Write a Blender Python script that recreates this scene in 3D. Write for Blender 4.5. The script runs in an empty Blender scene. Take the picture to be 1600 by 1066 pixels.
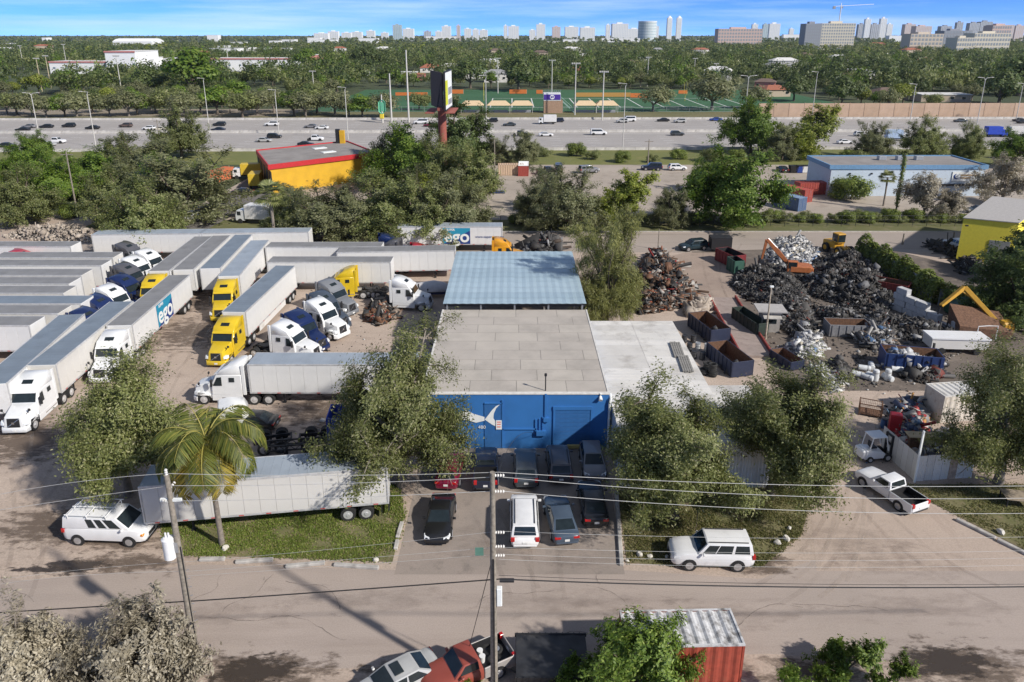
import bpy, bmesh, math, random
import numpy as np
from mathutils import Matrix, Vector

SC = bpy.context.scene
COL = SC.collection
R = math.radians
# ---------------------------------------------------------------- camera
CAM_H, PITCH, FPX, CY = 32.5, R(17.44), 1130.0, 407.0
cd = bpy.data.cameras.new('camera'); cam = bpy.data.objects.new('camera', cd); COL.objects.link(cam)
cam.location = (0, 0, CAM_H); cam.rotation_euler = (math.pi / 2 - PITCH, 0, 0)
cd.sensor_width = 36; cd.lens = FPX / 1600 * 36; cd.shift_y = -(533 - CY) / 1600
cd.clip_start = 0.5; cd.clip_end = 60000
SC.camera = cam
# ---------------------------------------------------------------- sky and sun
SUN_AZ = math.atan2(0.83, -0.56)          # the sun stands to the right of and behind the camera
SUN_EL = R(36)
W = bpy.data.worlds.new('World'); SC.world = W; W.use_nodes = True
nt = W.node_tree; nt.nodes.clear()
sky = nt.nodes.new('ShaderNodeTexSky'); sky.sky_type = 'NISHITA'; sky.sun_disc = False
sky.sun_elevation = SUN_EL; sky.sun_rotation = SUN_AZ
sky.altitude = 13500; sky.air_density = 0.75; sky.dust_density = 0.0; sky.ozone_density = 2.5
hs = nt.nodes.new('ShaderNodeHueSaturation'); hs.inputs['Saturation'].default_value = 1.12
nt.links.new(sky.outputs[0], hs.inputs['Color'])
# thin wisps of cloud
tc = nt.nodes.new('ShaderNodeTexCoord'); mp = nt.nodes.new('ShaderNodeMapping')
mp.inputs['Scale'].default_value = (1.6, 1.6, 26)
nz = nt.nodes.new('ShaderNodeTexNoise'); nz.inputs['Scale'].default_value = 1.7; nz.inputs['Detail'].default_value = 7
nz.inputs['Roughness'].default_value = .58
rp = nt.nodes.new('ShaderNodeValToRGB'); rp.color_ramp.elements[0].position = .42; rp.color_ramp.elements[1].position = .82
rp.color_ramp.elements[1].color = (.5, .5, .5, 1)
mx = nt.nodes.new('ShaderNodeMix'); mx.data_type = 'RGBA'; mx.inputs['B'].default_value = (5.2, 5.7, 6.4, 1)
bg = nt.nodes.new('ShaderNodeBackground'); bg.inputs['Strength'].default_value = 0.15
wo = nt.nodes.new('ShaderNodeOutputWorld')
nt.links.new(tc.outputs['Generated'], mp.inputs[0]); nt.links.new(mp.outputs[0], nz.inputs['Vector'])
nt.links.new(nz.outputs[0], rp.inputs[0]); nt.links.new(rp.outputs[0], mx.inputs['Factor'])
nt.links.new(hs.outputs[0], mx.inputs['A']); nt.links.new(mx.outputs['Result'], bg.inputs['Color'])
nt.links.new(bg.outputs[0], wo.inputs[0])
sd = bpy.data.lights.new('sun', 'SUN'); sd.energy = 3.0; sd.angle = R(1.8); sd.color = (1, .945, .87)
sun = bpy.data.objects.new('sun', sd); COL.objects.link(sun)
tosun = Vector((math.sin(SUN_AZ) * math.cos(SUN_EL), math.cos(SUN_AZ) * math.cos(SUN_EL), math.sin(SUN_EL)))
sun.rotation_euler = tosun.to_track_quat('Z', 'Y').to_euler()
SC.view_settings.view_transform = 'Standard'; SC.view_settings.look = 'None'
SC.view_settings.exposure = 0.8; SC.view_settings.gamma = 1
SC.view_settings.use_curve_mapping = False
SC.cycles.max_bounces = 6; SC.cycles.transparent_max_bounces = 32
SC.cycles.use_denoising = True

# ---------------------------------------------------------------- helpers
def G(px, py, z=0.0):
    """the point at height z that the photograph shows at pixel (px, py)"""
    a = math.atan((py - CY) / FPX) + PITCH
    h = CAM_H - z; D = h / math.tan(a)
    return Vector(((px - 800) / FPX * (D * math.cos(PITCH) + h * math.sin(PITCH)), D, z))

def Hat(py, D):
    """height of a point seen at row py that stands D metres away"""
    return CAM_H - D * math.tan(math.atan((py - CY) / FPX) + PITCH)

def Xat(px, D, z=0.0):
    return (px - 800) / FPX * (D * math.cos(PITCH) + (CAM_H - z) * math.sin(PITCH))

MATS = {}
def _new(name):
    m = bpy.data.materials.new(name); m.use_nodes = True
    n = m.node_tree; b = n.nodes['Principled BSDF']
    return m, n, b

def mat(name, col=None, rough=.6, metal=0., var=.12, scale=3., bump=0., coat=0., emis=0., dirt=None, dscale=.7, dpos=.55):
    """a painted or plain surface with uneven tone, optional dirt blotches and relief"""
    if name in MATS: return MATS[name]
    m, n, b = _new(name)
    t = n.nodes.new('ShaderNodeTexCoord'); z = n.nodes.new('ShaderNodeTexNoise')
    z.inputs['Scale'].default_value = scale; z.inputs['Detail'].default_value = 5
    n.links.new(t.outputs['Object'], z.inputs['Vector'])
    r = n.nodes.new('ShaderNodeValToRGB')
    lo = [max(0, c * (1 - var)) for c in col[:3]]; hi = [min(1, c * (1 + var)) for c in col[:3]]
    r.color_ramp.elements[0].color = (*lo, 1); r.color_ramp.elements[1].color = (*hi, 1)
    r.color_ramp.elements[0].position = .3; r.color_ramp.elements[1].position = .7
    n.links.new(z.outputs[0], r.inputs[0]); out = r.outputs[0]
    if dirt:
        d = n.nodes.new('ShaderNodeTexNoise'); d.inputs['Scale'].default_value = dscale; d.inputs['Detail'].default_value = 8
        d.inputs['Roughness'].default_value = .7
        n.links.new(t.outputs['Object'], d.inputs['Vector'])
        q = n.nodes.new('ShaderNodeValToRGB'); q.color_ramp.elements[0].position = dpos; q.color_ramp.elements[1].position = dpos + .2
        n.links.new(d.outputs[0], q.inputs[0])
        x = n.nodes.new('ShaderNodeMix'); x.data_type = 'RGBA'; x.inputs['B'].default_value = (*dirt, 1)
        n.links.new(q.outputs[0], x.inputs['Factor']); n.links.new(out, x.inputs['A']); out = x.outputs['Result']
    n.links.new(out, b.inputs['Base Color'])
    b.inputs['Roughness'].default_value = rough; b.inputs['Metallic'].default_value = metal
    if coat: b.inputs['Coat Weight'].default_value = coat; b.inputs['Coat Roughness'].default_value = .08
    if emis: b.inputs['Emission Color'].default_value = (*col[:3], 1); b.inputs['Emission Strength'].default_value = emis
    if bump:
        u = n.nodes.new('ShaderNodeBump'); u.inputs['Strength'].default_value = bump; u.inputs['Distance'].default_value = .02
        n.links.new(z.outputs[0], u.inputs['Height']); n.links.new(u.outputs[0], b.inputs['Normal'])
    MATS[name] = m; return m

def gmat(name, a, b_, c, s1=.12, s2=1.1, stretch=(1, 1, 1), rough=.92, bump=.3, p1=(.35, .65), p2=(.52, .72), fine=(.06, 9)):
    """ground: two broad tones, a third in patches, fine grain on top"""
    if name in MATS: return MATS[name]
    m, n, b = _new(name)
    g = n.nodes.new('ShaderNodeNewGeometry')
    def noise(s, st=(1, 1, 1), det=6, ro=.6):
        mp_ = n.nodes.new('ShaderNodeMapping'); mp_.inputs['Scale'].default_value = st
        z = n.nodes.new('ShaderNodeTexNoise'); z.inputs['Scale'].default_value = s; z.inputs['Detail'].default_value = det
        z.inputs['Roughness'].default_value = ro
        n.links.new(g.outputs['Position'], mp_.inputs[0]); n.links.new(mp_.outputs[0], z.inputs['Vector']); return z.outputs[0]
    def ramp(src, p):
        r = n.nodes.new('ShaderNodeValToRGB'); r.color_ramp.elements[0].position = p[0]; r.color_ramp.elements[1].position = p[1]
        n.links.new(src, r.inputs[0]); return r.outputs[0]
    def mix(f, A, B, mode='MIX'):
        x = n.nodes.new('ShaderNodeMix'); x.data_type = 'RGBA'; x.blend_type = mode
        if isinstance(f, float): x.inputs['Factor'].default_value = f
        else: n.links.new(f, x.inputs['Factor'])
        for k, v in (('A', A), ('B', B)):
            if isinstance(v, tuple): x.inputs[k].default_value = (*v, 1)
            else: n.links.new(v, x.inputs[k])
        return x.outputs['Result']
    o = mix(ramp(noise(s1), p1), a, b_)
    o = mix(ramp(noise(s2, stretch, 8, .7), p2), o, c)
    fz = noise(fine[1], (1, 1, 1), 3)
    fr = n.nodes.new('ShaderNodeMapRange'); fr.inputs['From Min'].default_value = .3; fr.inputs['From Max'].default_value = .7
    fr.inputs['To Min'].default_value = 1 - fine[0] * 2; fr.inputs['To Max'].default_value = 1 + fine[0] * 2
    n.links.new(fz, fr.inputs[0])
    vm = n.nodes.new('ShaderNodeVectorMath'); vm.operation = 'SCALE'
    n.links.new(o, vm.inputs[0]); n.links.new(fr.outputs[0], vm.inputs['Scale'])
    n.links.new(vm.outputs[0], b.inputs['Base Color'])
    b.inputs['Roughness'].default_value = rough
    if bump:
        u = n.nodes.new('ShaderNodeBump'); u.inputs['Strength'].default_value = bump; u.inputs['Distance'].default_value = .05
        n.links.new(noise(3., (1, 1, 1), 8, .7), u.inputs['Height']); n.links.new(u.outputs[0], b.inputs['Normal'])
    MATS[name] = m; return m

def leafmat(name, dark, light, trans=.3, hi=None, rough=.55):
    """leaves: every leaf has its own tone"""
    if name in MATS: return MATS[name]
    m, n, b = _new(name)
    g = n.nodes.new('ShaderNodeNewGeometry'); r = n.nodes.new('ShaderNodeValToRGB')
    r.color_ramp.elements[0].color = (*dark, 1); r.color_ramp.elements[1].color = (*light, 1)
    r.color_ramp.elements[1].position = .8
    if hi:
        e = r.color_ramp.elements.new(.97); e.color = (*hi, 1)
    n.links.new(g.outputs['Random Per Island'], r.inputs[0])
    oi = n.nodes.new('ShaderNodeObjectInfo'); h = n.nodes.new('ShaderNodeHueSaturation')
    mr = n.nodes.new('ShaderNodeMapRange'); mr.inputs['To Min'].default_value = .82; mr.inputs['To Max'].default_value = 1.12
    n.links.new(oi.outputs['Random'], mr.inputs[0]); n.links.new(mr.outputs[0], h.inputs['Value'])
    n.links.new(r.outputs[0], h.inputs['Color'])
    n.links.new(h.outputs[0], b.inputs['Base Color']); b.inputs['Roughness'].default_value = rough
    t = n.nodes.new('ShaderNodeBsdfTranslucent'); n.links.new(h.outputs[0], t.inputs[0])
    mx_ = n.nodes.new('ShaderNodeMixShader'); mx_.inputs[0].default_value = trans
    n.links.new(b.outputs[0], mx_.inputs[1]); n.links.new(t.outputs[0], mx_.inputs[2])
    n.links.new(mx_.outputs[0], n.nodes['Material Output'].inputs[0])
    MATS[name] = m; return m

def islandmat(name, stops, rough=.6, metal=.3):
    """a heap: every piece takes one of the colours"""
    if name in MATS: return MATS[name]
    m, n, b = _new(name)
    g = n.nodes.new('ShaderNodeNewGeometry'); r = n.nodes.new('ShaderNodeValToRGB'); cr = r.color_ramp
    cr.interpolation = 'CONSTANT'
    cr.elements[0].position = 0; cr.elements[0].color = (*stops[0][1], 1)
    cr.elements[1].position = stops[1][0]; cr.elements[1].color = (*stops[1][1], 1)
    for p, c in stops[2:]:
        e = cr.elements.new(p); e.color = (*c, 1)
    n.links.new(g.outputs['Random Per Island'], r.inputs[0]); n.links.new(r.outputs[0], b.inputs['Base Color'])
    b.inputs['Roughness'].default_value = rough; b.inputs['Metallic'].default_value = metal
    MATS[name] = m; return m

class MB:
    def __init__(s): s.v = []; s.f = []
    def add(s, v, f):
        k = len(s.v); s.v += [tuple(p) for p in v]; s.f += [tuple(i + k for i in q) for q in f]; return s
    def hexa(s, c, bev=0., seg=1):
        f = [(0, 3, 2, 1), (4, 5, 6, 7), (0, 1, 5, 4), (1, 2, 6, 5), (2, 3, 7, 6), (3, 0, 4, 7)]
        return s.poly(c, f, bev, seg)
    def poly(s, v, f, bev=0., seg=1):
        if not bev: return s.add(v, f)
        bm = bmesh.new(); vs = [bm.verts.new(p) for p in v]
        for q in f: bm.faces.new([vs[i] for i in q])
        bmesh.ops.bevel(bm, geom=bm.edges[:], offset=bev, segments=seg, affect='EDGES', profile=.6)
        bm.verts.index_update()
        s.add([p.co[:] for p in bm.verts], [[q.index for q in w.verts] for w in bm.faces]); bm.free(); return s
    def box(s, x0, x1, y0, y1, z0, z1, bev=0., M=None):
        c = [(x0, y0, z0), (x1, y0, z0), (x1, y1, z0), (x0, y1, z0), (x0, y0, z1), (x1, y0, z1), (x1, y1, z1), (x0, y1, z1)]
        if M is not None: c = [tuple(M @ Vector(p)) for p in c]
        return s.hexa(c, bev)
    def cyl(s, p0, p1, r0, r1=None, n=10, cap=True):
        r1 = r0 if r1 is None else r1
        p0 = Vector(p0); p1 = Vector(p1); d = (p1 - p0).normalized()
        a = d.orthogonal().normalized(); b = d.cross(a)
        v = []
        for p, r in ((p0, r0), (p1, r1)):
            for i in range(n):
                t = 2 * math.pi * i / n; v.append(p + (a * math.cos(t) + b * math.sin(t)) * r)
        f = [(i, (i + 1) % n, n + (i + 1) % n, n + i) for i in range(n)]
        if cap: f += [tuple(range(n - 1, -1, -1)), tuple(range(n, 2 * n))]
        return s.add(v, f)
    def tube(s, pts, r, n=6):
        pts = [Vector(p) for p in pts]; rs = r if isinstance(r, (list, tuple)) else [r] * len(pts)
        v = []; a = None
        for i, p in enumerate(pts):
            d = (pts[min(i + 1, len(pts) - 1)] - pts[max(i - 1, 0)]).normalized()
            a = d.orthogonal().normalized() if a is None else (a - d * a.dot(d)).normalized()
            b = d.cross(a)
            for k in range(n):
                t = 2 * math.pi * k / n; v.append(p + (a * math.cos(t) + b * math.sin(t)) * rs[i])
        f = [(i * n + k, i * n + (k + 1) % n, (i + 1) * n + (k + 1) % n, (i + 1) * n + k) for i in range(len(pts) - 1) for k in range(n)]
        f += [tuple(range(n - 1, -1, -1)), tuple(range((len(pts) - 1) * n, len(pts) * n))]
        return s.add(v, f)
    def loft(s, secs, closed=True):
        n = len(secs[0]); v = [p for q in secs for p in q]
        f = [(i * n + k, i * n + (k + 1) % n, (i + 1) * n + (k + 1) % n, (i + 1) * n + k) for i in range(len(secs) - 1) for k in range(n)]
        if closed: f += [tuple(range(n - 1, -1, -1)), tuple(range((len(secs) - 1) * n, len(secs) * n))]
        return s.add(v, f)
    def prism_y(s, prof, y0, y1, bev=0., top=None):
        """side outline (x, z) swept from y0 to y1; top(z) narrows it"""
        n = len(prof); k = (lambda z: 1.) if top is None else top
        v = [(x, y0 * k(z), z) for x, z in prof] + [(x, y1 * k(z), z) for x, z in prof]
        f = [tuple(range(n)), tuple(range(2 * n - 1, n - 1, -1))] + [(i, n + i, n + (i + 1) % n, (i + 1) % n) for i in range(n)]
        return s.poly(v, f, bev)
    def ring(s, c, axis, R_, r, n=16, m=6):
        ax = Vector(axis).normalized(); a = ax.orthogonal().normalized(); b = ax.cross(a); c = Vector(c); v = []
        for i in range(n):
            t = 2 * math.pi * i / n; d = a * math.cos(t) + b * math.sin(t)
            for k in range(m):
                u = 2 * math.pi * k / m; v.append(c + d * (R_ + r * math.cos(u)) + ax * r * math.sin(u))
        f = [(i * m + k, ((i + 1) % n) * m + k, ((i + 1) % n) * m + (k + 1) % m, i * m + (k + 1) % m) for i in range(n) for k in range(m)]
        return s.add(v, f)

def fix(me, smooth):
    bm = bmesh.new(); bm.from_mesh(me); bmesh.ops.recalc_face_normals(bm, faces=bm.faces); bm.to_mesh(me); bm.free()
    if smooth:
        me.polygons.foreach_set('use_smooth', [True] * len(me.polygons)); me.set_sharp_from_angle(angle=R(smooth))

RAW = {}; MESH = {}
def put(o, parent=None, loc=None, rz=0., rot=None, sc=None):
    COL.objects.link(o)
    if parent is not None: o.parent = parent
    if loc is not None: o.location = loc
    if rot is not None: o.rotation_euler = rot
    elif rz: o.rotation_euler = (0, 0, rz)
    if sc is not None: o.scale = sc if hasattr(sc, '__len__') else (sc, sc, sc)
    return o

def part(name, key, fn, m, parent=None, loc=None, rz=0., rot=None, sc=None, smooth=35):
    """one mesh object; alike pieces of the same key and material share their mesh"""
    ck = (key, m.name)
    if key is not None and ck in MESH: me = MESH[ck]
    else:
        if key is not None and key in RAW: me = RAW[key].copy(); me.materials.clear()
        else:
            b = MB(); fn(b); me = bpy.data.meshes.new(name); me.from_pydata(b.v, [], b.f); fix(me, smooth)
            if key is not None: RAW[key] = me
        me.materials.append(m)
        if key is not None: MESH[ck] = me
    return put(bpy.data.objects.new(name, me), parent, loc, rz, rot, sc)

def tag(o, label, cat, group=None):
    o['label'] = label; o['category'] = cat
    if group: o['group'] = group
    return o
def thing(name, label, cat, loc=(0, 0, 0), rz=0., group=None, sc=None, rot=None):
    o = bpy.data.objects.new(name, None); o.empty_display_size = .2
    put(o, None, loc, rz, rot, sc); return tag(o, label, cat, group)
def struct(o): o['kind'] = 'structure'; return o
def stuff(o): o['kind'] = 'stuff'; return o

def fast(name, V, F, m, parent=None, loc=None, smooth=False):
    """mesh from numpy arrays: V (n,3), F (k,4)"""
    me = V if isinstance(V, bpy.types.Mesh) else npmesh(name, V, F, m, smooth)
    return put(bpy.data.objects.new(name, me), parent, loc)
def npmesh(name, V, F, m, smooth=False):
    me = bpy.data.meshes.new(name); k = F.shape[1]
    me.vertices.add(len(V)); me.vertices.foreach_set('co', np.ascontiguousarray(V, dtype=np.float32).ravel())
    me.loops.add(F.size); me.loops.foreach_set('vertex_index', np.ascontiguousarray(F, dtype=np.int32).ravel())
    me.polygons.add(len(F)); me.polygons.foreach_set('loop_start', np.arange(0, F.size, k, dtype=np.int32))
    if smooth: me.polygons.foreach_set('use_smooth', np.ones(len(F), dtype=bool))
    me.materials.append(m); me.update(calc_edges=True); return me

def text(name, body, size, m, parent, loc, rot, ext=.004, align='CENTER', bold=0.):
    c = bpy.data.curves.new(name, 'FONT'); c.body = body; c.size = size; c.extrude = ext; c.align_x = align; c.align_y = 'CENTER'
    c.offset = bold; c.resolution_u = 3
    t = bpy.data.objects.new(name, c); COL.objects.link(t)
    me = bpy.data.meshes.new_from_object(t); bpy.data.objects.remove(t)
    me.materials.clear(); me.materials.append(m)
    return put(bpy.data.objects.new(name, me), parent, loc, rot=rot)

def sheet(name, pts, z, m, kind='structure'):
    me = bpy.data.meshes.new(name); me.from_pydata([(p[0], p[1], z) for p in pts], [], [tuple(range(len(pts)))])
    fix(me, 0)
    if me.polygons[0].normal.z < 0: me.flip_normals()
    me.materials.append(m); o = put(bpy.data.objects.new(name, me)); o['kind'] = kind; return o
def blob(cx, cy, rx, ry, seed, n=26, k=.3):
    r = random.Random(seed); ph = [r.uniform(0, 6.28) for _ in range(5)]; out = []
    for i in range(n):
        t = 2 * math.pi * i / n; q = 1 + k * (math.sin(2 * t + ph[0]) * .4 + math.sin(3 * t + ph[1]) * .4 + math.sin(5 * t + ph[2]) * .3 + math.sin(8 * t + ph[3]) * .2)
        out.append((cx + rx * q * math.cos(t), cy + ry * q * math.sin(t)))
    return out

# ---------------------------------------------------------------- common materials
WHITE = mat('white_paint', (.78, .78, .77), .35, coat=.2, var=.04, dirt=(.55, .52, .47), dscale=.9, dpos=.66)
GLASS = mat('dark_glass', (.018, .026, .03), .06, var=.2)
TYRE = mat('tyre_rubber', (.022, .022, .022), .85)
RIM = mat('alloy_rim', (.55, .55, .56), .35, .7)
STEELRIM = mat('steel_rim', (.6, .6, .6), .4, .4)
BLACK = mat('black_plastic', (.018, .018, .02), .55)
DARKMETAL = mat('dark_metal', (.04, .04, .045), .55, .4, var=.3)
CHROME = mat('bright_metal', (.6, .61, .63), .25, .9)
LAMP = mat('headlamp', (.75, .77, .78), .12, coat=.6)
AMBER = mat('amber_lens', (.8, .28, .02), .2)
RED = mat('red_lens', (.45, .012, .012), .2, coat=.5)
PLATE = mat('plate_white', (.75, .75, .73), .5)
CONCRETE = mat('concrete', (.42, .40, .37), .9, var=.2, scale=2, bump=.2, dirt=(.24, .22, .2), dscale=1.2)
WOODPOLE = mat('weathered_pole', (.24, .21, .17), .9, var=.3, scale=6, bump=.3)
GREYMETAL = mat('galvanised', (.42, .43, .44), .45, .5)
RUST = mat('rust', (.15, .08, .048), .85, .1, var=.4, scale=5, bump=.2)
def paint(name, c, rough=.3): return mat('paint_' + name, c, rough, coat=.45, var=.06, scale=1.2, dirt=tuple(x * .72 + .03 for x in c), dscale=.8, dpos=.6)

ORD = ('first second third fourth fifth sixth seventh eighth ninth tenth eleventh twelfth thirteenth fourteenth fifteenth sixteenth seventeenth eighteenth nineteenth twentieth '
       + ' '.join(t_ + u_ for t_ in ('twenty-', 'thirty-', 'forty-', 'fifty-') for u_ in 'first second third fourth fifth sixth seventh eighth ninth tenth'.split())).split()
def stainmat(name, col, rough, soft=.16, sc=3.2, amt=.55, top=.92):
    """a stain that thins out raggedly towards its rim"""
    m, n, b = _new(name); t = n.nodes.new('ShaderNodeTexCoord'); g = n.nodes.new('ShaderNodeNewGeometry')
    d = n.nodes.new('ShaderNodeVectorMath'); d.operation = 'DISTANCE'; d.inputs[1].default_value = (.5, .5, 0)
    mpz = n.nodes.new('ShaderNodeVectorMath'); mpz.operation = 'MULTIPLY'; mpz.inputs[1].default_value = (1, 1, 0)
    n.links.new(t.outputs['Generated'], mpz.inputs[0]); n.links.new(mpz.outputs[0], d.inputs[0])
    z = n.nodes.new('ShaderNodeTexNoise'); z.inputs['Scale'].default_value = sc; z.inputs['Detail'].default_value = 10; z.inputs['Roughness'].default_value = .68
    mp2 = n.nodes.new('ShaderNodeMapping'); mp2.inputs['Scale'].default_value = (.35, .8, 1)
    n.links.new(g.outputs['Position'], mp2.inputs[0]); n.links.new(mp2.outputs[0], z.inputs['Vector'])
    a = n.nodes.new('ShaderNodeMath'); a.operation = 'MULTIPLY_ADD'; a.inputs[1].default_value = amt * 2; a.inputs[2].default_value = -amt
    n.links.new(z.outputs[0], a.inputs[0])
    s_ = n.nodes.new('ShaderNodeMath'); s_.operation = 'ADD'; n.links.new(d.outputs['Value'], s_.inputs[0]); n.links.new(a.outputs[0], s_.inputs[1])
    r = n.nodes.new('ShaderNodeMapRange'); r.inputs['From Min'].default_value = .34 - soft; r.inputs['From Max'].default_value = .34; r.inputs['To Min'].default_value = top; r.inputs['To Max'].default_value = 0
    n.links.new(s_.outputs[0], r.inputs[0]); n.links.new(r.outputs[0], b.inputs['Alpha'])
    b.inputs['Base Color'].default_value = (*col, 1); b.inputs['Roughness'].default_value = rough; MATS[name] = m; return m
# ================================================================= the ground
sheetm = gmat('wild_ground', (.045, .062, .024), (.07, .082, .034), (.12, .105, .06), .01, .06, p2=(.6, .8))
sheet('ground', [(-9000, -200), (9000, -200), (9000, 9500), (-9000, 9500)], -.03, sheetm)
dirt = gmat('dirt_yard', (.47, .38, .31), (.40, .318, .258), (.31, .238, .192), .09, .45, stretch=(.5, 1.6, 1), bump=.5, fine=(.09, 7), p2=(.5, .75))
sheet('yard_ground', [(-190, 12), (190, 12), (190, 132), (-190, 132)], 0, dirt)
asph = gmat('dusty_asphalt', (.36, .30, .258), (.40, .332, .288), (.315, .258, .222), .12, .35, stretch=(.12, 1.4, 1), bump=.15, fine=(.05, 12), p2=(.5, .75))
e = [(-190, 39.6), (-60, 38.2), (-30, 37.0), (-20, 38.4), (-7.4, 37.9), (7, 37.9), (15.5, 37.1), (19, 38.6), (22, 39.5), (33, 39), (60, 38), (190, 38)]
street = sheet('street', [(-190, 29.6), (-40, 30.6), (-18, 31.2), (-10, 30.4), (14, 31.4), (24, 30.6), (40, 30.2), (190, 30)] + e[::-1], .004, asph)
lot = gmat('parking_asphalt', (.27, .23, .198), (.325, .27, .23), (.2, .17, .148), .25, .8, bump=.15, fine=(.05, 12))
sheet('parking_lot', [(-7.4, 37.5), (7.1, 37.5), (7.6, 52.2), (-7.2, 52.2)], .008, lot)
sheet('driveway', [(19.3, 37.8), (33.6, 37.8), (31.2, 42.8), (28.6, 47.5), (30, 60), (34, 66), (30, 74), (27, 62), (22, 46)], .006,
      gmat('driveway_dust', (.42, .335, .275), (.455, .365, .30), (.345, .265, .215), .2, .5, stretch=(1.4, .25, 1), bump=.3))
sheet('junkyard_soil', [(26, 62), (60, 62), (66, 100), (58, 111), (28, 108), (29, 88), (27, 72)], .010,
      gmat('oily_soil', (.17, .138, .112), (.115, .095, .08), (.26, .212, .172), .12, .5, bump=.6))
sheet('scrap_track', [(21.5, 104), (27, 107.5), (35, 107.5), (32.5, 97), (29.5, 87), (24.6, 86), (24.6, 95)], .014,
      gmat('scrap_track_dirt', (.36, .28, .225), (.30, .232, .188), (.24, .182, .148), .2, .6, bump=.5))
# dark wet patches along the street
wet = stainmat('wet_mud', (.06, .046, .036), .42)
damp = stainmat('damp_soil', (.15, .112, .085), .9, .3, 2.2, .7)
for k, (p, q, rx, ry) in enumerate([(115, 886, 3.4, 1.1), (395, 1048, 3.6, 1.5), (1480, 1035, 3.6, 1.7), (60, 890, 3, .5)]):
    c = G(p, q); sheet('puddle', [(c.x - rx, c.y - ry), (c.x + rx, c.y - ry), (c.x + rx, c.y + ry), (c.x - rx, c.y + ry)], .018 + k * .0006, wet)
for k, (p, q, rx, ry) in enumerate([(200, 880, 3.6, 1.0), (400, 1058, 4.6, 1.6), (1500, 1045, 4.4, 1.7), (1270, 1050, 3.5, 1.0), (670, 1045, 3.8, .7), (1190, 880, 1.9, 1.2), (90, 820, 5, 2.2), (40, 690, 6, 4), (190, 850, 3, .8), (330, 470, 5, 4), (300, 520, 5, 5), (520, 640, 5, 4), ]):
    rx *= 1.5; ry *= 1.5; c = G(p, q); sheet('damp_ground', [(c.x - rx, c.y - ry), (c.x + rx, c.y - ry), (c.x + rx, c.y + ry), (c.x - rx, c.y + ry)], .0122 + k * .0005, damp)
scuff = stainmat('faint_scuff', (.27, .22, .188), .95, .5, 1.6, .8, .3)
for k, (p, q, rx, ry) in enumerate([(1330, 845, 6, 3), (1400, 880, 7, 2.5), (900, 945, 9, 1.6), (560, 935, 8, 1.5), (1120, 960, 9, 1.6), (760, 850, 4, 3), (900, 875, 4, 1.8), (300, 960, 9, 1.6), (1450, 950, 8, 1.8), ]):
    c = G(p, q); sheet('faint_scuff', [(c.x - rx, c.y - ry), (c.x + rx, c.y - ry), (c.x + rx, c.y + ry), (c.x - rx, c.y + ry)], .0225 + k * .0005, scuff)
def trackmat(name, col, top, sc):
    m, n, b = _new(name); g = n.nodes.new('ShaderNodeNewGeometry'); z = n.nodes.new('ShaderNodeTexNoise'); z.inputs['Scale'].default_value = sc; z.inputs['Detail'].default_value = 6
    n.links.new(g.outputs['Position'], z.inputs['Vector']); r = n.nodes.new('ShaderNodeMapRange'); r.inputs['From Min'].default_value = .3; r.inputs['From Max'].default_value = .75; r.inputs['To Max'].default_value = top
    n.links.new(z.outputs[0], r.inputs[0]); n.links.new(r.outputs[0], b.inputs['Alpha']); b.inputs['Base Color'].default_value = (*col, 1); b.inputs['Roughness'].default_value = .95; MATS[name] = m; return m
TRK = trackmat('tyre_track', (.26, .21, .175), .2, .5); TRL_ = trackmat('tyre_track_pale', (.5, .42, .35), .35, .7); CRK = trackmat('crack_dark', (.13, .108, .092), .6, 1.5)
def ribbon(name, P_, w, z, m):
    P_ = [Vector((p[0], p[1])) for p in P_]; v = []
    for i, p in enumerate(P_):
        d = (P_[min(i + 1, len(P_) - 1)] - P_[max(i - 1, 0)]).normalized(); n_ = Vector((-d.y, d.x)) * w / 2; v += [(p.x + n_.x, p.y + n_.y, z), (p.x - n_.x, p.y - n_.y, z)]
    me = bpy.data.meshes.new(name); me.from_pydata(v, [], [(2 * i, 2 * i + 1, 2 * i + 3, 2 * i + 2) for i in range(len(P_) - 1)]); me.materials.append(m); put(bpy.data.objects.new(name, me))['kind'] = 'structure'
rt = random.Random(19); zz = .028
def pair(pts_, m, w=.26, gap=1.8):
    global zz
    A = [Vector((p.x, p.y)) for p in pts_]; out = []
    for s_ in np.linspace(0, 1, 22):
        out.append(A[0] * (1 - s_) ** 2 + A[1] * 2 * s_ * (1 - s_) + A[2] * s_ ** 2)
    for o_ in (-gap / 2, gap / 2):
        L_ = []
        for i, p in enumerate(out):
            d = (out[min(i + 1, 21)] - out[max(i - 1, 0)]).normalized(); L_.append((p.x - d.y * o_, p.y + d.x * o_))
        zz += .0004; ribbon('tyre_track', L_, w, zz, m)
for k, (a, c, e) in enumerate([((30, 780), (90, 720), (60, 600)), ((10, 860), (120, 780), (230, 560)), ((60, 900), (180, 760), (300, 520)), ((240, 600), (330, 520), (330, 470)), ((330, 640), (400, 620), (560, 640)), ((250, 560), (300, 500), (420, 480)), ((380, 560), (300, 580), (250, 700)), ((20, 940), (60, 850), (40, 740)), ((1200, 930), (1330, 860), (1340, 700)), ((1260, 920), (1370, 850), (1350, 640)), ((1560, 930), (1420, 880), (1340, 760)), ((1330, 760), (1330, 680), (1400, 610)), ((1300, 900), (1350, 800), (1320, 650)), ((1150, 380), (1120, 420), (1150, 470)), ((1110, 375), (1100, 430), (1135, 480)), ((1320, 640), (1240, 600), (1180, 555)), ((820, 925), (800, 880), (760, 800)), ((860, 940), (850, 880), (845, 800)), ((470, 660), (520, 600), (640, 520)), ((300, 800), (180, 830), (20, 820))]):
    pair([G(*a), G(*c), G(*e)], TRK if k % 3 else TRL_, .3)
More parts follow.
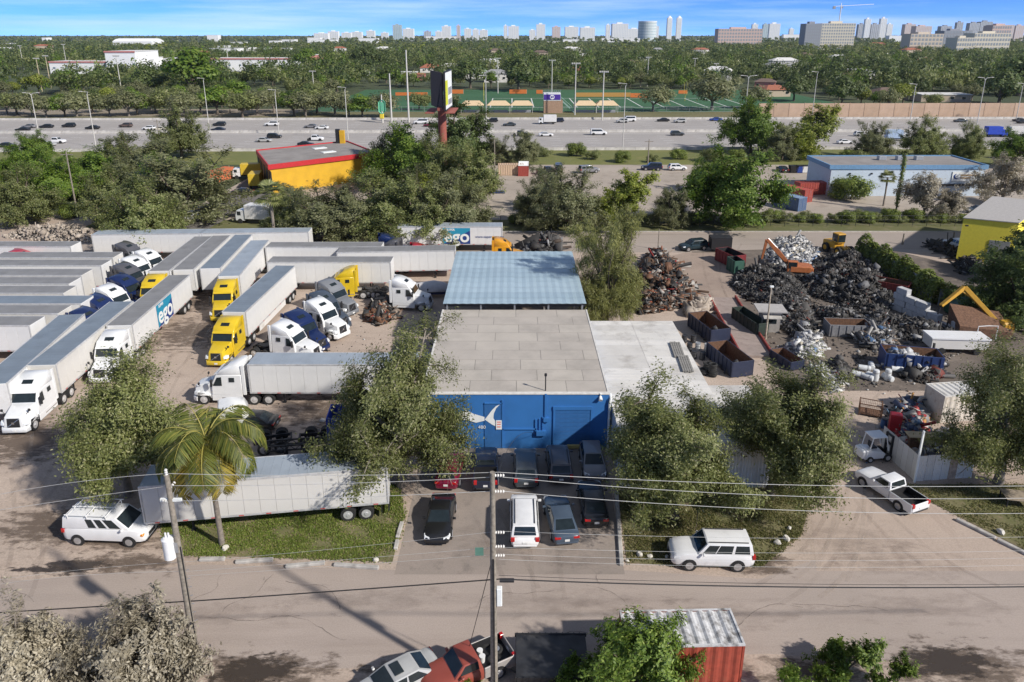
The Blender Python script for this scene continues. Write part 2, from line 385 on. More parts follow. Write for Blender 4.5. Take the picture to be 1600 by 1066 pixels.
for k in range(16):
    c = G(rt.uniform(40, 1560), rt.uniform(905, 1000)); L_ = [(c.x, c.y)]; a = rt.choice([0, 1.57]) + rt.uniform(-.4, .4)
    for _ in range(14): a += rt.uniform(-.45, .45); L_.append((L_[-1][0] + math.cos(a) * .4, L_[-1][1] + math.sin(a) * .3))
    ribbon('road_crack', [p for p in L_ if 31.5 < p[1] < 37.5] if len([p for p in L_ if 31.5 < p[1] < 37.5]) > 3 else L_[:2], .045, .042 + k * .0002, CRK)
# lawns
def lawnmat(): return gmat('lawn_soil', (.12, .125, .045), (.19, .165, .085), (.27, .2, .14), .3, .9, bump=.4)
LAWNS = {'lawn': [(-22.5, 39.3), (-13, 38.9), (-7.7, 38.6), (-7.6, 43.3), (-8.5, 47), (-14, 47), (-25, 43.5)],
         'lawn.001': [(7.4, 38.5), (12, 38.2), (16, 38.2), (19.6, 41.2), (21.4, 44.3), (21.3, 46.5), (7.9, 46.5)],
         'lawn.002': [(31.6, 43), (34, 39.4), (60, 39.4), (60, 47), (29, 47)]}
for nm, pl in LAWNS.items(): sheet(nm, pl, .03, lawnmat())
def inpoly(x, y, P):
    c = np.zeros(len(x), bool); n = len(P)
    for i in range(n):
        x0, y0 = P[i]; x1, y1 = P[(i + 1) % n]
        if y0 == y1: continue
        c ^= ((y0 > y) != (y1 > y)) & (x < (x1 - x0) * (y - y0) / (y1 - y0) + x0)
    return c
def grass(name, P, dens, h, m, label, seed, thin=.35):
    g = np.random.default_rng(seed); P_ = np.array(P); lo = P_.min(0); hi = P_.max(0); n = int((hi - lo).prod() * dens)
    x = g.uniform(lo[0], hi[0], n); y = g.uniform(lo[1], hi[1], n); k = inpoly(x, y, P)
    pat = np.sin(x * 1.3 + np.sin(y * .9)) * np.sin(y * 1.7 + 1.1 * np.sin(x * .6)) + g.normal(0, .35, n)
    k &= pat > -thin; x = x[k]; y = y[k]; n = len(x); x = x + g.normal(0, .16, n); y = y + g.normal(0, .12, n)
    a = g.uniform(0, 6.28, n); w = g.uniform(.03, .06, n); hh = g.uniform(.4, 1, n) * h
    dx = np.cos(a) * w; dy = np.sin(a) * w; lx = g.normal(0, .35, n) * hh; ly = g.normal(0, .35, n) * hh
    z0 = np.full(n, .02)
    V = np.stack([np.stack([x - dx, y - dy, z0], 1), np.stack([x + dx, y + dy, z0], 1), np.stack([x + lx + dx * .2, y + ly + dy * .2, z0 + hh], 1), np.stack([x + lx - dx * .2, y + ly - dy * .2, z0 + hh], 1)], 1).reshape(-1, 3)
    o = fast(name, V, np.arange(4 * n).reshape(-1, 4), m); stuff(o); return tag(o, label, 'grass')
GR = leafmat('grass_blades', (.12, .18, .03), (.27, .34, .065), .4, hi=(.42, .36, .17))
GR2 = leafmat('grass_blades_dry', (.11, .125, .038), (.23, .225, .08), .4, hi=(.4, .33, .18))
grass('grass', LAWNS['lawn'], 420, .13, GR, 'bright green grass in front of the long white trailer', 1, .42)
grass('grass', LAWNS['lawn.001'], 300, .15, GR2, 'patchy olive grass under the trees behind the white SUV', 2, .45)
grass('grass', LAWNS['lawn.002'], 160, .15, GR2, 'thin shaded grass at the right edge beside the driveway', 3, .2)
# ---- service road, gravel lots, verge, embankment
sheet('service_road', [(-75, 107.6), (190, 107.6), (190, 120), (96, 119.6), (30, 119.4), (-75, 121)], .004,
      gmat('service_road_asphalt', (.33, .28, .24), (.38, .32, .275), (.26, .215, .185), .1, .4, stretch=(.1, 1.2, 1), bump=.1))
part('road_kerb', None, lambda b: b.box(-10, 92, 119.65, 119.9, 0, .13), CONCRETE)['kind'] = 'structure'
verge = gmat('verge_grass', (.10, .11, .035), (.14, .135, .05), (.22, .18, .11), .08, .5, bump=.4)
sheet('verge', [(-75, 121), (30, 119.9), (190, 120), (190, 128), (-75, 128)], .008, verge)
gravel = gmat('pale_gravel', (.42, .36, .30), (.34, .29, .24), (.26, .215, .175), .06, .3, bump=.3)
sheet('gravel_lot', [(-62, 128), (150, 128), (150, 187), (-62, 187)], .004, gravel)
sheet('side_road', [(-62, 122), (-53, 122), (-50, 150), (-46, 190), (-64, 190), (-60, 150)], .010,
      gmat('side_road_asphalt', (.13, .12, .115), (.17, .155, .14), (.1, .09, .085), .1, .4, bump=.1))
emb = gmat('embankment_grass', (.17, .175, .045), (.13, .145, .042), (.23, .2, .075), .05, .3, bump=.4)
def hw(x, t):                                 # across the highway: t = 0 near edge, 1 far edge
    n0 = 209.8 + x * .0205; f0 = 289.0 + x * .0115; return n0 + (f0 - n0) * t
X0, X1 = -420, 420
sheet('embankment', [(X0, 186), (X1, 186), (X1, hw(X1, 0)), (X0, hw(X0, 0))], .006, emb)
hwm = gmat('highway_concrete', (.34, .315, .295), (.38, .355, .335), (.29, .27, .252), .05, .25, stretch=(.04, 1.6, 1), bump=.05)
sheet('highway', [(X0, hw(X0, 0)), (X1, hw(X1, 0)), (X1, hw(X1, 1)), (X0, hw(X0, 1))], .010, hwm)
LINE = mat('road_paint', (.7, .7, .68), .7, var=.2)
def stripe(name, t, w, dash=None):
    b = MB()
    if dash is None:
        n = 12
        for i in range(n):
            xa = X0 + (X1 - X0) * i / n; xb = X0 + (X1 - X0) * (i + 1) / n
            b.add([(xa, hw(xa, t) - w, .016), (xb, hw(xb, t) - w, .016), (xb, hw(xb, t) + w, .016), (xa, hw(xa, t) + w, .016)], [(0, 1, 2, 3)])
    else:
        x = X0
        while x < X1:
            xb = x + dash[0]
            b.add([(x, hw(x, t) - w, .016), (xb, hw(xb, t) - w, .016), (xb, hw(xb, t) + w, .016), (x, hw(x, t) + w, .016)], [(0, 1, 2, 3)]); x += dash[1]
    me = bpy.data.meshes.new(name); me.from_pydata(b.v, [], b.f); me.materials.append(LINE); put(bpy.data.objects.new(name, me))['kind'] = 'structure'
for t in (.05, .47, .55, .95): stripe('edge_line', t, .14)
for t in (.12, .185, .25, .315, .38, .61, .675, .74, .805, .875): stripe('lane_marking', t, .12, (3.5, 12))
def barrier(name, t, label, h=.95):
    o = thing(name, label, 'barrier'); n = 70
    prof = [(-.3, 0), (.3, 0), (.3, .1), (.13, .35), (.1, h), (-.1, h), (-.13, .35), (-.3, .1)]
    for i in range(n):
        xa = X0 + (X1 - X0) * i / n; L = (X1 - X0) / n
        def f(b):
            v = [(0.03, y, z) for y, z in prof] + [(L - .03, y, z) for y, z in prof]; k = len(prof)
            b.add(v, [tuple(range(k)), tuple(range(2 * k - 1, k - 1, -1))] + [(i_, (i_ + 1) % k, k + (i_ + 1) % k, k + i_) for i_ in range(k)])
        a = math.atan2(hw(xa + L, t) - hw(xa, t), L)
        part('segment', 'barrier%g' % h, f, MATS['barrier_concrete'], o, (xa, hw(xa, t), 0), a)
    return o
mat('barrier_concrete', (.48, .46, .43), .9, var=.2, scale=.6, dirt=(.28, .26, .24), dscale=.5)
barrier('median_barrier', .505, 'pale concrete median barrier between the two carriageways of the highway')
barrier('roadside_barrier', .004, 'pale concrete barrier along the near edge of the highway', .85)
barrier('roadside_barrier', .996, 'long grey barrier along the far edge of the highway', .85)
# beyond the highway
sheet('far_verge', [(X0, hw(X0, 1)), (X1, hw(X1, 1)), (X1, 330), (X0, 330)], .006, gmat('far_verge_grass', (.13, .13, .05), (.19, .16, .08), (.10, .11, .035), .03, .2, bump=.2))
FX0, FX1, FY0, FY1 = -88, 158, 318, 446
turf = gmat('sports_turf', (.032, .105, .042), (.04, .125, .05), (.035, .115, .045), .05, .2, bump=0)
sheet('sports_field', [(FX0, FY0), (FX1, FY0), (FX1, FY1), (FX0, FY1)], .012, turf)
b = MB()
for i in range(13):
    x = -10 + i * 10; b.add([(x - .25, 338, .02), (x + .25, 338, .02), (x + .25, 386, .02), (x - .25, 386, .02)], [(0, 1, 2, 3)])
for y in (338, 386): b.add([(-10, y - .3, .021), (110, y - .3, .021), (110, y + .3, .021), (-10, y + .3, .021)], [(0, 1, 2, 3)])
me = bpy.data.meshes.new('yard_lines'); me.from_pydata(b.v, [], b.f); me.materials.append(LINE); put(bpy.data.objects.new('yard_lines', me))['kind'] = 'structure'
sheet('far_lot', [(-300, 300), (-92, 300), (-92, 330), (-300, 330)], .010, gmat('far_lot_dust', (.32, .27, .21), (.24, .2, .15), (.16, .15, .08), .04, .2, bump=0))
sheet('house_lawn', [(96, 300), (150, 300), (150, 325), (96, 325)], .014, gmat('house_lawn_grass', (.12, .16, .05), (.15, .17, .06), (.2, .18, .1), .05, .2, bump=0))
# ================================================================= vehicle builders (x forward, y left, origin on the ground)
# rear bumper, front bumper are at -L/2, L/2; belt = window line; cab = (rear foot, rear roof, front roof, front foot)
CARS = {
 'sedan':   dict(L=4.85, W=1.84, H=1.45, belt=.93, hood=.86, tail=1.00, cab=(-1.95, -1.05, .25, 1.15), wb=2.8, wr=.33),
 'coupe':   dict(L=4.80, W=1.86, H=1.38, belt=.90, hood=.83, tail=.95, cab=(-2.0, -.85, .15, 1.05), wb=2.8, wr=.35),
 'suv':     dict(L=4.65, W=1.88, H=1.68, belt=1.06, hood=1.0, tail=1.06, cab=(-2.22, -1.85, .35, 1.15), wb=2.7, wr=.36),
 'hatch':   dict(L=4.40, W=1.82, H=1.52, belt=.98, hood=.92, tail=1.0, cab=(-2.1, -1.5, .35, 1.3), wb=2.65, wr=.33),
 'minivan': dict(L=5.10, W=1.98, H=1.76, belt=1.03, hood=1.02, tail=1.03, cab=(-2.45, -2.15, .75, 1.75), wb=3.0, wr=.34),
 'bigsuv':  dict(L=5.2, W=2.0, H=1.93, belt=1.2, hood=1.16, tail=1.2, cab=(-2.5, -2.36, .42, 1.05), wb=3.02, wr=.39),
 'van':     dict(L=5.6, W=2.02, H=2.1, belt=1.28, hood=1.2, tail=1.28, cab=(-2.72, -2.62, .95, 1.85), wb=3.5, wr=.38),
 'pickup':  dict(L=5.1, W=1.85, H=1.68, belt=1.1, hood=1.03, tail=1.1, cab=(-.62, -.48, .42, 1.02), wb=3.1, wr=.36, bed=1),
 'bigpickup': dict(L=5.7, W=2.0, H=1.9, belt=1.2, hood=1.15, tail=1.2, cab=(-.9, -.78, .75, 1.4), wb=3.6, wr=.4, bed=1),
}
def sect(x, w, zb, zt):
    h = zt - zb
    half = [(w * .80, zb), (w * .95, zb + .10 * h), (w, zb + .42 * h), (w * .985, zb + .72 * h), (w * .93, zb + .93 * h), (w * .80, zt), (w * .4, zt + .018)]
    return [(x, y, z) for y, z in half] + [(x, -y, z) for y, z in half[::-1]]
def body_fn(d):
    def f(b):
        L, Wd, bl, hd, tl = d['L'], d['W'] / 2, d['belt'], d['hood'], d['tail']; r0, r1, f1, f0 = d['cab']
        xr = -L / 2 if not d.get('bed') else r0
        zb = .22 if d['H'] < 1.6 else .30
        st = []
        if d.get('bed'): st = [(xr, 1., zb, bl)]
        else: st = [(xr, .80, zb + .16, tl * .80), (xr + .10, .90, zb + .04, tl * .93), (xr + .35, .97, zb, tl - .01)]
        for t in (0, .35, .7, 1): st.append((r0 + .1 + (f0 - .1 - r0) * t, 1., zb, bl if t < .95 else (bl + hd) / 2 + .02))
        st += [(f0 + (L / 2 - f0) * .45, .98, zb, hd), (L / 2 - .32, .94, zb, hd * .93), (L / 2 - .10, .86, zb + .02, hd * .82), (L / 2, .74, zb + .12, hd * .66)]
        st = [q for i, q in enumerate(st) if i == 0 or q[0] > st[i - 1][0] + .03]
        b.loft([sect(x, Wd * w, z0, z1) for x, w, z0, z1 in st])
    return f
def cabin_pts(d):
    r0, r1, f1, f0 = d['cab']; w0 = d['W'] / 2 * .93; w1 = d['W'] / 2 * (.72 if d['H'] < 1.6 else .80); z0 = d['belt'] - .03; z1 = d['H']
    if d['H'] > 2: w1 = d['W'] / 2 * .84
    return r0, r1, f1, f0, w0, w1, z0, z1
def cabin_fn(d):
    def f(b):
        r0, r1, f1, f0, w0, w1, z0, z1 = cabin_pts(d); zc = z1 - .05
        b.hexa([(r0, -w0, z0), (f0, -w0, z0), (f0, w0, z0), (r0, w0, z0), (r1, -w1, zc), (f1, -w1, zc), (f1, w1, zc), (r1, w1, zc)], .07, 2)
        # crowned roof skin
        S = []
        for t in np.linspace(0, 1, 7):
            x = r1 + .05 + (f1 - r1 - .1) * t; c = zc - .01 + .06 * math.sin(math.pi * (.12 + .76 * t))
            S.append([(x, y * w1 * .95, zc - .03 + (c - zc + .03) * (1 - abs(y) ** 3)) for y in (-1, -.8, -.4, 0, .4, .8, 1)] + [(x, 0, zc - .06)])
        b.loft(S)
    return f
def quad_on(c, u0, u1, v0, v1, off=.012, th=.03):
    """a thin pane on the bilinear face c[0..3] (bottom-left, bottom-right, top-right, top-left)"""
    c = [Vector(p) for p in c]
    def P_(u, v): return c[0].lerp(c[1], u).lerp(c[3].lerp(c[2], u), v)
    n = (c[1] - c[0]).cross(c[3] - c[0]).normalized()
    q = [P_(u0, v0), P_(u1, v0), P_(u1, v1), P_(u0, v1)]
    return [p - n * th for p in q] + [p + n * off for p in q]
def car(kind, col, label, loc, rz, name='parked_car', cat='car', group=None, lite=False, rack=False, extra=None):
    d = CARS[kind]; L, Wd = d['L'], d['W']
    t = thing(name, label, cat, loc, rz, group)
    part('body', 'body_' + kind, body_fn(d), col, t, smooth=40)
    part('cabin', 'cabin_' + kind, cabin_fn(d), col, t, smooth=40)
    r0, r1, f1, f0, w0, w1, z0, z1 = cabin_pts(d); zc = z1 - .05
    fr = [(f0, -w0, z0), (f0, w0, z0), (f1, w1, zc), (f1, -w1, zc)]
    re = [(r0, w0, z0), (r0, -w0, z0), (r1, -w1, zc), (r1, w1, zc)]
    sl = [(f0, w0, z0), (r0, w0, z0), (r1, w1, zc), (f1, w1, zc)]
    sr = [(r0, -w0, z0), (f0, -w0, z0), (f1, -w1, zc), (r1, -w1, zc)]
    if lite:
        def win(b):
            b.hexa(quad_on(fr, .06, .94, .12, .9)); b.hexa(quad_on(re, .08, .92, .15, .88))
            for q in (sl, sr): b.hexa(quad_on(q, .08, .92, .1, .86))
        part('windows', 'win_' + kind, win, GLASS, t, smooth=0)
    else:
        part('windscreen', 'ws_' + kind, lambda b: b.hexa(quad_on(fr, .06, .94, .1, .93), .01), GLASS, t, smooth=0)
        part('rear_window', 'rw_' + kind, lambda b: b.hexa(quad_on(re, .09, .91, .18, .9), .01), GLASS, t, smooth=0)
        n = 1 if kind in ('coupe', 'pickup') else 2
        cuts = {1: [(.14, .86)], 2: [(.1, .47), (.51, .88)]}[n]
        if kind in ('bigsuv', 'minivan'): cuts = [(.07, .30), (.315, .60), (.65, .93)]
        if kind == 'van': cuts = [(.10, .27), (.31, .43), (.47, .59)]
        for k, (a, c) in enumerate(cuts):
            part('side_window', 'sw%d_l_%s' % (k, kind), lambda b: b.hexa(quad_on(sl, a, c, .12, .86), .01), GLASS, t, smooth=0)
            part('side_window', 'sw%d_r_%s' % (k, kind), lambda b: b.hexa(quad_on(sr, 1 - c, 1 - a, .12, .86), .01), GLASS, t, smooth=0)
    wr = d['wr']; y = Wd / 2
    def wheel(b): b.cyl((0, -.115, 0), (0, .115, 0), wr, n=18)
    def rim(b):
        b.cyl((0, .10, 0), (0, .128, 0), wr * .66, n=14)
        for k in range(5):
            a = k * 1.2566; b.box(-.04, .04, .128, .14, .03, wr * .58, 0, Matrix.Rotation(a, 4, 'Y'))
    def arch(b): b.cyl((0, -.06, 0), (0, .06, 0), wr + .07, n=18)
    for sx in (1, -1):
        for sy in (1, -1):
            x = sx * d['wb'] / 2 + (.08 if kind in ('pickup', 'bigpickup') else 0)
            part('wheel_arch', 'arch%g' % wr, arch, BLACK, t, (x, sy * (y - .052), wr + .01))
            w = part('wheel', 'wheel%g' % wr, wheel, TYRE, t, (x, sy * (y - .085), wr), 0 if sy > 0 else math.pi)
            if not lite: part('rim', 'rim%g' % wr, rim, RIM, w)
    if lite: return t
    zh = d['hood'] * .70
    for sy in (1, -1):
        part('headlight', 'hl_%s%d' % (kind, sy), lambda b: b.hexa([(L / 2 - .30, sy * y * .62, zh), (L / 2 - .02, sy * y * .50, zh), (L / 2 - .10, sy * y * .89, zh), (L / 2 - .45, sy * y * .965, zh + .03),
             (L / 2 - .36, sy * y * .62, zh + .16), (L / 2 - .07, sy * y * .50, zh + .11), (L / 2 - .15, sy * y * .85, zh + .14), (L / 2 - .48, sy * y * .93, zh + .18)]), LAMP, t, smooth=0)
        zt = d['tail'] * .74; bx = -L / 2
        if d['H'] > 1.6: part('taillight', 'tl_%s%d' % (kind, sy), lambda b: b.box(bx - .012, bx + .2, sy * y * .68 if sy > 0 else sy * y * .945, sy * y * .945 if sy > 0 else sy * y * .68, zt - .03, zt + .26, .02), RED, t, smooth=0)
        else: part('taillight', 'tl_%s%d' % (kind, sy), lambda b: b.box(bx - .004, bx + .16, sy * y * .45 if sy > 0 else sy * y * .90, sy * y * .90 if sy > 0 else sy * y * .45, zt - .02, zt + .13, .02), RED, t, smooth=0)
        part('mirror', 'mir_%s' % kind, lambda b: b.box(-.07, .07, -.11, .11, -.07, .07, .025), col, t, (f0 - .38, sy * (w0 + .17), z0 + .12))
    part('number_plate', 'pl_' + kind, lambda b: b.box(-L / 2 - .028, -L / 2 + .1, -.16, .16, d['tail'] * .56, d['tail'] * .56 + .15), PLATE, t, smooth=0)
    part('grille', 'gr_' + kind, lambda b: b.box(L / 2 - .12, L / 2 + .012, -y * .40, y * .40, d['hood'] * .40, d['hood'] * .64, .02), BLACK, t)
    bmt = BLACK if kind in ('van', 'bigsuv', 'pickup') else col
    part('bumper', 'bumpf_' + kind, lambda b: b.box(L / 2 - .2, L / 2 + .03, -y * .70, y * .70, .26, d['hood'] * .37, .03), bmt, t)
    part('bumper', 'bumpr_' + kind, lambda b: b.box(-L / 2 - .02, -L / 2 + .2, -y * .78, y * .78, .36, .5, .03), bmt, t)
    if d.get('bed'):
        bx0, bx1 = -L / 2, r0 - .04; zr = d['belt'] - .03
        part('bed_floor', 'bedf_' + kind, lambda b: b.box(bx0 + .06, bx1, -y + .09, y - .09, .42, .55), BLACK, t)
        for sy in (1, -1):
            part('bed_side', 'beds_%s%d' % (kind, sy), lambda b: b.box(bx0 + .04, bx1, sy * y - .085 if sy > 0 else sy * y, sy * y if sy > 0 else sy * y + .085, .36, zr, .03), col, t)
        part('tailgate', 'tailg_' + kind, lambda b: b.box(bx0, bx0 + .07, -y + .09, y - .09, .5, zr - .01, .02), col, t)
        part('bed_liner', 'bedl_' + kind, lambda b: (b.box(bx0 + .08, bx1, y - .10, y - .088, .55, zr - .01), b.box(bx0 + .08, bx1, -y + .088, -y + .10, .55, zr - .01), b.box(bx1 - .03, bx1 + .02, -y + .1, y - .1, .5, zr)), BLACK, t, smooth=0)
    if rack:
        for sy in (1, -1): part('roof_rail', 'rail_' + kind, lambda b: b.box(r1 + .2, f1 - .1, -.025, .025, 0, .06, .01), DARKMETAL, t, (0, sy * w1 * .82, z1 - .04))
    return t

# ---------------------------------------------------------------- lorries
def dual(b, r=.52, wd=.6): b.cyl((0, -wd / 2, 0), (0, -.02, 0), r, n=20); b.cyl((0, .02, 0), (0, wd / 2, 0), r, n=20)
def single(b, r=.52, wd=.29): b.cyl((0, -wd / 2, 0), (0, wd / 2, 0), r, n=20)
def drim(b):
    for k in (0,):
        b.cyl((0, .265, 0), (0, .306, 0), .33, n=16); b.cyl((0, .3, 0), (0, .35, 0), .12, n=10)
def srim(b): b.cyl((0, .12, 0), (0, .152, 0), .33, n=16); b.cyl((0, .15, 0), (0, .22, 0), .12, n=10)
TRL, TRW, TRH, TRF = 16.15, 1.3, 4.1, 1.18
ROOFS = {'grey': mat('trailer_roof_grey', (.23, .23, .232), .6, .0, var=.14, scale=.5, dirt=(.16, .157, .152), dscale=.4),
         'blue': mat('trailer_roof_bluish', (.19, .23, .275), .55, .0, var=.12, scale=.5, dirt=(.14, .165, .195), dscale=.4),
         'pale': mat('trailer_roof_pale', (.31, .355, .405), .5, .0, var=.12, scale=.5, dirt=(.24, .27, .3), dscale=.4)}
TW = mat('trailer_white', (.72, .715, .70), .42, var=.06, scale=.7, dirt=(.55, .52, .475), dscale=.45, dpos=.54)
TW2 = mat('trailer_white_aged', (.64, .62, .58), .5, var=.07, scale=.6, dirt=(.46, .43, .38), dscale=.45, dpos=.56)
TRAIL = mat('trailer_rail', (.58, .58, .58), .4, .3)
REDMARK = mat('red_reflector', (.5, .04, .03), .4)
def trailer(label, loc, rz, roof='grey', wall=None, group='box trailers parked in the lorry yard', panels=13, decor=None, skirt=False):
    wall = wall or TW; h = TRL / 2
    t = thing('box_trailer', label, 'trailer', loc, rz, group)
    part('body', 'tr_body', lambda b: b.box(-h + .06, h - .06, -TRW + .045, TRW - .045, TRF, TRH - .05), wall, t, smooth=0)
    pl = (TRL - .3) / panels
    def pan(b): b.box(-pl / 2 + .012, pl / 2 - .012, -.02, .02, 0, TRH - TRF - .34, .006)
    for s in (1, -1):
        for k in range(panels): part('side_panel', 'tr_panel%d' % panels, pan, wall, t, (-h + .15 + pl * (k + .5), s * (TRW - .03), TRF + .16))
        part('top_rail', 'tr_top', lambda b: b.box(-h + .01, h - .01, -.045, .045, 0, .17, .01), TRAIL, t, (0, s * (TRW - .05), TRH - .17))
        part('bottom_rail', 'tr_bot', lambda b: b.box(-h + .01, h - .01, -.04, .04, 0, .15, .01), TRAIL, t, (0, s * (TRW - .04), TRF))
        for k in range(9): part('marker', 'tr_mark', lambda b: b.box(-.16, .16, -.01, .01, -.03, .03), REDMARK, t, (-h + .9 + k * 1.8, s * (TRW + .005), TRF + .075))
    part('roof', 'tr_roof', lambda b: b.hexa([(-h + .03, -TRW + .09, TRH - .07), (h - .03, -TRW + .09, TRH - .07), (h - .03, TRW - .09, TRH - .07), (-h + .03, TRW - .09, TRH - .07), (-h + .05, -TRW + .1, TRH - .015), (h - .05, -TRW + .1, TRH - .015), (h - .05, TRW - .1, TRH - .015), (-h + .05, TRW - .1, TRH - .015)]), ROOFS[roof], t, smooth=0)
    def bows(b):
        for k in range(26): x = -h + .35 + k * .62; b.box(x - .03, x + .03, -TRW + .12, TRW - .12, TRH - .02, TRH - .004)
    part('roof_bows', 'tr_bows', bows, ROOFS[roof], t, smooth=0)
    part('nose', 'tr_nose', lambda b: b.box(h - .07, h, -TRW + .1, TRW - .1, TRF + .05, TRH - .06, .03), wall, t)
    for s in (1, -1):
        part('corner_post', 'tr_post', lambda b: b.box(-.06, .06, -.06, .06, TRF, TRH - .02, .02), TRAIL, t, (h - .06, s * (TRW - .05), 0))
        part('corner_post', 'tr_post', lambda b: b.box(-.06, .06, -.06, .06, TRF, TRH - .02, .02), TRAIL, t, (-h + .06, s * (TRW - .05), 0))
        dr = part('rear_door', 'tr_door', lambda b: b.box(-.03, .03, -.585, .585, TRF + .1, TRH - .16, .01), wall, t, (-h + .02, s * .6, 0), smooth=0)
        part('lock_rod', 'tr_rod', lambda b: (b.cyl((-.05, -.12, TRF + .12), (-.05, -.12, TRH - .2), .022, n=6), b.box(-.08, -.03, -.3, .02, TRF + .85, TRF + .92)), TRAIL, dr)
        part('landing_leg', 'tr_leg', lambda b: (b.box(-.07, .07, -.07, .07, .12, TRF, .01), b.box(-.16, .16, -.14, .14, .02, .12)), DARKMETAL, t, (h - 2.9, s * .75, 0))
        part('mud_flap', 'tr_flap', lambda b: b.box(-.02, .02, -.32, .32, .25, .98), BLACK, t, (-h + .55, s * .92, 0))
        for x in (-h + 1.6, -h + 2.85):
            w = part('wheel', 'tr_dual', dual, TYRE, t, (x, s * .96, .52), 0 if s > 0 else math.pi)
            part('rim', 'tr_drim', drim, STEELRIM, w)
    part('bogie', 'tr_bogie', lambda b: (b.box(-h + .7, -h + 3.8, -.5, -.35, .7, TRF), b.box(-h + .7, -h + 3.8, .35, .5, .7, TRF), b.cyl((-h + 1.6, -.9, .52), (-h + 1.6, .9, .52), .09), b.cyl((-h + 2.85, -.9, .52), (-h + 2.85, .9, .52), .09)), DARKMETAL, t)
    part('bumper_guard', 'tr_guard', lambda b: (b.box(-h, -h + .1, -1.1, 1.1, .45, .57), b.box(-h + .02, -h + .09, -.6, -.5, .5, TRF), b.box(-h + .02, -h + .09, .5, .6, .5, TRF)), DARKMETAL, t)
    if skirt:
        for s in (1, -1): part('side_skirt', 'tr_skirt', lambda b: b.box(-h + 4.3, h - 3.4, -.02, .02, .42, TRF - .01), wall, t, (0, s * (TRW - .12), 0))
    if decor: decor(t)
    return t

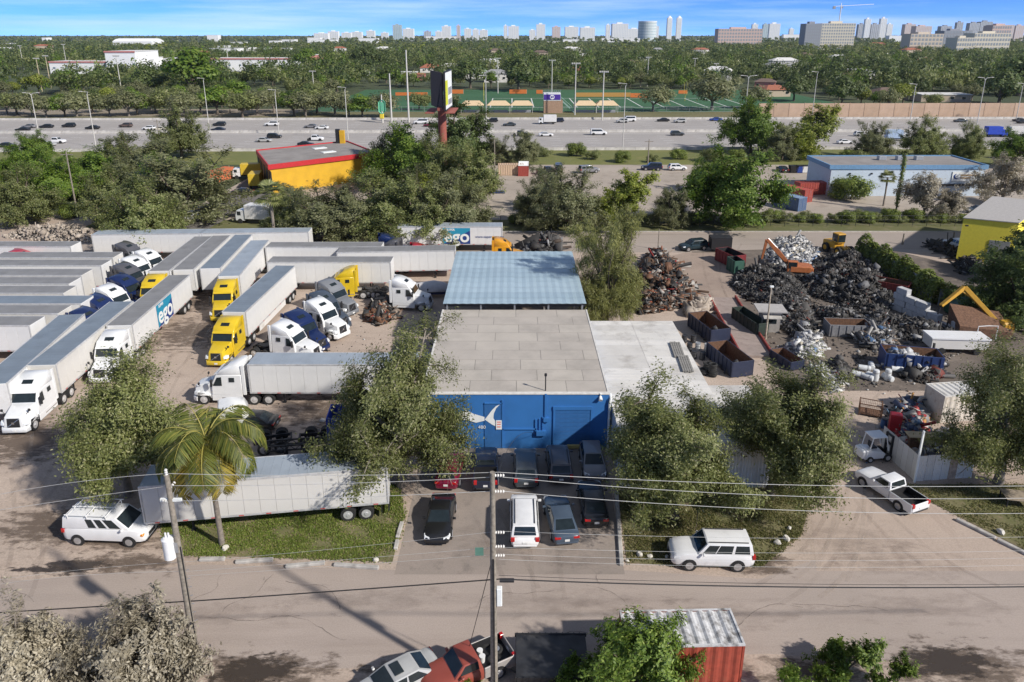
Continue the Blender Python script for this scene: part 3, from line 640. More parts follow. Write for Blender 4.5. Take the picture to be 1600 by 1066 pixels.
def tractor(label, col, loc, rz, group='lorry tractors parked in the yard', cab2=None, name='semi_tractor'):
    """sleeper tractor; origin under the fifth wheel, bumper 6.3 m ahead"""
    t = thing(name, label, 'truck', loc, rz, group)
    nar = lambda z: 1 - max(0, z - 2.1) * .055
    part('cab', 'tc_cab', lambda b: b.prism_y([(1.62, .98), (4.42, .98), (4.38, 2.12), (3.92, 3.0), (1.62, 3.0)], -1.22, 1.22, .07, nar), col, t, smooth=40)
    part('roof_fairing', 'tc_fair', lambda b: b.prism_y([(1.58, 2.9), (3.98, 2.9), (3.86, 3.1), (3.45, 3.42), (2.9, 3.72), (2.3, 3.92), (1.62, 3.98)], -1.21, 1.21, .1, nar), col, t, smooth=50)
    hood = lambda b: b.hexa([(4.36, -1.08, .85), (6.2, -.86, .8), (6.2, .86, .8), (4.36, 1.08, .85), (4.30, -1.0, 2.14), (6.08, -.70, 1.74), (6.08, .70, 1.74), (4.30, 1.0, 2.14)], .1, 2)
    part('hood', 'tc_hood', hood, col, t, smooth=50)
    for s in (1, -1):
        def fen(b):
            pr = [(5.25 + .72 * math.cos(a), .52 + .74 * math.sin(a)) for a in np.linspace(R(8), R(172), 9)]
            b.prism_y(pr + [(4.62, .98), (5.8, .98)], .74 if s > 0 else -1.2, 1.2 if s > 0 else -.74, .04)
        part('fender', 'tc_fen%d' % s, fen, col, t, smooth=50)
        part('headlight', 'tc_hl%d' % s, lambda b: b.hexa([(5.75, s * .86, 1.0), (6.22, s * .80, 1.0), (6.12, s * 1.12, 1.0), (5.75, s * 1.215, 1.0), (5.7, s * .84, 1.27), (6.15, s * .78, 1.24), (6.06, s * 1.08, 1.25), (5.72, s * 1.2, 1.3)], .02), LAMP, t)
        w = part('wheel', 'tc_st', single, TYRE, t, (5.25, s * 1.04, .52), 0 if s > 0 else math.pi); part('rim', 'tc_srim', srim, STEELRIM, w)
        for x in (-.68, .64):
            w = part('wheel', 'tr_dual', dual, TYRE, t, (x, s * .94, .52), 0 if s > 0 else math.pi); part('rim', 'tr_drim', drim, STEELRIM, w)
        part('side_window', 'tc_sw%d' % s, lambda b: b.prism_y([(3.42, 1.95), (4.22, 1.95), (3.82, 2.74), (3.42, 2.78)], s * 1.228 if s > 0 else -1.24, 1.24 if s > 0 else s * 1.228, 0, lambda z: nar(z) + .004), GLASS, t, smooth=0)
        part('sleeper_window', 'tc_slw%d' % s, lambda b: b.prism_y([(2.25, 2.3), (2.75, 2.3), (2.75, 2.72), (2.25, 2.72)], s * 1.228 if s > 0 else -1.24, 1.24 if s > 0 else s * 1.228, 0, lambda z: nar(z) + .004), GLASS, t, smooth=0)
        part('fuel_tank', 'tc_tank', lambda b: b.cyl((1.75, 0, .72), (3.55, 0, .72), .33, n=14), CHROME if s > 0 else TRAIL, t, (0, s * .88, 0))
        part('side_fairing', 'tc_skirt%d' % s, lambda b: b.box(1.65, 4.45, (1.13 if s > 0 else -1.2), (1.2 if s > 0 else -1.13), .42, 1.02, .03), col, t)
        part('mirror', 'tc_mir', lambda b: b.box(-.08, .08, -.12, .12, -.36, .36, .04), BLACK, t, (4.28, s * 1.44, 2.3))
        part('mirror_arm', 'tc_mira%d' % s, lambda b: (b.cyl((4.2, s * 1.18, 2.5), (4.28, s * 1.44, 2.5), .025, n=6), b.cyl((4.2, s * 1.18, 2.1), (4.28, s * 1.44, 2.1), .025, n=6)), BLACK, t)
        part('hood_mirror', 'tc_hm%d' % s, lambda b: (b.cyl((5.6, s * .82, 1.7), (5.55, s * 1.12, 2.05), .025, n=6), b.box(5.48, 5.62, s * 1.12 - .1, s * 1.12 + .1, 1.98, 2.2, .03)), BLACK, t)
        part('exhaust_panel', 'tc_ex%d' % s, lambda b: b.box(1.3, 1.6, (1.0 if s > 0 else -1.19), (1.19 if s > 0 else -1.0), .98, 3.9, .03), col, t)
    ws = [(4.40, -1.12, 2.13), (4.40, 1.12, 2.13), (3.93, 1.10, 3.0), (3.93, -1.10, 3.0)]
    part('windscreen', 'tc_ws', lambda b: b.hexa(quad_on(ws, .05, .95, .06, .93, .03), .01), GLASS, t, smooth=0)
    part('sun_visor', 'tc_vis', lambda b: b.hexa([(3.9, -1.06, 3.02), (4.16, -1.04, 2.93), (4.16, 1.04, 2.93), (3.9, 1.06, 3.02), (3.9, -1.06, 3.09), (4.14, -1.04, 2.97), (4.14, 1.04, 2.97), (3.9, 1.06, 3.09)]), col, t)
    part('skylight', 'tc_sky', lambda b: b.hexa(quad_on([(3.46, -1.1, 3.415), (3.46, 1.1, 3.415), (2.9, 1.1, 3.72), (2.9, -1.1, 3.72)], .30, .70, .12, .8, .03)), GLASS, t, smooth=0)
    part('grille', 'tc_gr', lambda b: b.hexa([(6.1, -.55, .82), (6.235, -.52, .82), (6.235, .52, .82), (6.1, .55, .82), (6.0, -.52, 1.6), (6.135, -.5, 1.6), (6.135, .5, 1.6), (6.0, .52, 1.6)], .02), BLACK, t)
    part('grille_bar', 'tc_grb', lambda b: (b.tube([(6.25, -.52, .86), (6.16, .5, 1.56)], .022), b.box(6.19, 6.235, -.1, .1, 1.12, 1.3)), CHROME, t)
    part('bumper', 'tc_bump', lambda b: b.hexa([(5.85, -1.2, .34), (6.3, -.98, .34), (6.3, .98, .34), (5.85, 1.2, .34), (5.85, -1.2, .8), (6.27, -.96, .8), (6.27, .96, .8), (5.85, 1.2, .8)], .05), col, t)
    part('number_plate', 'tc_pl', lambda b: b.box(6.3, 6.315, -.16, .16, .46, .62), PLATE, t, smooth=0)
    part('frame', 'tc_frame', lambda b: (b.box(-1.35, 4.4, -.45, -.35, .62, .95), b.box(-1.35, 4.4, .35, .45, .62, .95), b.box(-1.35, -1.2, -.45, .45, .62, .95), b.cyl((-.68, -.9, .52), (-.68, .9, .52), .1), b.cyl((.64, -.9, .52), (.64, .9, .52), .1), b.cyl((5.25, -.9, .52), (5.25, .9, .52), .08)), DARKMETAL, t)
    part('fifth_wheel', 'tc_fifth', lambda b: (b.cyl((-.05, 0, .98), (-.05, 0, 1.1), .5, n=18), b.box(-.9, -.2, -.35, .35, .98, 1.06)), DARKMETAL, t)
    part('deck_plate', 'tc_deck', lambda b: b.box(.9, 1.6, -.5, .5, .96, 1.0), GREYMETAL, t)
    return t
def hitch(tr_loc, rz):
    """where the tractor stands that carries a trailer"""
    d = TRL / 2 - .92; return (tr_loc[0] + d * math.cos(rz), tr_loc[1] + d * math.sin(rz), 0)
# ================================================================= plant builders
BARK = mat('bark', (.13, .105, .08), .95, var=.3, scale=5, bump=.5)
BARKG = mat('bark_grey', (.22, .19, .16), .95, var=.3, scale=5, bump=.5)
LEAF = {
 'oak':   leafmat('leaf_oak', (.13, .155, .045), (.30, .325, .11), .45, hi=(.5, .48, .26)),
 'olive': leafmat('leaf_olive', (.135, .165, .052), (.29, .325, .11), .46, hi=(.37, .36, .18)),
 'grey':  leafmat('leaf_greygreen', (.15, .168, .074), (.30, .315, .15), .46, hi=(.36, .35, .21)),
 'green': leafmat('leaf_green', (.085, .165, .02), (.23, .34, .048), .46, hi=(.3, .38, .07)),
 'lime':  leafmat('leaf_lime', (.15, .195, .026), (.33, .38, .058), .46, hi=(.4, .4, .09)),
 'dark':  leafmat('leaf_dark', (.055, .092, .027), (.15, .2, .058), .4, hi=(.2, .23, .08)),
 'silver': leafmat('leaf_silver', (.25, .222, .16), (.47, .42, .315), .3, hi=(.62, .56, .43)),
 'feather': leafmat('leaf_feather', (.15, .17, .05), (.33, .33, .1), .25),
 'bright': leafmat('leaf_bright', (.08, .145, .02), (.22, .32, .05), .4, hi=(.36, .44, .1)),
 'vine':  leafmat('leaf_vine', (.075, .12, .02), (.24, .29, .05), .3),
}
def leaves(pos, nrm, a, w, g):
    """one leaf-shaped quad per position"""
    n = len(pos); nrm = nrm / np.linalg.norm(nrm, axis=1, keepdims=True)
    r = g.normal(size=(n, 3)); u = np.cross(nrm, r); u /= np.linalg.norm(u, axis=1, keepdims=True) + 1e-9; v = np.cross(nrm, u)
    s = g.uniform(.6, 1.25, (n, 1)); u = u * a * s; v = v * w * s
    V = np.stack([pos - u, pos - v * .9 - u * .1, pos + u, pos + v * .9 + u * .1], 1).reshape(-1, 3)
    return V, np.arange(4 * n).reshape(-1, 4)
def crown(g, n, rx, ry, rz, zc, K, leaf, fill=.35, droop=0., low=-.45, cr=(.26, .42)):
    """leaves gathered in clumps on an uneven crown; returns leaf arrays and clump centres"""
    C = []; Lb = []
    NL = 13 if K > 55 else 9
    while len(Lb) < NL:
        d = g.normal(size=3); d /= np.linalg.norm(d)
        if d[2] > low * .8 and all(d @ e_ < (.86 if K > 55 else .8) for e_, _ in Lb): Lb.append((d, g.uniform(.62, 1.0)))
    while len(C) < K:
        e_, q_ = Lb[g.integers(NL)]; d = e_ + g.normal(0, .38, 3); d /= np.linalg.norm(d)
        if d[2] < low: continue
        C.append(d * q_ * g.uniform(.55, 1.0))
    C = np.array(C); Rr = g.uniform(cr[0], cr[1], K); dens = Rr ** 2 * g.uniform(.6, 1.4, K); dens /= dens.sum()
    k = g.choice(K, n, p=dens); d = g.normal(size=(n, 3)); d /= np.linalg.norm(d, axis=1, keepdims=True)
    rad = np.where(g.random(n) < fill, g.random(n), g.uniform(.72, 1.05, n)); rad = np.where(g.random(n) < .1, g.uniform(1.0, 1.55, n), rad)
    p = C[k] + d * (Rr[k] * rad)[:, None]
    if droop: p[:, 2] -= droop * (p[:, 0] ** 2 + p[:, 1] ** 2)
    sc = np.array([rx, ry, rz]); P_ = p * sc + np.array([0, 0, zc])
    nr = d * 1.3 + C[k] * .5 + np.array([0, 0, .5]) + g.normal(0, .36, (n, 3))
    V, F = leaves(P_, nr, leaf[0], leaf[1], g)
    return V, F, C * sc + np.array([0, 0, zc])
def limbs(C, h0, r, seed, lean=(0, 0), take=9):
    rnd = random.Random(seed)
    def f(b):
        top = Vector((lean[0], lean[1], h0))
        b.tube([(0, 0, -.15), (lean[0] * .2 + .03 * r, lean[1] * .2, h0 * .35), (lean[0] * .6, lean[1] * .6, h0 * .7), top], [r * 1.35, r, r * .9, r * .8], 9)
        for c in C[:take]:
            c = Vector(c); m = top.lerp(c, .5) + Vector((rnd.uniform(-.3, .3), rnd.uniform(-.3, .3), rnd.uniform(-.1, .3))) * r * 3
            b.tube([top - Vector((0, 0, r)), m, top.lerp(c, .95)], [r * .62, r * .36, r * .12], 6)
    return f
TREES = {}
def treekind(key, kind, n, rx, ry, rz, zc, K, leaf, trunk_h, trunk_r, seed, bark=None, **kw):
    g = np.random.default_rng(seed); lean = kw.pop('lean', (0, 0)); take = kw.pop('take', 9)
    V, F, C = crown(g, n, rx, ry, rz, zc, K, leaf, **kw)
    V[:, 0] += lean[0]; V[:, 1] += lean[1]; C = C + np.array([lean[0], lean[1], 0])
    TREES[key] = (npmesh('crown', V, F, LEAF[kind]), limbs(C, trunk_h, trunk_r, seed, lean, take), bark or BARK)
def tree(key, label, loc, rz=0., sc=1., name='tree', group=None, cat='tree'):
    cm, fn, bark = TREES[key]
    t = thing(name, label, cat, loc, rz, group, sc)
    put(bpy.data.objects.new('crown', cm), t)
    part('trunk', 'trunk_' + key, fn, bark, t, smooth=60)
    return t
def spraytree(key, kind, R_, top, h0, nl, nb, ntw, nleaf, leaf, r, seed, bark=None, lean=(0, 0), droop=.12, spread=.036, needle=False, wire=True, lo=.05, cut=.35):
    """a tree grown limb by limb: leaves sit in sprays along the twigs, so sky and ground show between them"""
    g = np.random.default_rng(seed); T0 = np.array([lean[0], lean[1], h0]); un = lambda v: v / np.linalg.norm(v); segs = []; LP, LN, LD = [], [], []
    cen = np.array([lean[0], lean[1], (h0 + top) * .5])
    for i in range(nl):
        a = 6.283 * i / nl * 1.618 * 2 + g.uniform(-.3, .3); upw = i % 3 == 0
        el = g.uniform(.95, 1.4) if upw else g.uniform(lo, .78)
        d = np.array([math.cos(a) * math.cos(el), math.sin(a) * math.cos(el), math.sin(el)]); L = (top - h0) * g.uniform(.5, .78) if upw else R_ * g.uniform(.5, .82)
        st = T0 * g.uniform(.8, 1.0) + np.array([0, 0, .15 * (top - h0) * g.random() if upw else 0])
        mid_ = st + d * L * .5 + np.array([0, 0, .06 * L]) + g.normal(0, .05 * L, 3); en = st + d * L + g.normal(0, .06 * L, 3); segs.append(([st, mid_, en], [r * .55, r * .36, r * .16], 6))
        for j in range(nb):
            t_ = g.uniform(.3, 1.0); p = st * (1 - t_) ** 2 + mid_ * 2 * t_ * (1 - t_) + en * t_ ** 2; bd = un(d * .55 + g.normal(0, .55, 3) + np.array([0, 0, .12])); bl = R_ * g.uniform(.26, .46)
            e2 = p + bd * bl; m2 = p + bd * bl * .5 + np.array([0, 0, .05 * bl]); segs.append(([p, m2, e2], [r * .2, r * .13, r * .05], 4))
            for k in range(ntw):
                u = g.uniform(.15, 1.05); q = p + bd * bl * u; td = un(bd * .45 + g.normal(0, .6, 3) + np.array([0, 0, -droop])); tl = R_ * g.uniform(.09, .19)
                m = int(nleaf * g.uniform(.5, 1.5)); s_ = g.uniform(0, 1.1, (m, 1)); c = q + td * tl * s_ - np.array([0, 0, 1]) * droop * tl * s_ ** 2 + g.normal(0, spread * R_, (m, 3))
                if wire and k % 3 == 0: segs.append(([q, q + td * tl], [r * .05, r * .03], 3))
                LP.append(c); LN.append(un(q - cen) * .9 + np.array([0, 0, .55]) + g.normal(0, .42, (m, 3))); LD.append(np.tile(td, (m, 1)))
    P_ = np.concatenate(LP); N_ = np.concatenate(LN); ok = P_[:, 2] > cut; P_ = P_[ok]; N_ = N_[ok]; D_ = np.concatenate(LD)[ok]; n = len(P_)
    if needle:
        u = D_ * .5 + g.normal(0, .35, (n, 3)) + np.array([0, 0, -.35]); u = u / np.linalg.norm(u, axis=1, keepdims=True) * leaf[0] * g.uniform(.6, 1.2, (n, 1)); w = np.cross(u, g.normal(size=(n, 3))); w = w / np.linalg.norm(w, axis=1, keepdims=True) * leaf[1]
        V = np.stack([P_ - u, P_ - w, P_ + u, P_ + w], 1).reshape(-1, 3); F = np.arange(4 * n).reshape(-1, 4)
    else: V, F = leaves(P_, N_, leaf[0], leaf[1], g)
    def f(b):
        b.tube([(0, 0, -.15), (lean[0] * .2 + .03, lean[1] * .2, h0 * .35), (lean[0] * .6, lean[1] * .6, h0 * .7), tuple(T0), tuple(T0 + np.array([0, 0, (top - h0) * .45]))], [r * 1.35, r, r * .9, r * .75, r * .2], 9)
        for p, rr, n_ in segs: b.tube([tuple(q) for q in p], rr, n_)
    TREES[key] = (npmesh('crown', V, F, LEAF[kind]), f, bark or BARK)
# near trees, unit size in metres
spraytree('oakA', 'oak', 4.8, 8.8, 2.2, 13, 9, 10, 76, (.095, .046), .24, 11, BARKG, spread=.046, lo=.12, cut=1.3)
spraytree('oakB', 'oak', 5.6, 11.8, 2.4, 15, 9, 10, 78, (.095, .046), .27, 12, BARKG, spread=.046, lo=.1, cut=2.2)
spraytree('oakC', 'oak', 5.0, 9.2, 2.6, 14, 9, 10, 70, (.095, .046), .26, 13, BARK, lean=(.4, .2), spread=.046, lo=.22, cut=2.0, droop=.05)
spraytree('silver', 'silver', 3.9, 4.9, .7, 13, 9, 8, 36, (.115, .055), .16, 14, BARKG, droop=-.1, spread=.03)
spraytree('brightA', 'bright', 4.2, 5.2, .8, 13, 9, 8, 40, (.12, .06), .16, 15, spread=.032)
spraytree('brightbush', 'bright', 1.9, 3.0, .4, 10, 7, 6, 22, (.11, .05), .06, 16, droop=-.25, spread=.04)
# middle distance
spraytree('midolive', 'olive', 6.2, 9.6, 1.8, 12, 7, 7, 50, (.155, .078), .26, 21, wire=False)
spraytree('midgrey', 'grey', 6.0, 9.4, 1.8, 12, 7, 7, 50, (.15, .075), .24, 22, wire=False)
spraytree('midgreen', 'green', 6.2, 10.4, 1.9, 13, 8, 7, 44, (.18, .10), .28, 23, wire=False, spread=.04)
spraytree('midlime', 'lime', 5.6, 8.6, 2.0, 10, 7, 6, 34, (.19, .10), .24, 24, wire=False)
spraytree('middark', 'dark', 5.6, 10.6, 1.4, 13, 8, 7, 46, (.18, .10), .28, 25, wire=False, spread=.042)
spraytree('midsilver', 'silver', 4.6, 6.4, 1.3, 10, 7, 6, 26, (.15, .07), .17, 26, BARKG, wire=False)
treekind('thicket', 'vine', 6500, 3.0, 2.8, 2.0, 1.6, 26, (.16, .085), .7, .1, 27, low=-.8)
treekind('scrub', 'olive', 5500, 2.6, 2.4, 1.7, 1.4, 24, (.15, .075), .6, .09, 28, low=-.8)
# far
treekind('farolive', 'olive', 2400, 5.2, 5, 3.8, 4.9, 30, (.38, .2), 2.2, .3, 31, take=6, low=-.7, cr=(.2, .4))
treekind('fargrey', 'grey', 2400, 5.4, 5, 3.6, 4.8, 30, (.38, .2), 2.2, .28, 32, BARKG, take=6, low=-.7, cr=(.2, .4))
treekind('fargreen', 'green', 2400, 5.2, 5, 4.0, 5.2, 30, (.4, .22), 2.2, .3, 33, take=6, low=-.7, cr=(.2, .4))
treekind('fardark', 'dark', 2400, 5.4, 5.2, 4.4, 5.4, 30, (.42, .24), 2.2, .3, 34, take=6, low=-.7, cr=(.2, .4))
treekind('farlime', 'lime', 2400, 4.6, 4.6, 3.6, 4.9, 30, (.38, .21), 2.2, .28, 35, take=6, low=-.7, cr=(.2, .4))

# the feathery casuarina
spraytree('feather', 'feather', 5.6, 15.5, 2.0, 22, 8, 7, 44, (.34, .026), .26, 5, droop=.35, spread=.05, needle=True)

FROND = leafmat('frond_green', (.10, .135, .025), (.23, .25, .05), .4, hi=(.36, .32, .07))
FRONDY = leafmat('frond_yellow', (.24, .21, .035), (.46, .36, .06), .4, hi=(.52, .34, .06))
RACHIS = mat('frond_rib', (.34, .30, .07), .6)
def coconut(label, loc, H=8.2, top=(.9, -1.2)):
    rnd = random.Random(8); t = thing('coconut_palm', label, 'palm', loc)
    def tr(b): b.tube([(top[0] * s ** 1.5, top[1] * s ** 1.5, H * s - .1) for s in np.linspace(0, 1, 12)], [.2 - .07 * s for s in np.linspace(0, 1, 12)], 9)
    part('trunk', None, tr, BARKG, t, smooth=60)
    hub = Vector((top[0], top[1], H))
    N = 22
    for k in range(N):
        a = k * 2.399 + rnd.uniform(-.2, .2); lvl = k / N; L = rnd.uniform(4.1, 4.8)
        el = R(74 - 78 * lvl + rnd.uniform(-8, 8)); pts = []; p = hub.copy(); e_ = el
        for s in range(13):
            pts.append(p.copy()); p += Vector((math.cos(a) * math.cos(e_), math.sin(a) * math.cos(e_), math.sin(e_))) * L / 12; e_ -= R(7.2 + 2.4 * lvl + s * .75)
        V = []; g = np.random.default_rng(k); Q = MB(); Q.tube(pts, [.05 - .0035 * i for i in range(13)], 5)
        for s in np.linspace(.1, 1, 66):
            i = min(int(s * 12), 11); q = pts[i].lerp(pts[i + 1], s * 12 - i); d = (pts[i + 1] - pts[i]).normalized()
            side = d.cross(Vector((0, 0, 1))).normalized(); up = side.cross(d)
            ll = 1.2 * math.sin(math.pi * (.12 + .8 * s)) + .12
            for sg in (1, -1):
                dv = (side * sg * .85 + d * .55 - up * .12).normalized(); tip = q + dv * ll * rnd.uniform(.85, 1.1) - Vector((0, 0, ll * rnd.uniform(.25, .6)))
                mid = q.lerp(tip, .5) + Vector((0, 0, .05)); wv = d * .052
                V += [q - wv, mid - wv, tip, mid + wv]
        V = np.array([v[:] for v in V]); F = np.arange(len(V)).reshape(-1, 4)
        fr = fast('frond', V, F, FRONDY if lvl > .66 and k % 3 != 1 else FROND, t)
        me = bpy.data.meshes.new('rib'); me.from_pydata(Q.v, [], Q.f); me.materials.append(RACHIS); put(bpy.data.objects.new('rib', me), fr)
    for k in range(6):
        a = k * 1.05; part('coconut', 'coconut', lambda b: b.loft([[(r * math.cos(u), r * math.sin(u), z) for u in np.linspace(0, 5.5, 8)] for r, z in ((.03, -.14), (.1, -.08), (.12, 0), (.09, .09), (.03, .14))]), mat('coconut_husk', (.3, .2, .06), .7), t, hub + Vector((.24 * math.cos(a), .24 * math.sin(a), -.22)), smooth=60)
    return t
def fanpalm(label, loc, H=6., sc=1., group=None):
    t = thing('fan_palm', label, 'palm', loc, 0, group, sc)
    if 'fan' not in TREES:
        g = np.random.default_rng(3); n = 44; V = []
        for k in range(n):
            d = g.normal(size=3); d[2] = abs(d[2]) * .9 - .45; d /= np.linalg.norm(d); c = np.array([0, 0, H]) + d * 1.0
            up = np.array([0, 0, 1.]); s = np.cross(d, up); s /= np.linalg.norm(s); v = np.cross(s, d)
            for q in np.linspace(-1.25, 1.25, 11):
                e_ = d * math.cos(q) + s * math.sin(q) ; tip = c + e_ * 1.0 - up * .25; w = np.cross(e_, v) * .07; m_ = c + e_ * .55
                V += [c, m_ - w, tip, m_ + w]
        V = np.array(V); TREES['fan'] = npmesh('crown', V, np.arange(len(V)).reshape(-1, 4), LEAF['oak'])
    put(bpy.data.objects.new('crown', TREES['fan']), t)
    part('trunk', 'fan_trunk', lambda b: b.tube([(0, 0, -.1), (.05, 0, H * .5), (0, 0, H)], [.2, .17, .2], 8), BARKG, t, smooth=60); return t
# ================================================================= the blue workshop
BLUE = mat('blue_wall', (.03, .155, .42), .65, var=.08, scale=.6, dirt=(.03, .135, .36), dscale=.35, bump=.05)
BLUED = mat('blue_door', (.028, .125, .335), .6, var=.08)
ROOFG = mat('roof_membrane', (.46, .42, .37), .9, var=.06, scale=.5, dirt=(.37, .34, .30), dscale=.22, dpos=.5)
ROOFG2 = mat('roof_membrane_worn', (.44, .40, .355), .9, var=.07, scale=.5, dirt=(.345, .315, .28), dscale=.22, dpos=.48)
bx0, bx1, by0, by1, bh = -7.2, 7.75, 52, 70.4, 5.0
t = thing('workshop', 'bright blue flat-roofed workshop with grey membrane roof behind the parked cars', 'building', (0, 0, 0))
part('wall', None, lambda b: b.box(bx0, bx1, by0, by1, 0, bh - .1), BLUE, t, smooth=0)
rf = part('roof', None, lambda b: b.box(bx0 - .05, bx1 + .05, by0 - .02, by1 + .02, bh - .1, bh - .02), mat('roof_joint', (.27, .25, .225), .9), t, smooth=0)
rnd = random.Random(4); n = 9; dy = (by1 - by0 - .3) / n
for r in range(n):
    y = by0 + .3 + r * dy; cuts = sorted([bx0, bx1] + [bx0 + 3.9 * k + (1.7 if r % 2 else 0) + rnd.uniform(-.3, .3) for k in (1, 2, 3)])
    for a, c in zip(cuts, cuts[1:]):
        if c - a < .4: continue
        z = bh - .02 + rnd.uniform(.004, .016)
        part('roof_sheet', None, lambda b: b.box(a + .03, c - .03, y + .03, y + dy - .03, bh - .02, z), rnd.choice([ROOFG, ROOFG2]), rf, smooth=0)
part('coping', None, lambda b: (b.box(bx0 - .06, bx1 + .06, by0 - .06, by0 + .28, bh - .08, bh + .03, .01), b.box(bx0 - .07, bx0 + .1, by0 + .28, by1, bh - .08, bh + .03), b.box(bx1 - .08, bx1 + .06, by0 + .28, by1, bh - .08, bh + .03)), mat('coping_white', (.66, .64, .6), .6, dirt=(.4, .37, .33)), t, smooth=0)
def X52(px, py): return Xat(px, 52, Hat(py, 52))
def wallbox(name, px0, px1, py0, py1, d0, d1, m, par=t, **k):
    x0, x1, z0, z1 = X52(px0, (py0 + py1) / 2), X52(px1, (py0 + py1) / 2), Hat(py1, 52), Hat(py0, 52)
    return part(name, None, lambda b: b.box(x0, x1, 52 - d1, 52 - d0, max(0.02, z0), z1), m, par, smooth=0, **k)
dr = wallbox('roller_door', 867, 922, 640, 699, -.02, .02, BLUED)
zt, zb_, xa, xb = Hat(640, 52), .05, X52(867, 660), X52(922, 660)
for k in range(9):
    z = zb_ + (zt - zb_) * k / 9; h_ = (zt - zb_) / 9
    part('door_slat', 'slat', lambda b: b.box(0, xb - xa, -.05, -.02, .012, h_ - .012, .008), BLUED, dr, (xa, 52, z), smooth=0)
for a, c in ((864, 867), (922, 925)): wallbox('door_frame', a, c, 637, 699, 0, .09, BLUE)
wallbox('door_frame', 864, 925, 635, 640, .002, .1, BLUE)
wallbox('door_sill', 886, 909, 694, 699, .05, .2, mat('sill_yellow', (.6, .5, .2), .8))
for a, c, u, v in ((851, 854, 615, 655), (836, 838.5, 655, 678), (842, 844.5, 654, 672), (847, 849, 651, 672), (785, 838, 669, 671), (784, 786.5, 625, 699), (757, 785, 629, 631)): wallbox('conduit', a, c, u, v, .0, .09, BLUE)
wallbox('meter_box', 838, 853, 672, 679, 0, .25, BLUE); wallbox('meter_box', 849, 858, 652, 658, .0, .2, BLUE)
wallbox('door', 757, 786, 632, 700, .0, .05, BLUED)
part('vent_pipe', None, lambda b: (b.cyl((X52(853, 600), 52.5, bh - .1), (X52(853, 600), 52.5, bh + 1.35), .05), b.cyl((X52(853, 600), 52.5, bh + 1.3), (X52(853, 600), 52.5, bh + 1.5), .11)), DARKMETAL, t)
SIGNW = mat('sign_white', (.8, .82, .8), .5, var=.05)
part('wall_lamp', None, lambda b: (b.cyl((X52(938, 620), 51.98, Hat(620, 52)), (X52(938, 620), 51.7, Hat(623, 52)), .12, .17), b.cyl((X52(938, 620), 51.98, Hat(618, 52)), (X52(938, 620), 51.9, Hat(614, 52)), .06)), SIGNW, t)
part('drain_pipe', None, lambda b: b.tube([(7.95, 52.4, 4.75), (7.9, 51.85, 4.6), (7.82, 51.85, 4.2), (7.82, 51.85, .1)], .09, 8), SIGNW, t)
# painted tail fin and lettering
def fin(b):
    o = [(781, 631.5), (775, 634), (769, 640), (763, 648), (757.5, 655), (763, 659), (769, 663), (775, 666), (782, 664), (775, 659), (771, 653), (771.5, 646), (775, 638)]
    v = [(X52(p, q), 51.93, Hat(q, 52)) for p, q in o]; k = len(v)
    c = [(6, 7, 8, 9), (5, 6, 9, 10), (3, 4, 5, 10), (2, 3, 10, 11), (1, 2, 11, 12), (0, 1, 12)]
    b.add(v, c)
part('tail_fin_emblem', None, fin, SIGNW, t, smooth=0)
def splash(b):
    o = [(716, 648), (728, 640), (740, 646), (757, 651), (757, 657), (744, 660), (730, 656), (718, 655)]
    b.add([(X52(p, q), 51.93, Hat(q, 52)) for p, q in o], [(0, 1, 2, 7), (2, 3, 4, 5), (2, 5, 6, 7)])
part('emblem_body', None, splash, SIGNW, t, smooth=0)
text('lettering', '480', .42, SIGNW, t, (X52(753, 667), 51.92, Hat(667, 52)), (math.pi / 2, 0, 0))
sg = wallbox('notice', 775, 784, 656, 670, .09, .12, SIGNW)
NOTR = mat('notice_red', (.75, .25, .2), .5)
for k, q in enumerate((658.5, 662, 666)): wallbox('notice_line', 776.5, 782.5, q - .9, q + .9, .12, .128, NOTR, sg)
wallbox('mural', 671, 705, 640, 700, .0, .012, mat('mural_teal', (.03, .25, .5), .6, var=.3, scale=1.5, dirt=(.1, .4, .5), dscale=.8))
wallbox('white_door_frame', 667, 670, 672, 697, .0, .06, SIGNW)

# ================================================================= the open shed behind it
TEAL = [mat('shed_sheet_%d' % k, c, .45, .2, var=.06, scale=.5, dirt=(.48, .55, .58), dscale=.3, dpos=.62) for k, c in enumerate([(.43, .555, .625), (.46, .585, .655), (.40, .52, .59)])]
sx0, sx1, sy0, sy1 = -7.2, 7.75, 70.55, 89.6
t = thing('open_shed', 'open shed with pale blue metal roof sheets behind the blue workshop', 'shed')
b0 = part('roof', None, lambda b: b.box(sx0 + .1, sx1 - .1, sy0 + .1, sy1 - .1, 5.46, 5.54), DARKMETAL, t, smooth=0)
def csheet(b, w=5.0, l=1.73):
    n_ = 12; S = []
    for k in range(n_ + 1): S.append((w * k / n_, .035 if k % 2 else 0))
    v = [(x, 0, z + .02) for x, z in S] + [(x, l + .1, z) for x, z in S]
    b.add(v, [(k, k + 1, n_ + 2 + k, n_ + 1 + k) for k in range(n_)])
for r in range(11):
    for c in range(3):
        part('roof_sheet', 'shed_sheet', csheet, TEAL[(r * 2 + c * 3 + (r // 3)) % 3], b0, (sx0 + c * 4.985, sy0 + r * 1.72 + rnd.uniform(-.03, .03), 5.56 + .004 * (r % 2) + .003 * c), smooth=0)
for k in range(5):
    for y in (sy0 + .4, (sy0 + sy1) / 2, sy1 - .4):
        part('post', 'shed_post', lambda b: b.box(-.09, .09, -.09, .09, 0, 5.46), GREYMETAL, t, (sx0 + .4 + k * 3.54, y, 0))
part('beam', None, lambda b: [b.box(sx0 + .1, sx1 - .1, y - .08, y + .08, 5.16, 5.46) for y in (sy0 + .4, (sy0 + sy1) / 2, sy1 - .4)], DARKMETAL, t, smooth=0)
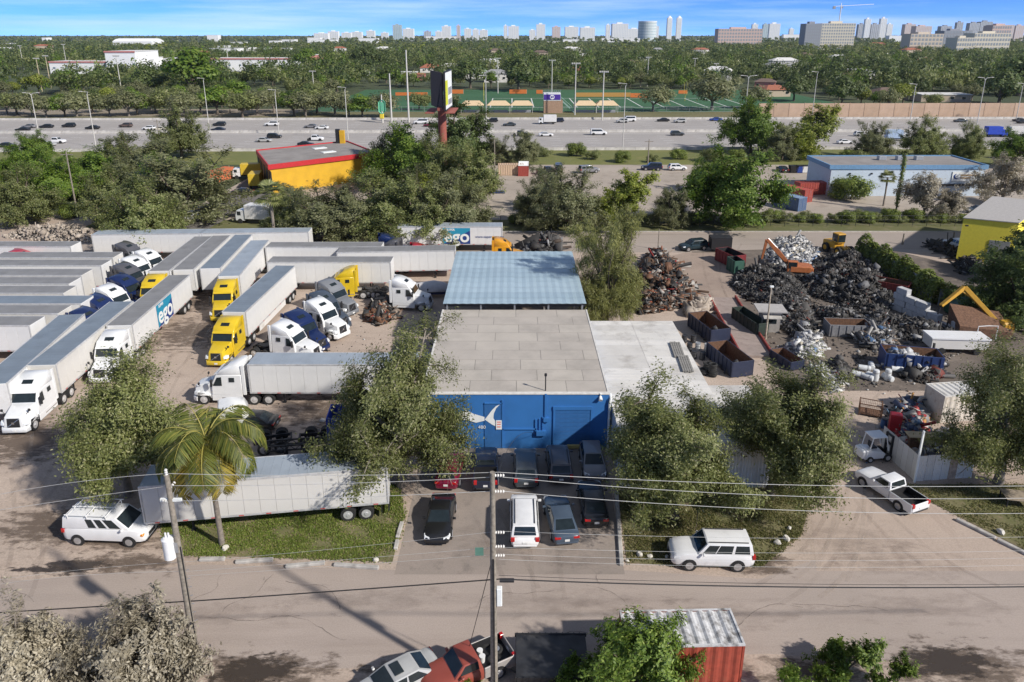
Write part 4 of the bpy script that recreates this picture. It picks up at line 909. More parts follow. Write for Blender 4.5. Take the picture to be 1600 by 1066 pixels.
part('back_wall', None, lambda b: b.box(sx0 + .3, sx1 - .3, sy1 - .2, sy1 - .1, 0, 4.5), DARKMETAL, t, smooth=0)

# ================================================================= the white annex
WR = [mat('annex_sheet_%d' % k, c, .55, .05, var=.05, scale=.7, dirt=(.40, .375, .34), dscale=.4, dpos=.52) for k, c in enumerate([(.66, .64, .60), (.61, .59, .555), (.69, .67, .635)])]
AW = mat('annex_wall', (.55, .6, .66), .7, var=.08, dirt=(.4, .43, .47))
t = thing('annex', 'low white metal-roofed annex beside the blue workshop, half hidden by trees', 'building')
part('wall', None, lambda b: (b.box(8.1, 16.6, 46.6, 69.6, 0, 3.95), b.box(16.61, 20, 46.6, 55.6, 0, 3.75)), AW, t, smooth=0)
rf = part('roof', None, lambda b: (b.box(8.0, 16.65, 46.4, 69.75, 3.95, 4.0), b.box(16.66, 20.15, 46.4, 55.75, 3.75, 3.8)), WR[1], t, smooth=0)
for r in range(19):
    y = 46.45 + r * 1.225
    for c, (a, w_) in enumerate(((8.02, 4.25), (12.3, 4.33))):
        part('roof_sheet', None, lambda b: [b.box(a, a + w_, y + .01, y + 1.2, 4.0, 4.012 + rnd.uniform(0, .01))] + [b.box(a, a + w_, y + k * .3, y + k * .3 + .03, 4.0, 4.035) for k in range(1, 4)], rnd.choice(WR), rf, smooth=0)
for r in range(7): part('roof_sheet', None, lambda b: b.box(16.7, 20.1, 46.45 + r * 1.32, 46.45 + r * 1.32 + 1.28, 3.8, 3.812 + rnd.uniform(0, .012)), rnd.choice(WR), rf, smooth=0)
def corr(b, w=1., h=2.4, n_=8, d=.05):
    v = []
    for k in range(n_ + 1): v += [(w * k / n_, d * (k % 2), 0), (w * k / n_, d * (k % 2), h)]
    b.add(v, [(2 * k, 2 * k + 2, 2 * k + 3, 2 * k + 1) for k in range(n_)])
for k in range(12): part('wall_sheet', 'annex_corr', lambda b: corr(b, .97, 3.7), WR[k % 3], t, (8.2 + k * .98, 46.52, .05), smooth=0)
PLANK = mat('grey_plank', (.25, .24, .22), .8, var=.25)
for nm, (p, q), n_ in (('back', (1057, 545), 5), ('front', (1070, 567), 5)):
    c = G(p, q, 4.2); t = thing('plank_stack', 'grey planks on the white annex roof, stack %s the street' % ('nearer' if nm == 'front' else 'farther from'), 'planks', (c.x - .45, c.y - 1.6, 4.05), R(-4), 'planks on the annex roof')
    for k in range(n_):
        for l in range(2): part('plank', 'plank', lambda b: b.box(-.08, .08, 0, 3.3, 0, .07), PLANK, t, (k * .2, rnd.uniform(-.1, .1), l * .075))

# ================================================================= parked cars in front of the workshop
PC = {'black': paint('black', (.012, .012, .014)), 'navy': paint('navy', (.012, .018, .04)), 'red': paint('dark_red', (.16, .008, .03)), 'white': paint('white', (.76, .76, .76)),
      'grey': paint('dark_grey', (.055, .065, .075)), 'bronze': paint('bronze', (.085, .078, .085)), 'blue': paint('slate_blue', (.06, .085, .12)), 'silver': paint('silver', (.42, .42, .41)),
      'lgrey': paint('mid_grey', (.2, .2, .215)), 'maroon': paint('faded_red', (.28, .06, .04), .5), 'royal': paint('royal_blue', (.02, .06, .3)), 'brown': paint('brown', (.11, .075, .06)), 'teal': paint('dark_teal', (.012, .03, .04)),
      'cream': paint('cream', (.6, .56, .45))}
gr = 'cars parked in front of the blue workshop'
car('coupe', PC['black'], 'glossy black coupe facing the street, nearest the left lawn', (-4.95, 42.4, .01), R(-91), group=gr)
car('minivan', PC['white'], 'white minivan with red tail lamps parked behind the utility pole', (.85, 42.15, .01), R(90), group=gr, rack=True)
car('sedan', PC['blue'], 'slate blue sedan parked askew right of the white minivan', (3.35, 42.3, .01), R(97), group=gr)
car('sedan', PC['black'], 'black sedan with white plate beside the kerb of the right lawn', (5.75, 44.1, .01), R(91), group=gr)
car('hatch', PC['red'], 'dark red hatchback, leftmost of the row against the blue wall', (-4.75, 48.15, .01), R(86), group=gr)
car('pickup', PC['navy'], 'dark navy pickup between the red hatchback and the grey crossover', (-2.0, 48.35, .01), R(91), group=gr)
car('suv', PC['grey'], 'dark grey crossover in the middle of the row against the blue wall', (1.05, 48.45, .01), R(90), group=gr)
car('suv', PC['bronze'], 'bronze grey SUV with roof rails left of the roller door', (3.65, 48.95, .01), R(91), group=gr, rack=True)
car('hatch', PC['lgrey'], 'grey hatchback with nose to the street, rightmost at the blue wall', (6.3, 49.35, .01), R(-90), group=gr)
car('bigsuv', PC['white'], 'big white SUV with roof rack parked along the right lawn', (12.75, 38.75, .02), R(178), rack=True)
v = car('van', PC['white'], 'white cargo van with ladder rack at the nose of the long trailer', (-27.0, 41.1, .02), R(-3), name='cargo_van', cat='van')
def rackf(b):
    for x in (-2.2, -.9, .4): b.cyl((x, -1.0, 2.26), (x, 1.0, 2.26), .03); b.cyl((x, -.9, 2.0), (x, -.9, 2.26), .03, n=6); b.cyl((x, .9, 2.0), (x, .9, 2.26), .03, n=6)
    for y in (-.9, .0, .9): b.cyl((-2.4, y, 2.29), (.6, y, 2.29), .03)
part('ladder_rack', None, rackf, WHITE, v)
part('turn_signal', None, lambda b: b.box(2.55, 2.74, -.95, -.72, .8, .95, .02), AMBER, v)
car('pickup', PC['white'], 'white pickup truck with empty black bed on the driveway', (27.75, 45.6, .01), R(113), name='pickup_truck', cat='pickup')
so = car('sedan', PC['silver'], 'silver sedan with sunroof at the bottom edge of the picture', G(617, 1052, 1.2).xy.to_3d() + Vector((0, 0, .02)), R(214))
part('sunroof', None, lambda b: b.box(-.35, .15, -.42, .42, 1.43, 1.462, .01), GLASS, so)
p = car('pickup', PC['maroon'], 'old faded red pickup with tyres and pails in its bed', G(728, 1037, .9).xy.to_3d() + Vector((0, 0, .02)), R(208), name='pickup_truck', cat='pickup')
for ch in p.children:
    if ch.name.split('.')[0] in ('bed_side', 'tailgate'): ch.data = ch.data.copy(); ch.data.materials[0] = mat('bed_grey', (.34, .32, .3), .5, dirt=(.25, .1, .06), dscale=1.5)
for k, (x, y, z) in enumerate([(-1.5, .3, .68), (-1.9, -.25, .7)]):
    o = thing('spare_tyre', 'loose tyre with %s rim lying in the red pickup bed' % ('silver' if k else 'dark'), 'tyre', p.matrix_basis @ Vector((x, y, z)), .4 * k)
    part('tyre', 'sp_t', lambda b: b.ring((0, 0, 0), (0, 0, 1), .27, .1), TYRE, o); part('rim', 'sp_r', lambda b: b.cyl((0, 0, -.08), (0, 0, .06), .2, n=14), RIM if k else DARKMETAL, o)
for k, (x, y) in enumerate([(-1.0, -.4), (-.95, .0)]):
    o = thing('paint_pail', 'white paint pail in the red pickup bed, %s the cab' % ('closest to' if k else 'second from'), 'pail', p.matrix_basis @ Vector((x, y, .56)))
    part('pail', 'pail', lambda b: b.cyl((0, 0, 0), (0, 0, .36), .14, .16, 14), WHITE, o); part('lid', 'lid', lambda b: b.cyl((0, 0, .36), (0, 0, .385), .17, n=14), WHITE, o)
# black dump trailer with sheeted top
t = thing('dump_trailer', 'black sheeted dump trailer parked at the bottom of the picture', 'trailer', (2.1, 30.15, 0), R(0))
part('bed', None, lambda b: b.box(-1.9, 1.9, -1.4, 1.4, .55, 1.1, .02), DARKMETAL, t)
for s in (1, -1):
    part('side_rail', 'dt_rail', lambda b: b.box(-1.95, 1.95, -.05, .05, 1.05, 1.25, .01), BLACK, t, (0, s * 1.4, 0))
    part('stake', None, lambda b: [b.box(-1.85 + k * .31, -1.8 + k * .31, s * 1.45 - .03, s * 1.45 + .03, .6, 1.25) for k in range(12)], BLACK, t, smooth=0)
    for x in (-.4, .45): w = part('wheel', 'wheel0.33', None, TYRE, t, (x, s * 1.3, .34), 0 if s > 0 else math.pi); part('rim', 'rim0.33', None, RIM, w)
def tarp(b):
    g = np.random.default_rng(2); n1, n2 = 14, 10; v = []
    for i in range(n1 + 1):
        for j in range(n2 + 1): v.append((-1.88 + 3.76 * i / n1, -1.35 + 2.7 * j / n2, 1.2 + .05 * math.sin(i * 1.3) * math.sin(j * .9) + g.uniform(-.012, .012)))
    b.add(v, [(i * (n2 + 1) + j, (i + 1) * (n2 + 1) + j, (i + 1) * (n2 + 1) + j + 1, i * (n2 + 1) + j + 1) for i in range(n1) for j in range(n2)])
part('tarpaulin', None, tarp, mat('tarp_black', (.032, .033, .037), .55, var=.3, scale=1.5, dirt=(.075, .07, .065), dscale=1), t)
part('drawbar', None, lambda b: (b.tube([(-1.9, -.5, .6), (-3.0, 0, .55)], .05), b.tube([(-1.9, .5, .6), (-3.0, 0, .55)], .05)), BLACK, t)

# ================================================================= shipping containers
def container(label, loc, rz, L, side, roof, name='shipping_container', H=2.59, W_=2.44, group=None):
    t = thing(name, label, 'container', loc, rz, group); h = L / 2; w = W_ / 2
    n_ = int(L / .14) // 2 * 2
    def wall(b):
        v = []
        for k in range(n_ + 1):
            x = -h + .1 + (L - .2) * k / n_; y = .0 if (k // 2) % 2 else -.045; v += [(x, y, .16), (x, y, H - .1)]
        b.add(v, [(2 * k, 2 * k + 2, 2 * k + 3, 2 * k + 1) for k in range(n_)])
    for s in (1, -1): part('side_wall', 'cw%g' % L, wall, side, t, (0, s * (w - .03), 0), 0 if s < 0 else math.pi, smooth=0)
    def roofg(b):
        v = []
        for k in range(n_ + 1):
            x = -h + .1 + (L - .2) * k / n_; z = H - .01 if (k // 2) % 2 else H - .085; v += [(x, -w + .06, z), (x, w - .06, z)]
        b.add(v, [(2 * k, 2 * k + 2, 2 * k + 3, 2 * k + 1) for k in range(n_)])
    part('roof', 'cr%g' % L, roofg, roof, t, smooth=0)
    part('floor', 'cf%g' % L, lambda b: b.box(-h + .05, h - .05, -w + .07, w - .07, .1, .2), RUST, t)
    part('frame', 'cfr%g' % L, lambda b: [b.box(-h, h, y, y + .1, z, z + .1) for y in (-w, w - .1) for z in (.02, H - .11)] + [b.box(x, x + .1, -w, w, z, z + .1) for x in (-h, h - .1) for z in (.021, H - .109)] + [b.box(x, x + .12, y, y + .12, .02, H) for x in (-h - .004, h - .116) for y in (-w - .004, w - .116)], side, t, smooth=0)
    part('top_rail', 'ctr%g' % L, lambda b: [b.box(-h - .01, h + .01, y, y + .11, H - .1, H + .012) for y in (-w - .01, w - .1)] + [b.box(x, x + .11, -w + .1, w - .1, H - .1, H + .011) for x in (-h - .01, h - .1)], roof, t, smooth=0)
    part('end_wall', 'ce%g' % L, lambda b: b.box(-h + .03, -h + .08, -w + .1, w - .1, .1, H - .1), side, t)
    for s in (1, -1):
        d = part('door', 'cd', lambda b: b.box(-.03, .03, -.54, .54, .12, H - .12, .01), side, t, (h - .05, s * .56, 0), smooth=0)
        part('lock_bar', 'clb', lambda b: (b.cyl((.05, -.2, .1), (.05, -.2, H - .1), .02, n=6), b.cyl((.05, .2, .1), (.05, .2, H - .1), .02, n=6)), GREYMETAL, d)
    return t
CRED = mat('container_red', (.33, .06, .035), .6, var=.2, dirt=(.22, .07, .04), dscale=1.5)
CROOF = mat('container_roof_white', (.62, .62, .62), .55, var=.15, scale=1.5, dirt=(.16, .15, .14), dscale=1.4, dpos=.46)
container('red shipping container with dirty white corrugated roof under the green tree', (8.9, 30.6, .02), R(1.5), 6.06, CRED, CROOF)
CWH = mat('container_cream', (.60, .55, .47), .6, var=.1, dirt=(.35, .25, .18), dscale=1.3)
container('cream corrugated container beside the junk yard, doors rusty', (40.2, 57.6, .02), R(8), 6.06, CWH, WR[0])
t = thing('corrugated_fence', 'white corrugated sheet fence standing behind the forklift', 'fence', (30.6, 47.3, 0), R(6))
for k in range(7): part('sheet', 'corr_fence', lambda b: corr(b, .62, 2.2, 8, .05), WR[k % 3] if k != 4 else mat('sheet_rusty', (.45, .34, .26), .7, var=.3, scale=3, dirt=(.25, .1, .05), dscale=2), t, (k * .64, 0, .05 + .03 * (k % 2)), smooth=0)
for k in range(7): part('sheet', 'corr_fence', lambda b: corr(b, .62, 2.2, 8, .05), WR[k % 3], t, (0, .06 + k * .64, .05), R(90), smooth=0)
part('post', 'cf_post', lambda b: b.box(-.06, .06, -.06, .06, 0, 4.4), SIGNW, t, (-.1, 0, 0)); part('post', 'cf_post', None, SIGNW, t, (4.5, .1, 0), sc=(1, 1, .6))

# ================================================================= utility poles and wires
def pole(label, loc, H, r=.16, name='utility_pole', group=None, m=None):
    t = thing(name, label, 'pole', loc, 0, group)
    part('shaft', None, lambda b: b.cyl((0, 0, -.2), (0, 0, H), r * 1.25, r * .75, 12), m or WOODPOLE, t, smooth=60); return t
def insul(b): 
    for k in range(4): b.cyl((k * .12, 0, 0), (k * .12 + .07, 0, 0), .085, .05, 10)
INS = mat('insulator', (.62, .6, .56), .3)
CP = Vector((-.9, 28.6, 0)); LP = Vector((-16.9, 30.6, 0))
t = pole('grey wooden utility pole in front of the white minivan', CP, Hat(738, CP.y))
for q in (743, 768, 832, 854, 868): part('insulator', 'insul', insul, INS, t, (.12, 0, Hat(q, CP.y)))
part('junction_box', None, lambda b: b.box(.15, .42, -.14, .14, Hat(945, 28.6), Hat(918, 28.6), .03), SIGNW, t)
part('street_sign', None, lambda b: b.box(-.85, -.45, -.01, .02, Hat(868, 28.6), Hat(856, 28.6)), mat('sign_green', (.1, .22, .17), .5), t)
part('splice_case', None, lambda b: b.cyl((.3, 0, Hat(907, 28.6)), (1.0, 0, Hat(907, 28.6)), .1), BLACK, t)
part('guy_wire', None, lambda b: b.tube([(-.1, 0, Hat(880, 28.6)), (-1.5, 1.9, .8)], .018, 5), BLACK, t)
part('cable_riser', None, lambda b: b.tube([(.02, -.2, .2), (.02, -.2, Hat(870, 28.6))], .04, 6), BLACK, t)
t = pole('leaning weathered utility pole with white transformer at lower left', LP, Hat(742, LP.y), .17)
zt_ = Hat(853, 30.6)
part('transformer', None, lambda b: (b.cyl((-.42, -.1, zt_ - .62), (-.42, -.1, zt_ + .52), .29, n=18), b.cyl((-.42, -.1, zt_ + .52), (-.42, -.1, zt_ + .6), .31, .2, n=18), b.cyl((-.5, -.1, zt_ + .6), (-.5, -.1, zt_ + .85), .05), b.cyl((-.35, -.1, zt_ + .6), (-.35, -.1, zt_ + .85), .05)), WHITE, t)
part('bracket', None, lambda b: b.box(-.3, .05, -.16, -.05, zt_ - .3, zt_ + .3), GREYMETAL, t)
for q, a in ((745, 90), (765, 60), (785, 200)): part('insulator', 'insul', insul, INS, t, (0, 0, Hat(q, 30.6)), rot=(0, R(-90 if a == 90 else -30), R(a)))
part('crossarm', None, lambda b: b.box(-.5, .55, -.06, .06, Hat(783, 30.6), Hat(779, 30.6)), SIGNW, t)
part('climbing_step', None, lambda b: [b.cyl((.1, 0, z), (.34, .02, z + .08), .02, n=5) for z in np.linspace(3, 6.2, 7)], GREYMETAL, t)
part('cable_riser', None, lambda b: b.tube([(.17, -.1, .2), (.16, -.1, 3), (.15, -.1, zt_)], .035, 6), BLACK, t)
WIRE = mat('wire_pale', (.5, .49, .46), .5); WIRED = mat('wire_dark', (.02, .02, .02), .6)
def wirepts(P3, n_=26):
    """a sagging line through three points"""
    A, M_, B = P3; out = []
    l = (M_ - A).length / ((M_ - A).length + (B - M_).length)
    for s in np.linspace(0, 1, n_):
        out.append(A * ((s - l) * (s - 1) / (l)) + M_ * (s * (s - 1) / (l * (l - 1))) + B * (s * (s - l) / (1 - l)))
    return out
def at(px, py, D): return Vector((Xat(px, D, Hat(py, D)), D, Hat(py, D)))
def wire(px3, D3, r, m, label):
    o = part('power_line', None, lambda b: b.tube(wirepts([at(p, q, d) for (p, q), d in zip(px3, D3)]), r, 5), m)
    tag(o, label, 'wire', 'overhead wires along the street')
for k, (a, c, e_) in enumerate([((779, 738), (1200, 757), (1760, 756)), ((779, 745), (1200, 774), (1760, 774)), ((779, 767), (1200, 796), (1760, 799)), ((779, 830), (1200, 841), (1760, 835)), ((779, 855), (1200, 864), (1760, 856)), ((779, 866), (1200, 876), (1760, 866)), ((779, 874), (1200, 886), (1760, 878))]):
    wire((a, c, e_), (28.6, 29.2, 30), .013 if k < 3 else .007, WIRE, 'pale overhead wire right of the minivan pole, %s from the top' % ('first second third fourth fifth sixth seventh'.split()[k]))
for k, (a, c, e_) in enumerate([((779, 738), (520, 743), (262, 740)), ((779, 745), (520, 756), (268, 759)), ((779, 767), (520, 778), (262, 783)), ((779, 830), (520, 858), (290, 878)), ((779, 855), (520, 876), (292, 893)), ((779, 866), (520, 885), (293, 900))]):
    wire((a, c, e_), (28.6, 29.6, 30.6), .013 if k < 3 else .007, WIRE, 'pale overhead wire between the two street poles, %s from the top' % ('first second third fourth fifth sixth'.split()[k]))
for k, (a, c, e_) in enumerate([((262, 740), (130, 752), (-60, 785)), ((268, 759), (130, 778), (-60, 806)), ((290, 878), (130, 890), (-60, 915)), ((292, 893), (130, 899), (-60, 922))]):
    wire((a, c, e_), (30.6, 31.2, 32), .012 if k < 2 else .007, WIRE, 'pale overhead wire left of the transformer pole, %s from the top' % ('first second third fourth'.split()[k]))
wire(((779, 905), (1200, 917), (1760, 914)), (28.6, 29.2, 30), .032, WIRED, 'thick black cable right of the minivan pole')
wire(((779, 899), (1200, 912), (1760, 910)), (28.6, 29.2, 30), .012, WIRED, 'thin black line just above the thick cable, right of the minivan pole')
wire(((779, 905), (520, 924), (305, 939)), (28.6, 29.6, 30.6), .032, WIRED, 'thick black cable between the two street poles')
wire(((305, 939), (150, 948), (-60, 961)), (30.6, 31, 31.6), .032, WIRED, 'thick black cable left of the transformer pole')
wire(((777, 745), (812, 680), (838, 678)), (28.6, 42, 51.9), .012, WIRED, 'service line from the minivan pole to the blue wall')

# ================================================================= kerbs, stones
def kerb(label, a, c, w=.28, h=.2):
    A, B = G(*a), G(*c); o = part('parking_kerb', None, lambda b: b.box(0, (B - A).length, -w / 2, w / 2, -.02, h, .04), CONCRETE, None, A, math.atan2(B.y - A.y, B.x - A.x)); tag(o, label, 'kerb')
for l, a, c in [('leftmost concrete kerb stop along the left lawn', (312, 876), (352, 875)), ('concrete kerb stop left of centre along the left lawn, second from left', (368, 880), (427, 876)), ('short concrete kerb along the left lawn, third from left', (446, 887), (508, 881)), ('broken concrete kerb at the right end of the left lawn', (522, 884), (592, 889)),
                ('upper concrete kerb stop beside the black coupe', (628, 818), (621, 842)), ('lower concrete kerb stop beside the black coupe', (621, 846), (618, 860)), ('long concrete kerb between parking lot and right lawn', (963, 770), (971, 885)),
                ('concrete kerb along the driveway right of the white pickup', (1494, 813), (1555, 843)), ('concrete kerb nearest the street right of the driveway', (1558, 845), (1640, 885))]: kerb(l, a, c)
STONE = mat('pale_stone', (.55, .52, .46), .9, var=.25, scale=4, bump=.4)
def stone(p, q, s, label, k):
    def f(b):
        g = random.Random(k); bm = bmesh.new(); bmesh.ops.create_icosphere(bm, subdivisions=2, radius=1)
        for v in bm.verts: v.co *= g.uniform(.75, 1.1)
        b.add([v.co[:] for v in bm.verts], [[v.index for v in f_.verts] for f_ in bm.faces]); bm.free()
    o = part('rock', None, f, STONE, None, G(p, q) + Vector((0, 0, s * .5)), k, sc=(s, s * .8, s * .75), smooth=30); tag(o, label, 'rock', 'pale rocks on the lawns')
for k, (p, q, s, l) in enumerate([(587, 877, .22, 'pale round rock at the right end of the left lawn'), (352, 859, .26, 'pale rock at the foot of the coconut palm'), (999, 869, .25, 'pale rock left of the white SUV, the larger of the pair'), (1015, 871, .2, 'pale rock left of the white SUV, the smaller of the pair'), (1042, 872, .17, 'small rock at the front bumper of the white SUV'), (1228, 844, .28, 'pale rock at the right corner of the right lawn, upper one'), (1214, 850, .27, 'pale rock at the right corner of the right lawn, lower one'), (1233, 827, .2, 'small pale rock beside the driveway on the right lawn'), (1563, 834, .3, 'pale rock on the shaded lawn right of the driveway'), (980, 878, .15, 'smallest rock at the street corner of the right lawn')]): stone(p, q, s, l, k)
t = thing('plywood_table', 'low plywood table in the shade at the right edge', 'table', (36.6, 44.6, 0), R(-12))
part('top', None, lambda b: b.box(-1.1, 1.1, -.7, .7, .7, .74), mat('plywood', (.33, .27, .2), .8), t)
for sx in (-1, 1):
    for sy in (-1, 1): part('leg', 'pt_leg', lambda b: b.box(-.04, .04, -.04, .04, 0, .7), DARKMETAL, t, (sx * 1.0, sy * .6, 0))

# ================================================================= trees along the street
tree('oakA', 'grey-green leafy tree left of the coconut palm over the dirt yard', (-28.2, 45.6, 0), 0, (1.2, 1.2, 1.26))
tree('oakB', 'tall loose grey-green tree between the lorries and the blue workshop', (-8.3, 46.8, 0), 1.1, (1.32, 1.1, 1.24))
tree('oakC', 'spreading olive tree on the right lawn behind the white SUV', (11.4, 43.0, 0), 2.4, (1.22, 1.08, 1.14))
tree('oakC', 'spreading olive tree over the driveway corner with a dark trunk', (19.0, 45.8, 0), 5.2, (1.25, 1.12, 1.18))
tree('oakB', 'large dark tree at the right edge over the cream container', (36.8, 47.2, 0), 4.4, (1.1, 1.1, 1.15))
coconut('coconut palm with yellowing fronds in front of the long trailer', G(347, 851), 8.3, (.35, -.9))
for k, (p, q, z, s, l) in enumerate([(212, 1018, 2.4, 1.02, 'silvery leaved shrub tree at the foot of the transformer pole'), (28, 1026, 2.4, .95, 'silvery leaved shrub tree in the lower left corner')]):
    c = G(p, q, z); tree('silver', l, (c.x, c.y, 0), k * 2, s, name='shrub', cat='shrub', group='silvery shrubs at lower left')
c = G(1000, 1040, 2.4); tree('brightA', 'bright green tree growing over the red container', (c.x, c.y, 0), .5, (.98, .8, .95))
c = G(915, 1062, 1.5); tree('brightbush', 'low green bush at the foot of the bright tree, right of the dump trailer', (c.x, c.y, 0), .5, 1.1, name='bush', cat='bush')
for k, (p, q, s, l) in enumerate([(1322, 1036, 1.0, 'bright green bush at the bottom right with a tall shoot'), (1400, 1062, .75, 'smaller green bush right of the tall one at the bottom edge'), (215, 1075, .5, 'small lime green bush under the silvery shrub'), (1255, 1072, .7, 'low green bush at the bottom edge left of the tall bush'), (740, 1056, .35, 'green creeper growing over the red pickup')]):
    c = G(p, q, 1.2); tree('brightbush', l, (c.x, c.y, 0), k, s, name='bush', cat='bush')
# ================================================================= the lorry yard
YEL = paint('lorry_yellow', (.66, .46, .02)); TWH = paint('lorry_white', (.76, .77, .77)); TNV = paint('lorry_navy', (.008, .02, .085)); TGR = paint('lorry_grey', (.20, .21, .225)); TSL = paint('lorry_slate', (.055, .07, .095)); TRD = paint('lorry_red', (.4, .015, .03)); TDG = paint('lorry_dark_grey', (.09, .09, .1)); TOR = paint('lorry_orange', (.7, .32, .02))
SKY_ = mat('sign_teal', (.02, .27, .42), .5, var=.05); INDIGO = mat('sign_indigo', (.015, .05, .22), .5, var=.05)
def mid(a, c, z=TRH):
    A, B = G(*a, z), G(*c, z); return A, B, (A + B) / 2
def ego(tr, x0, side=1, big=1.0, letters='ego', extra=True):
    """the painted panel on the trailer's side: a teal and indigo block with white lettering"""
    y = side * (TRW + .004); ry = 0 if side < 0 else math.pi
    def blk(b): b.box(-2.1, 2.1, -.008, .008, TRF + .16, TRH - .22)
    def wedge(b): b.add([(-2.1, -.014, TRH - .22), (2.1, -.014, TRH - .22), (2.1, -.014, TRH - .62), (.3, -.014, TRF + 1.35), (-1.2, -.014, TRF + .6), (-2.1, -.014, TRF + .16)], [(0, 5, 4, 3, 2, 1)])
    o = part('emblem', 'ego_blk', blk, INDIGO, tr, (x0, y, 0), ry, smooth=0)
    part('emblem_wedge', 'ego_wedge', wedge, SKY_, o, smooth=0)
    text('lettering', letters, 2.7, SIGNW, o, (0.02, -.03, TRF + 1.3), (math.pi / 2, 0, 0), bold=.06)
    if extra: text('lettering', 'SUPER', .46, SIGNW, o, (-.9, -.03, TRH - .5), (math.pi / 2, 0, 0), bold=.012)
def parked(label, a, c, roof, tcol=None, tlabel=None, decor=None, wall=None, flip=False, skirt=False):
    """a = roof middle at the near/front end, c = at the far end"""
    A, B, M_ = mid(a, c); rz = math.atan2(A.y - B.y, A.x - B.x)
    if abs(abs(math.degrees(rz)) - 90) < 20: M_ = A - Vector((math.cos(rz), math.sin(rz), 0)) * TRL / 2
    loc = (M_.x, M_.y, 0); t = trailer(label, loc, rz, roof, wall, decor=decor, skirt=skirt)
    if tcol: tractor(tlabel, tcol, hitch(loc, rz), rz)
    return t
parked('long white trailer carrying the teal and blue lettered emblem on its side', (186, 508), (283, 427), 'grey', TWH, 'white sleeper tractor coupled to the trailer with the lettered emblem', decor=lambda t: ego(t, .2, 1))
parked('dusty white trailer with blue-grey roof behind the leftmost white tractor', (64, 570), (187, 473), 'blue', TWH, 'white sleeper tractor nearest the left edge, nose to the camera', wall=TW2)
parked('white trailer running out of the left edge beside the leftmost tractor', (-15, 600), (112, 491), 'blue')
parked('white trailer with yellow tractor hidden behind the emblem trailer, leftmost of the fan', (248, 423), (318, 369), 'grey', YEL, 'yellow tractor half hidden behind the emblem trailer')
parked('white trailer second from the left in the fan of trailers, no tractor', (286, 421), (346, 368), 'grey')
parked('white trailer third from the left in the fan of trailers, no tractor', (328, 419), (381, 366), 'blue')
parked('white trailer drawn by the farther yellow tractor facing the camera', (357, 431), (408, 373), 'pale', YEL, 'farther of the two yellow tractors facing the camera')
parked('white trailer drawn by the nearer yellow tractor facing the camera', (365, 487), (448, 413), 'blue', YEL, 'nearer of the two yellow tractors facing the camera', skirt=True)
# the row lying across at the left edge
row = [(184, 398, 'grey'), (166, 410, 'grey'), (136, 425, 'grey'), (117, 438, 'grey'), (109, 452, 'grey'), (136, 468, 'blue'), (101, 483, 'grey'), (58, 501, 'grey')]
for k, (px, py, rf_) in enumerate(row):
    e_ = G(px, py, TRH); loc = (e_.x - TRL / 2, e_.y, 0)
    trailer('white trailer lying across at the left edge, %s from the back of the row' % 'first second third fourth fifth sixth seventh eighth'.split()[k], loc, 0, rf_, TW if k % 2 else TW2)
for k, (px, py, rz, c, l) in enumerate([(190, 379, -14, TDG, 'dark grey tractor at the back of the left row, behind two white ones'), (222, 390, -20, TWH, 'white tractor with its nose over the left row, the farther of two'), (201, 401, -18, TWH, 'white tractor in the left row just behind the dark grey one'), (188, 412, -16, TDG, 'dark grey tractor between the white and the navy ones in the left row'), (183, 430, -16, TNV, 'navy tractor behind the white one in the left row'), (163, 446, -18, TWH, 'white tractor between two navy ones in the left row'), (143, 462, -16, TNV, 'navy tractor in front of the white one in the left row'), (123, 483, -14, TNV, 'navy tractor nearest the camera in the left row'),
        (437, 503, -18, TWH, 'white tractor nearest the camera in the middle of the yard'), (458, 486, -33, TNV, 'navy tractor between two white ones in the middle of the yard'), (492, 467, -33, TWH, 'white tractor right of the navy one in the middle of the yard'), (496, 456, -34, TSL, 'slate tractor behind the white one in the middle of the yard'), (509, 437, -32, TGR, 'light grey tractor at the back of the middle row, chrome nose'), (549, 418, 187, YEL, 'yellow tractor seen from behind against the white trailers'), (620, 433, -8, TWH, 'white tractor parked alone beside the blue-roofed shed'),
        (598, 366, 12, TNV, 'navy tractor under the trees at the back of the yard'), (618, 374, 170, TDG, 'grey tractor under the trees at the back of the yard'), (648, 381, 8, TRD, 'red tractor under the trees at the back of the yard'), (776, 372, 0, TOR, 'orange yellow tractor behind the blue-roofed shed'), (22, 391, 0, TRD, 'red tractor at the far left behind the trailers')]):
    q = G(px, py, 3.95); a = R(rz); tractor(l, c, (q.x - 2.0 * math.cos(a), q.y - 2.0 * math.sin(a), 0), a)
def www(t): 
    ego(t, 1.0, -1); text('lettering', 'www.superego.com', .55, INDIGO, t, (6.1, -TRW - .02, TRF + 1.3), (math.pi / 2, 0, 0))
for l, a, c, rf_, dec in [('white trailer along the back of the yard at far left', (153, 363), (316, 361), 'pale', None), ('white trailer along the back of the yard behind the fan palm', (318, 361), (482, 359), 'pale', None),
        ('long white trailer in the middle, farthest of the three lying across', (419, 382), (597, 382), 'grey', None), ('long white trailer in the middle, rightmost of the three lying across', (530, 390), (710, 387), 'grey', None), ('long white trailer in the middle behind the yellow tractor', (422, 405), (612, 405), 'grey', None),
        ('white trailer with blue emblem and web address behind the shed', (620, 351), (788, 351), 'pale', www), ('short white trailer at the far left behind the row', (-60, 381), (118, 381), 'grey', None)]:
    A, B, M_ = mid(a, c); trailer(l, (M_.x, M_.y, 0), math.atan2(B.y - A.y, B.x - A.x), rf_, decor=dec)
q = G(393, 560, TRH); loc = (q.x + TRL / 2, q.y, 0)
trailer('white trailer with pale roof half hidden by the tall tree', loc, math.pi, 'pale', TW); tractor('white tractor seen from the side with its nose to the left', TWH, hitch(loc, math.pi), math.pi)
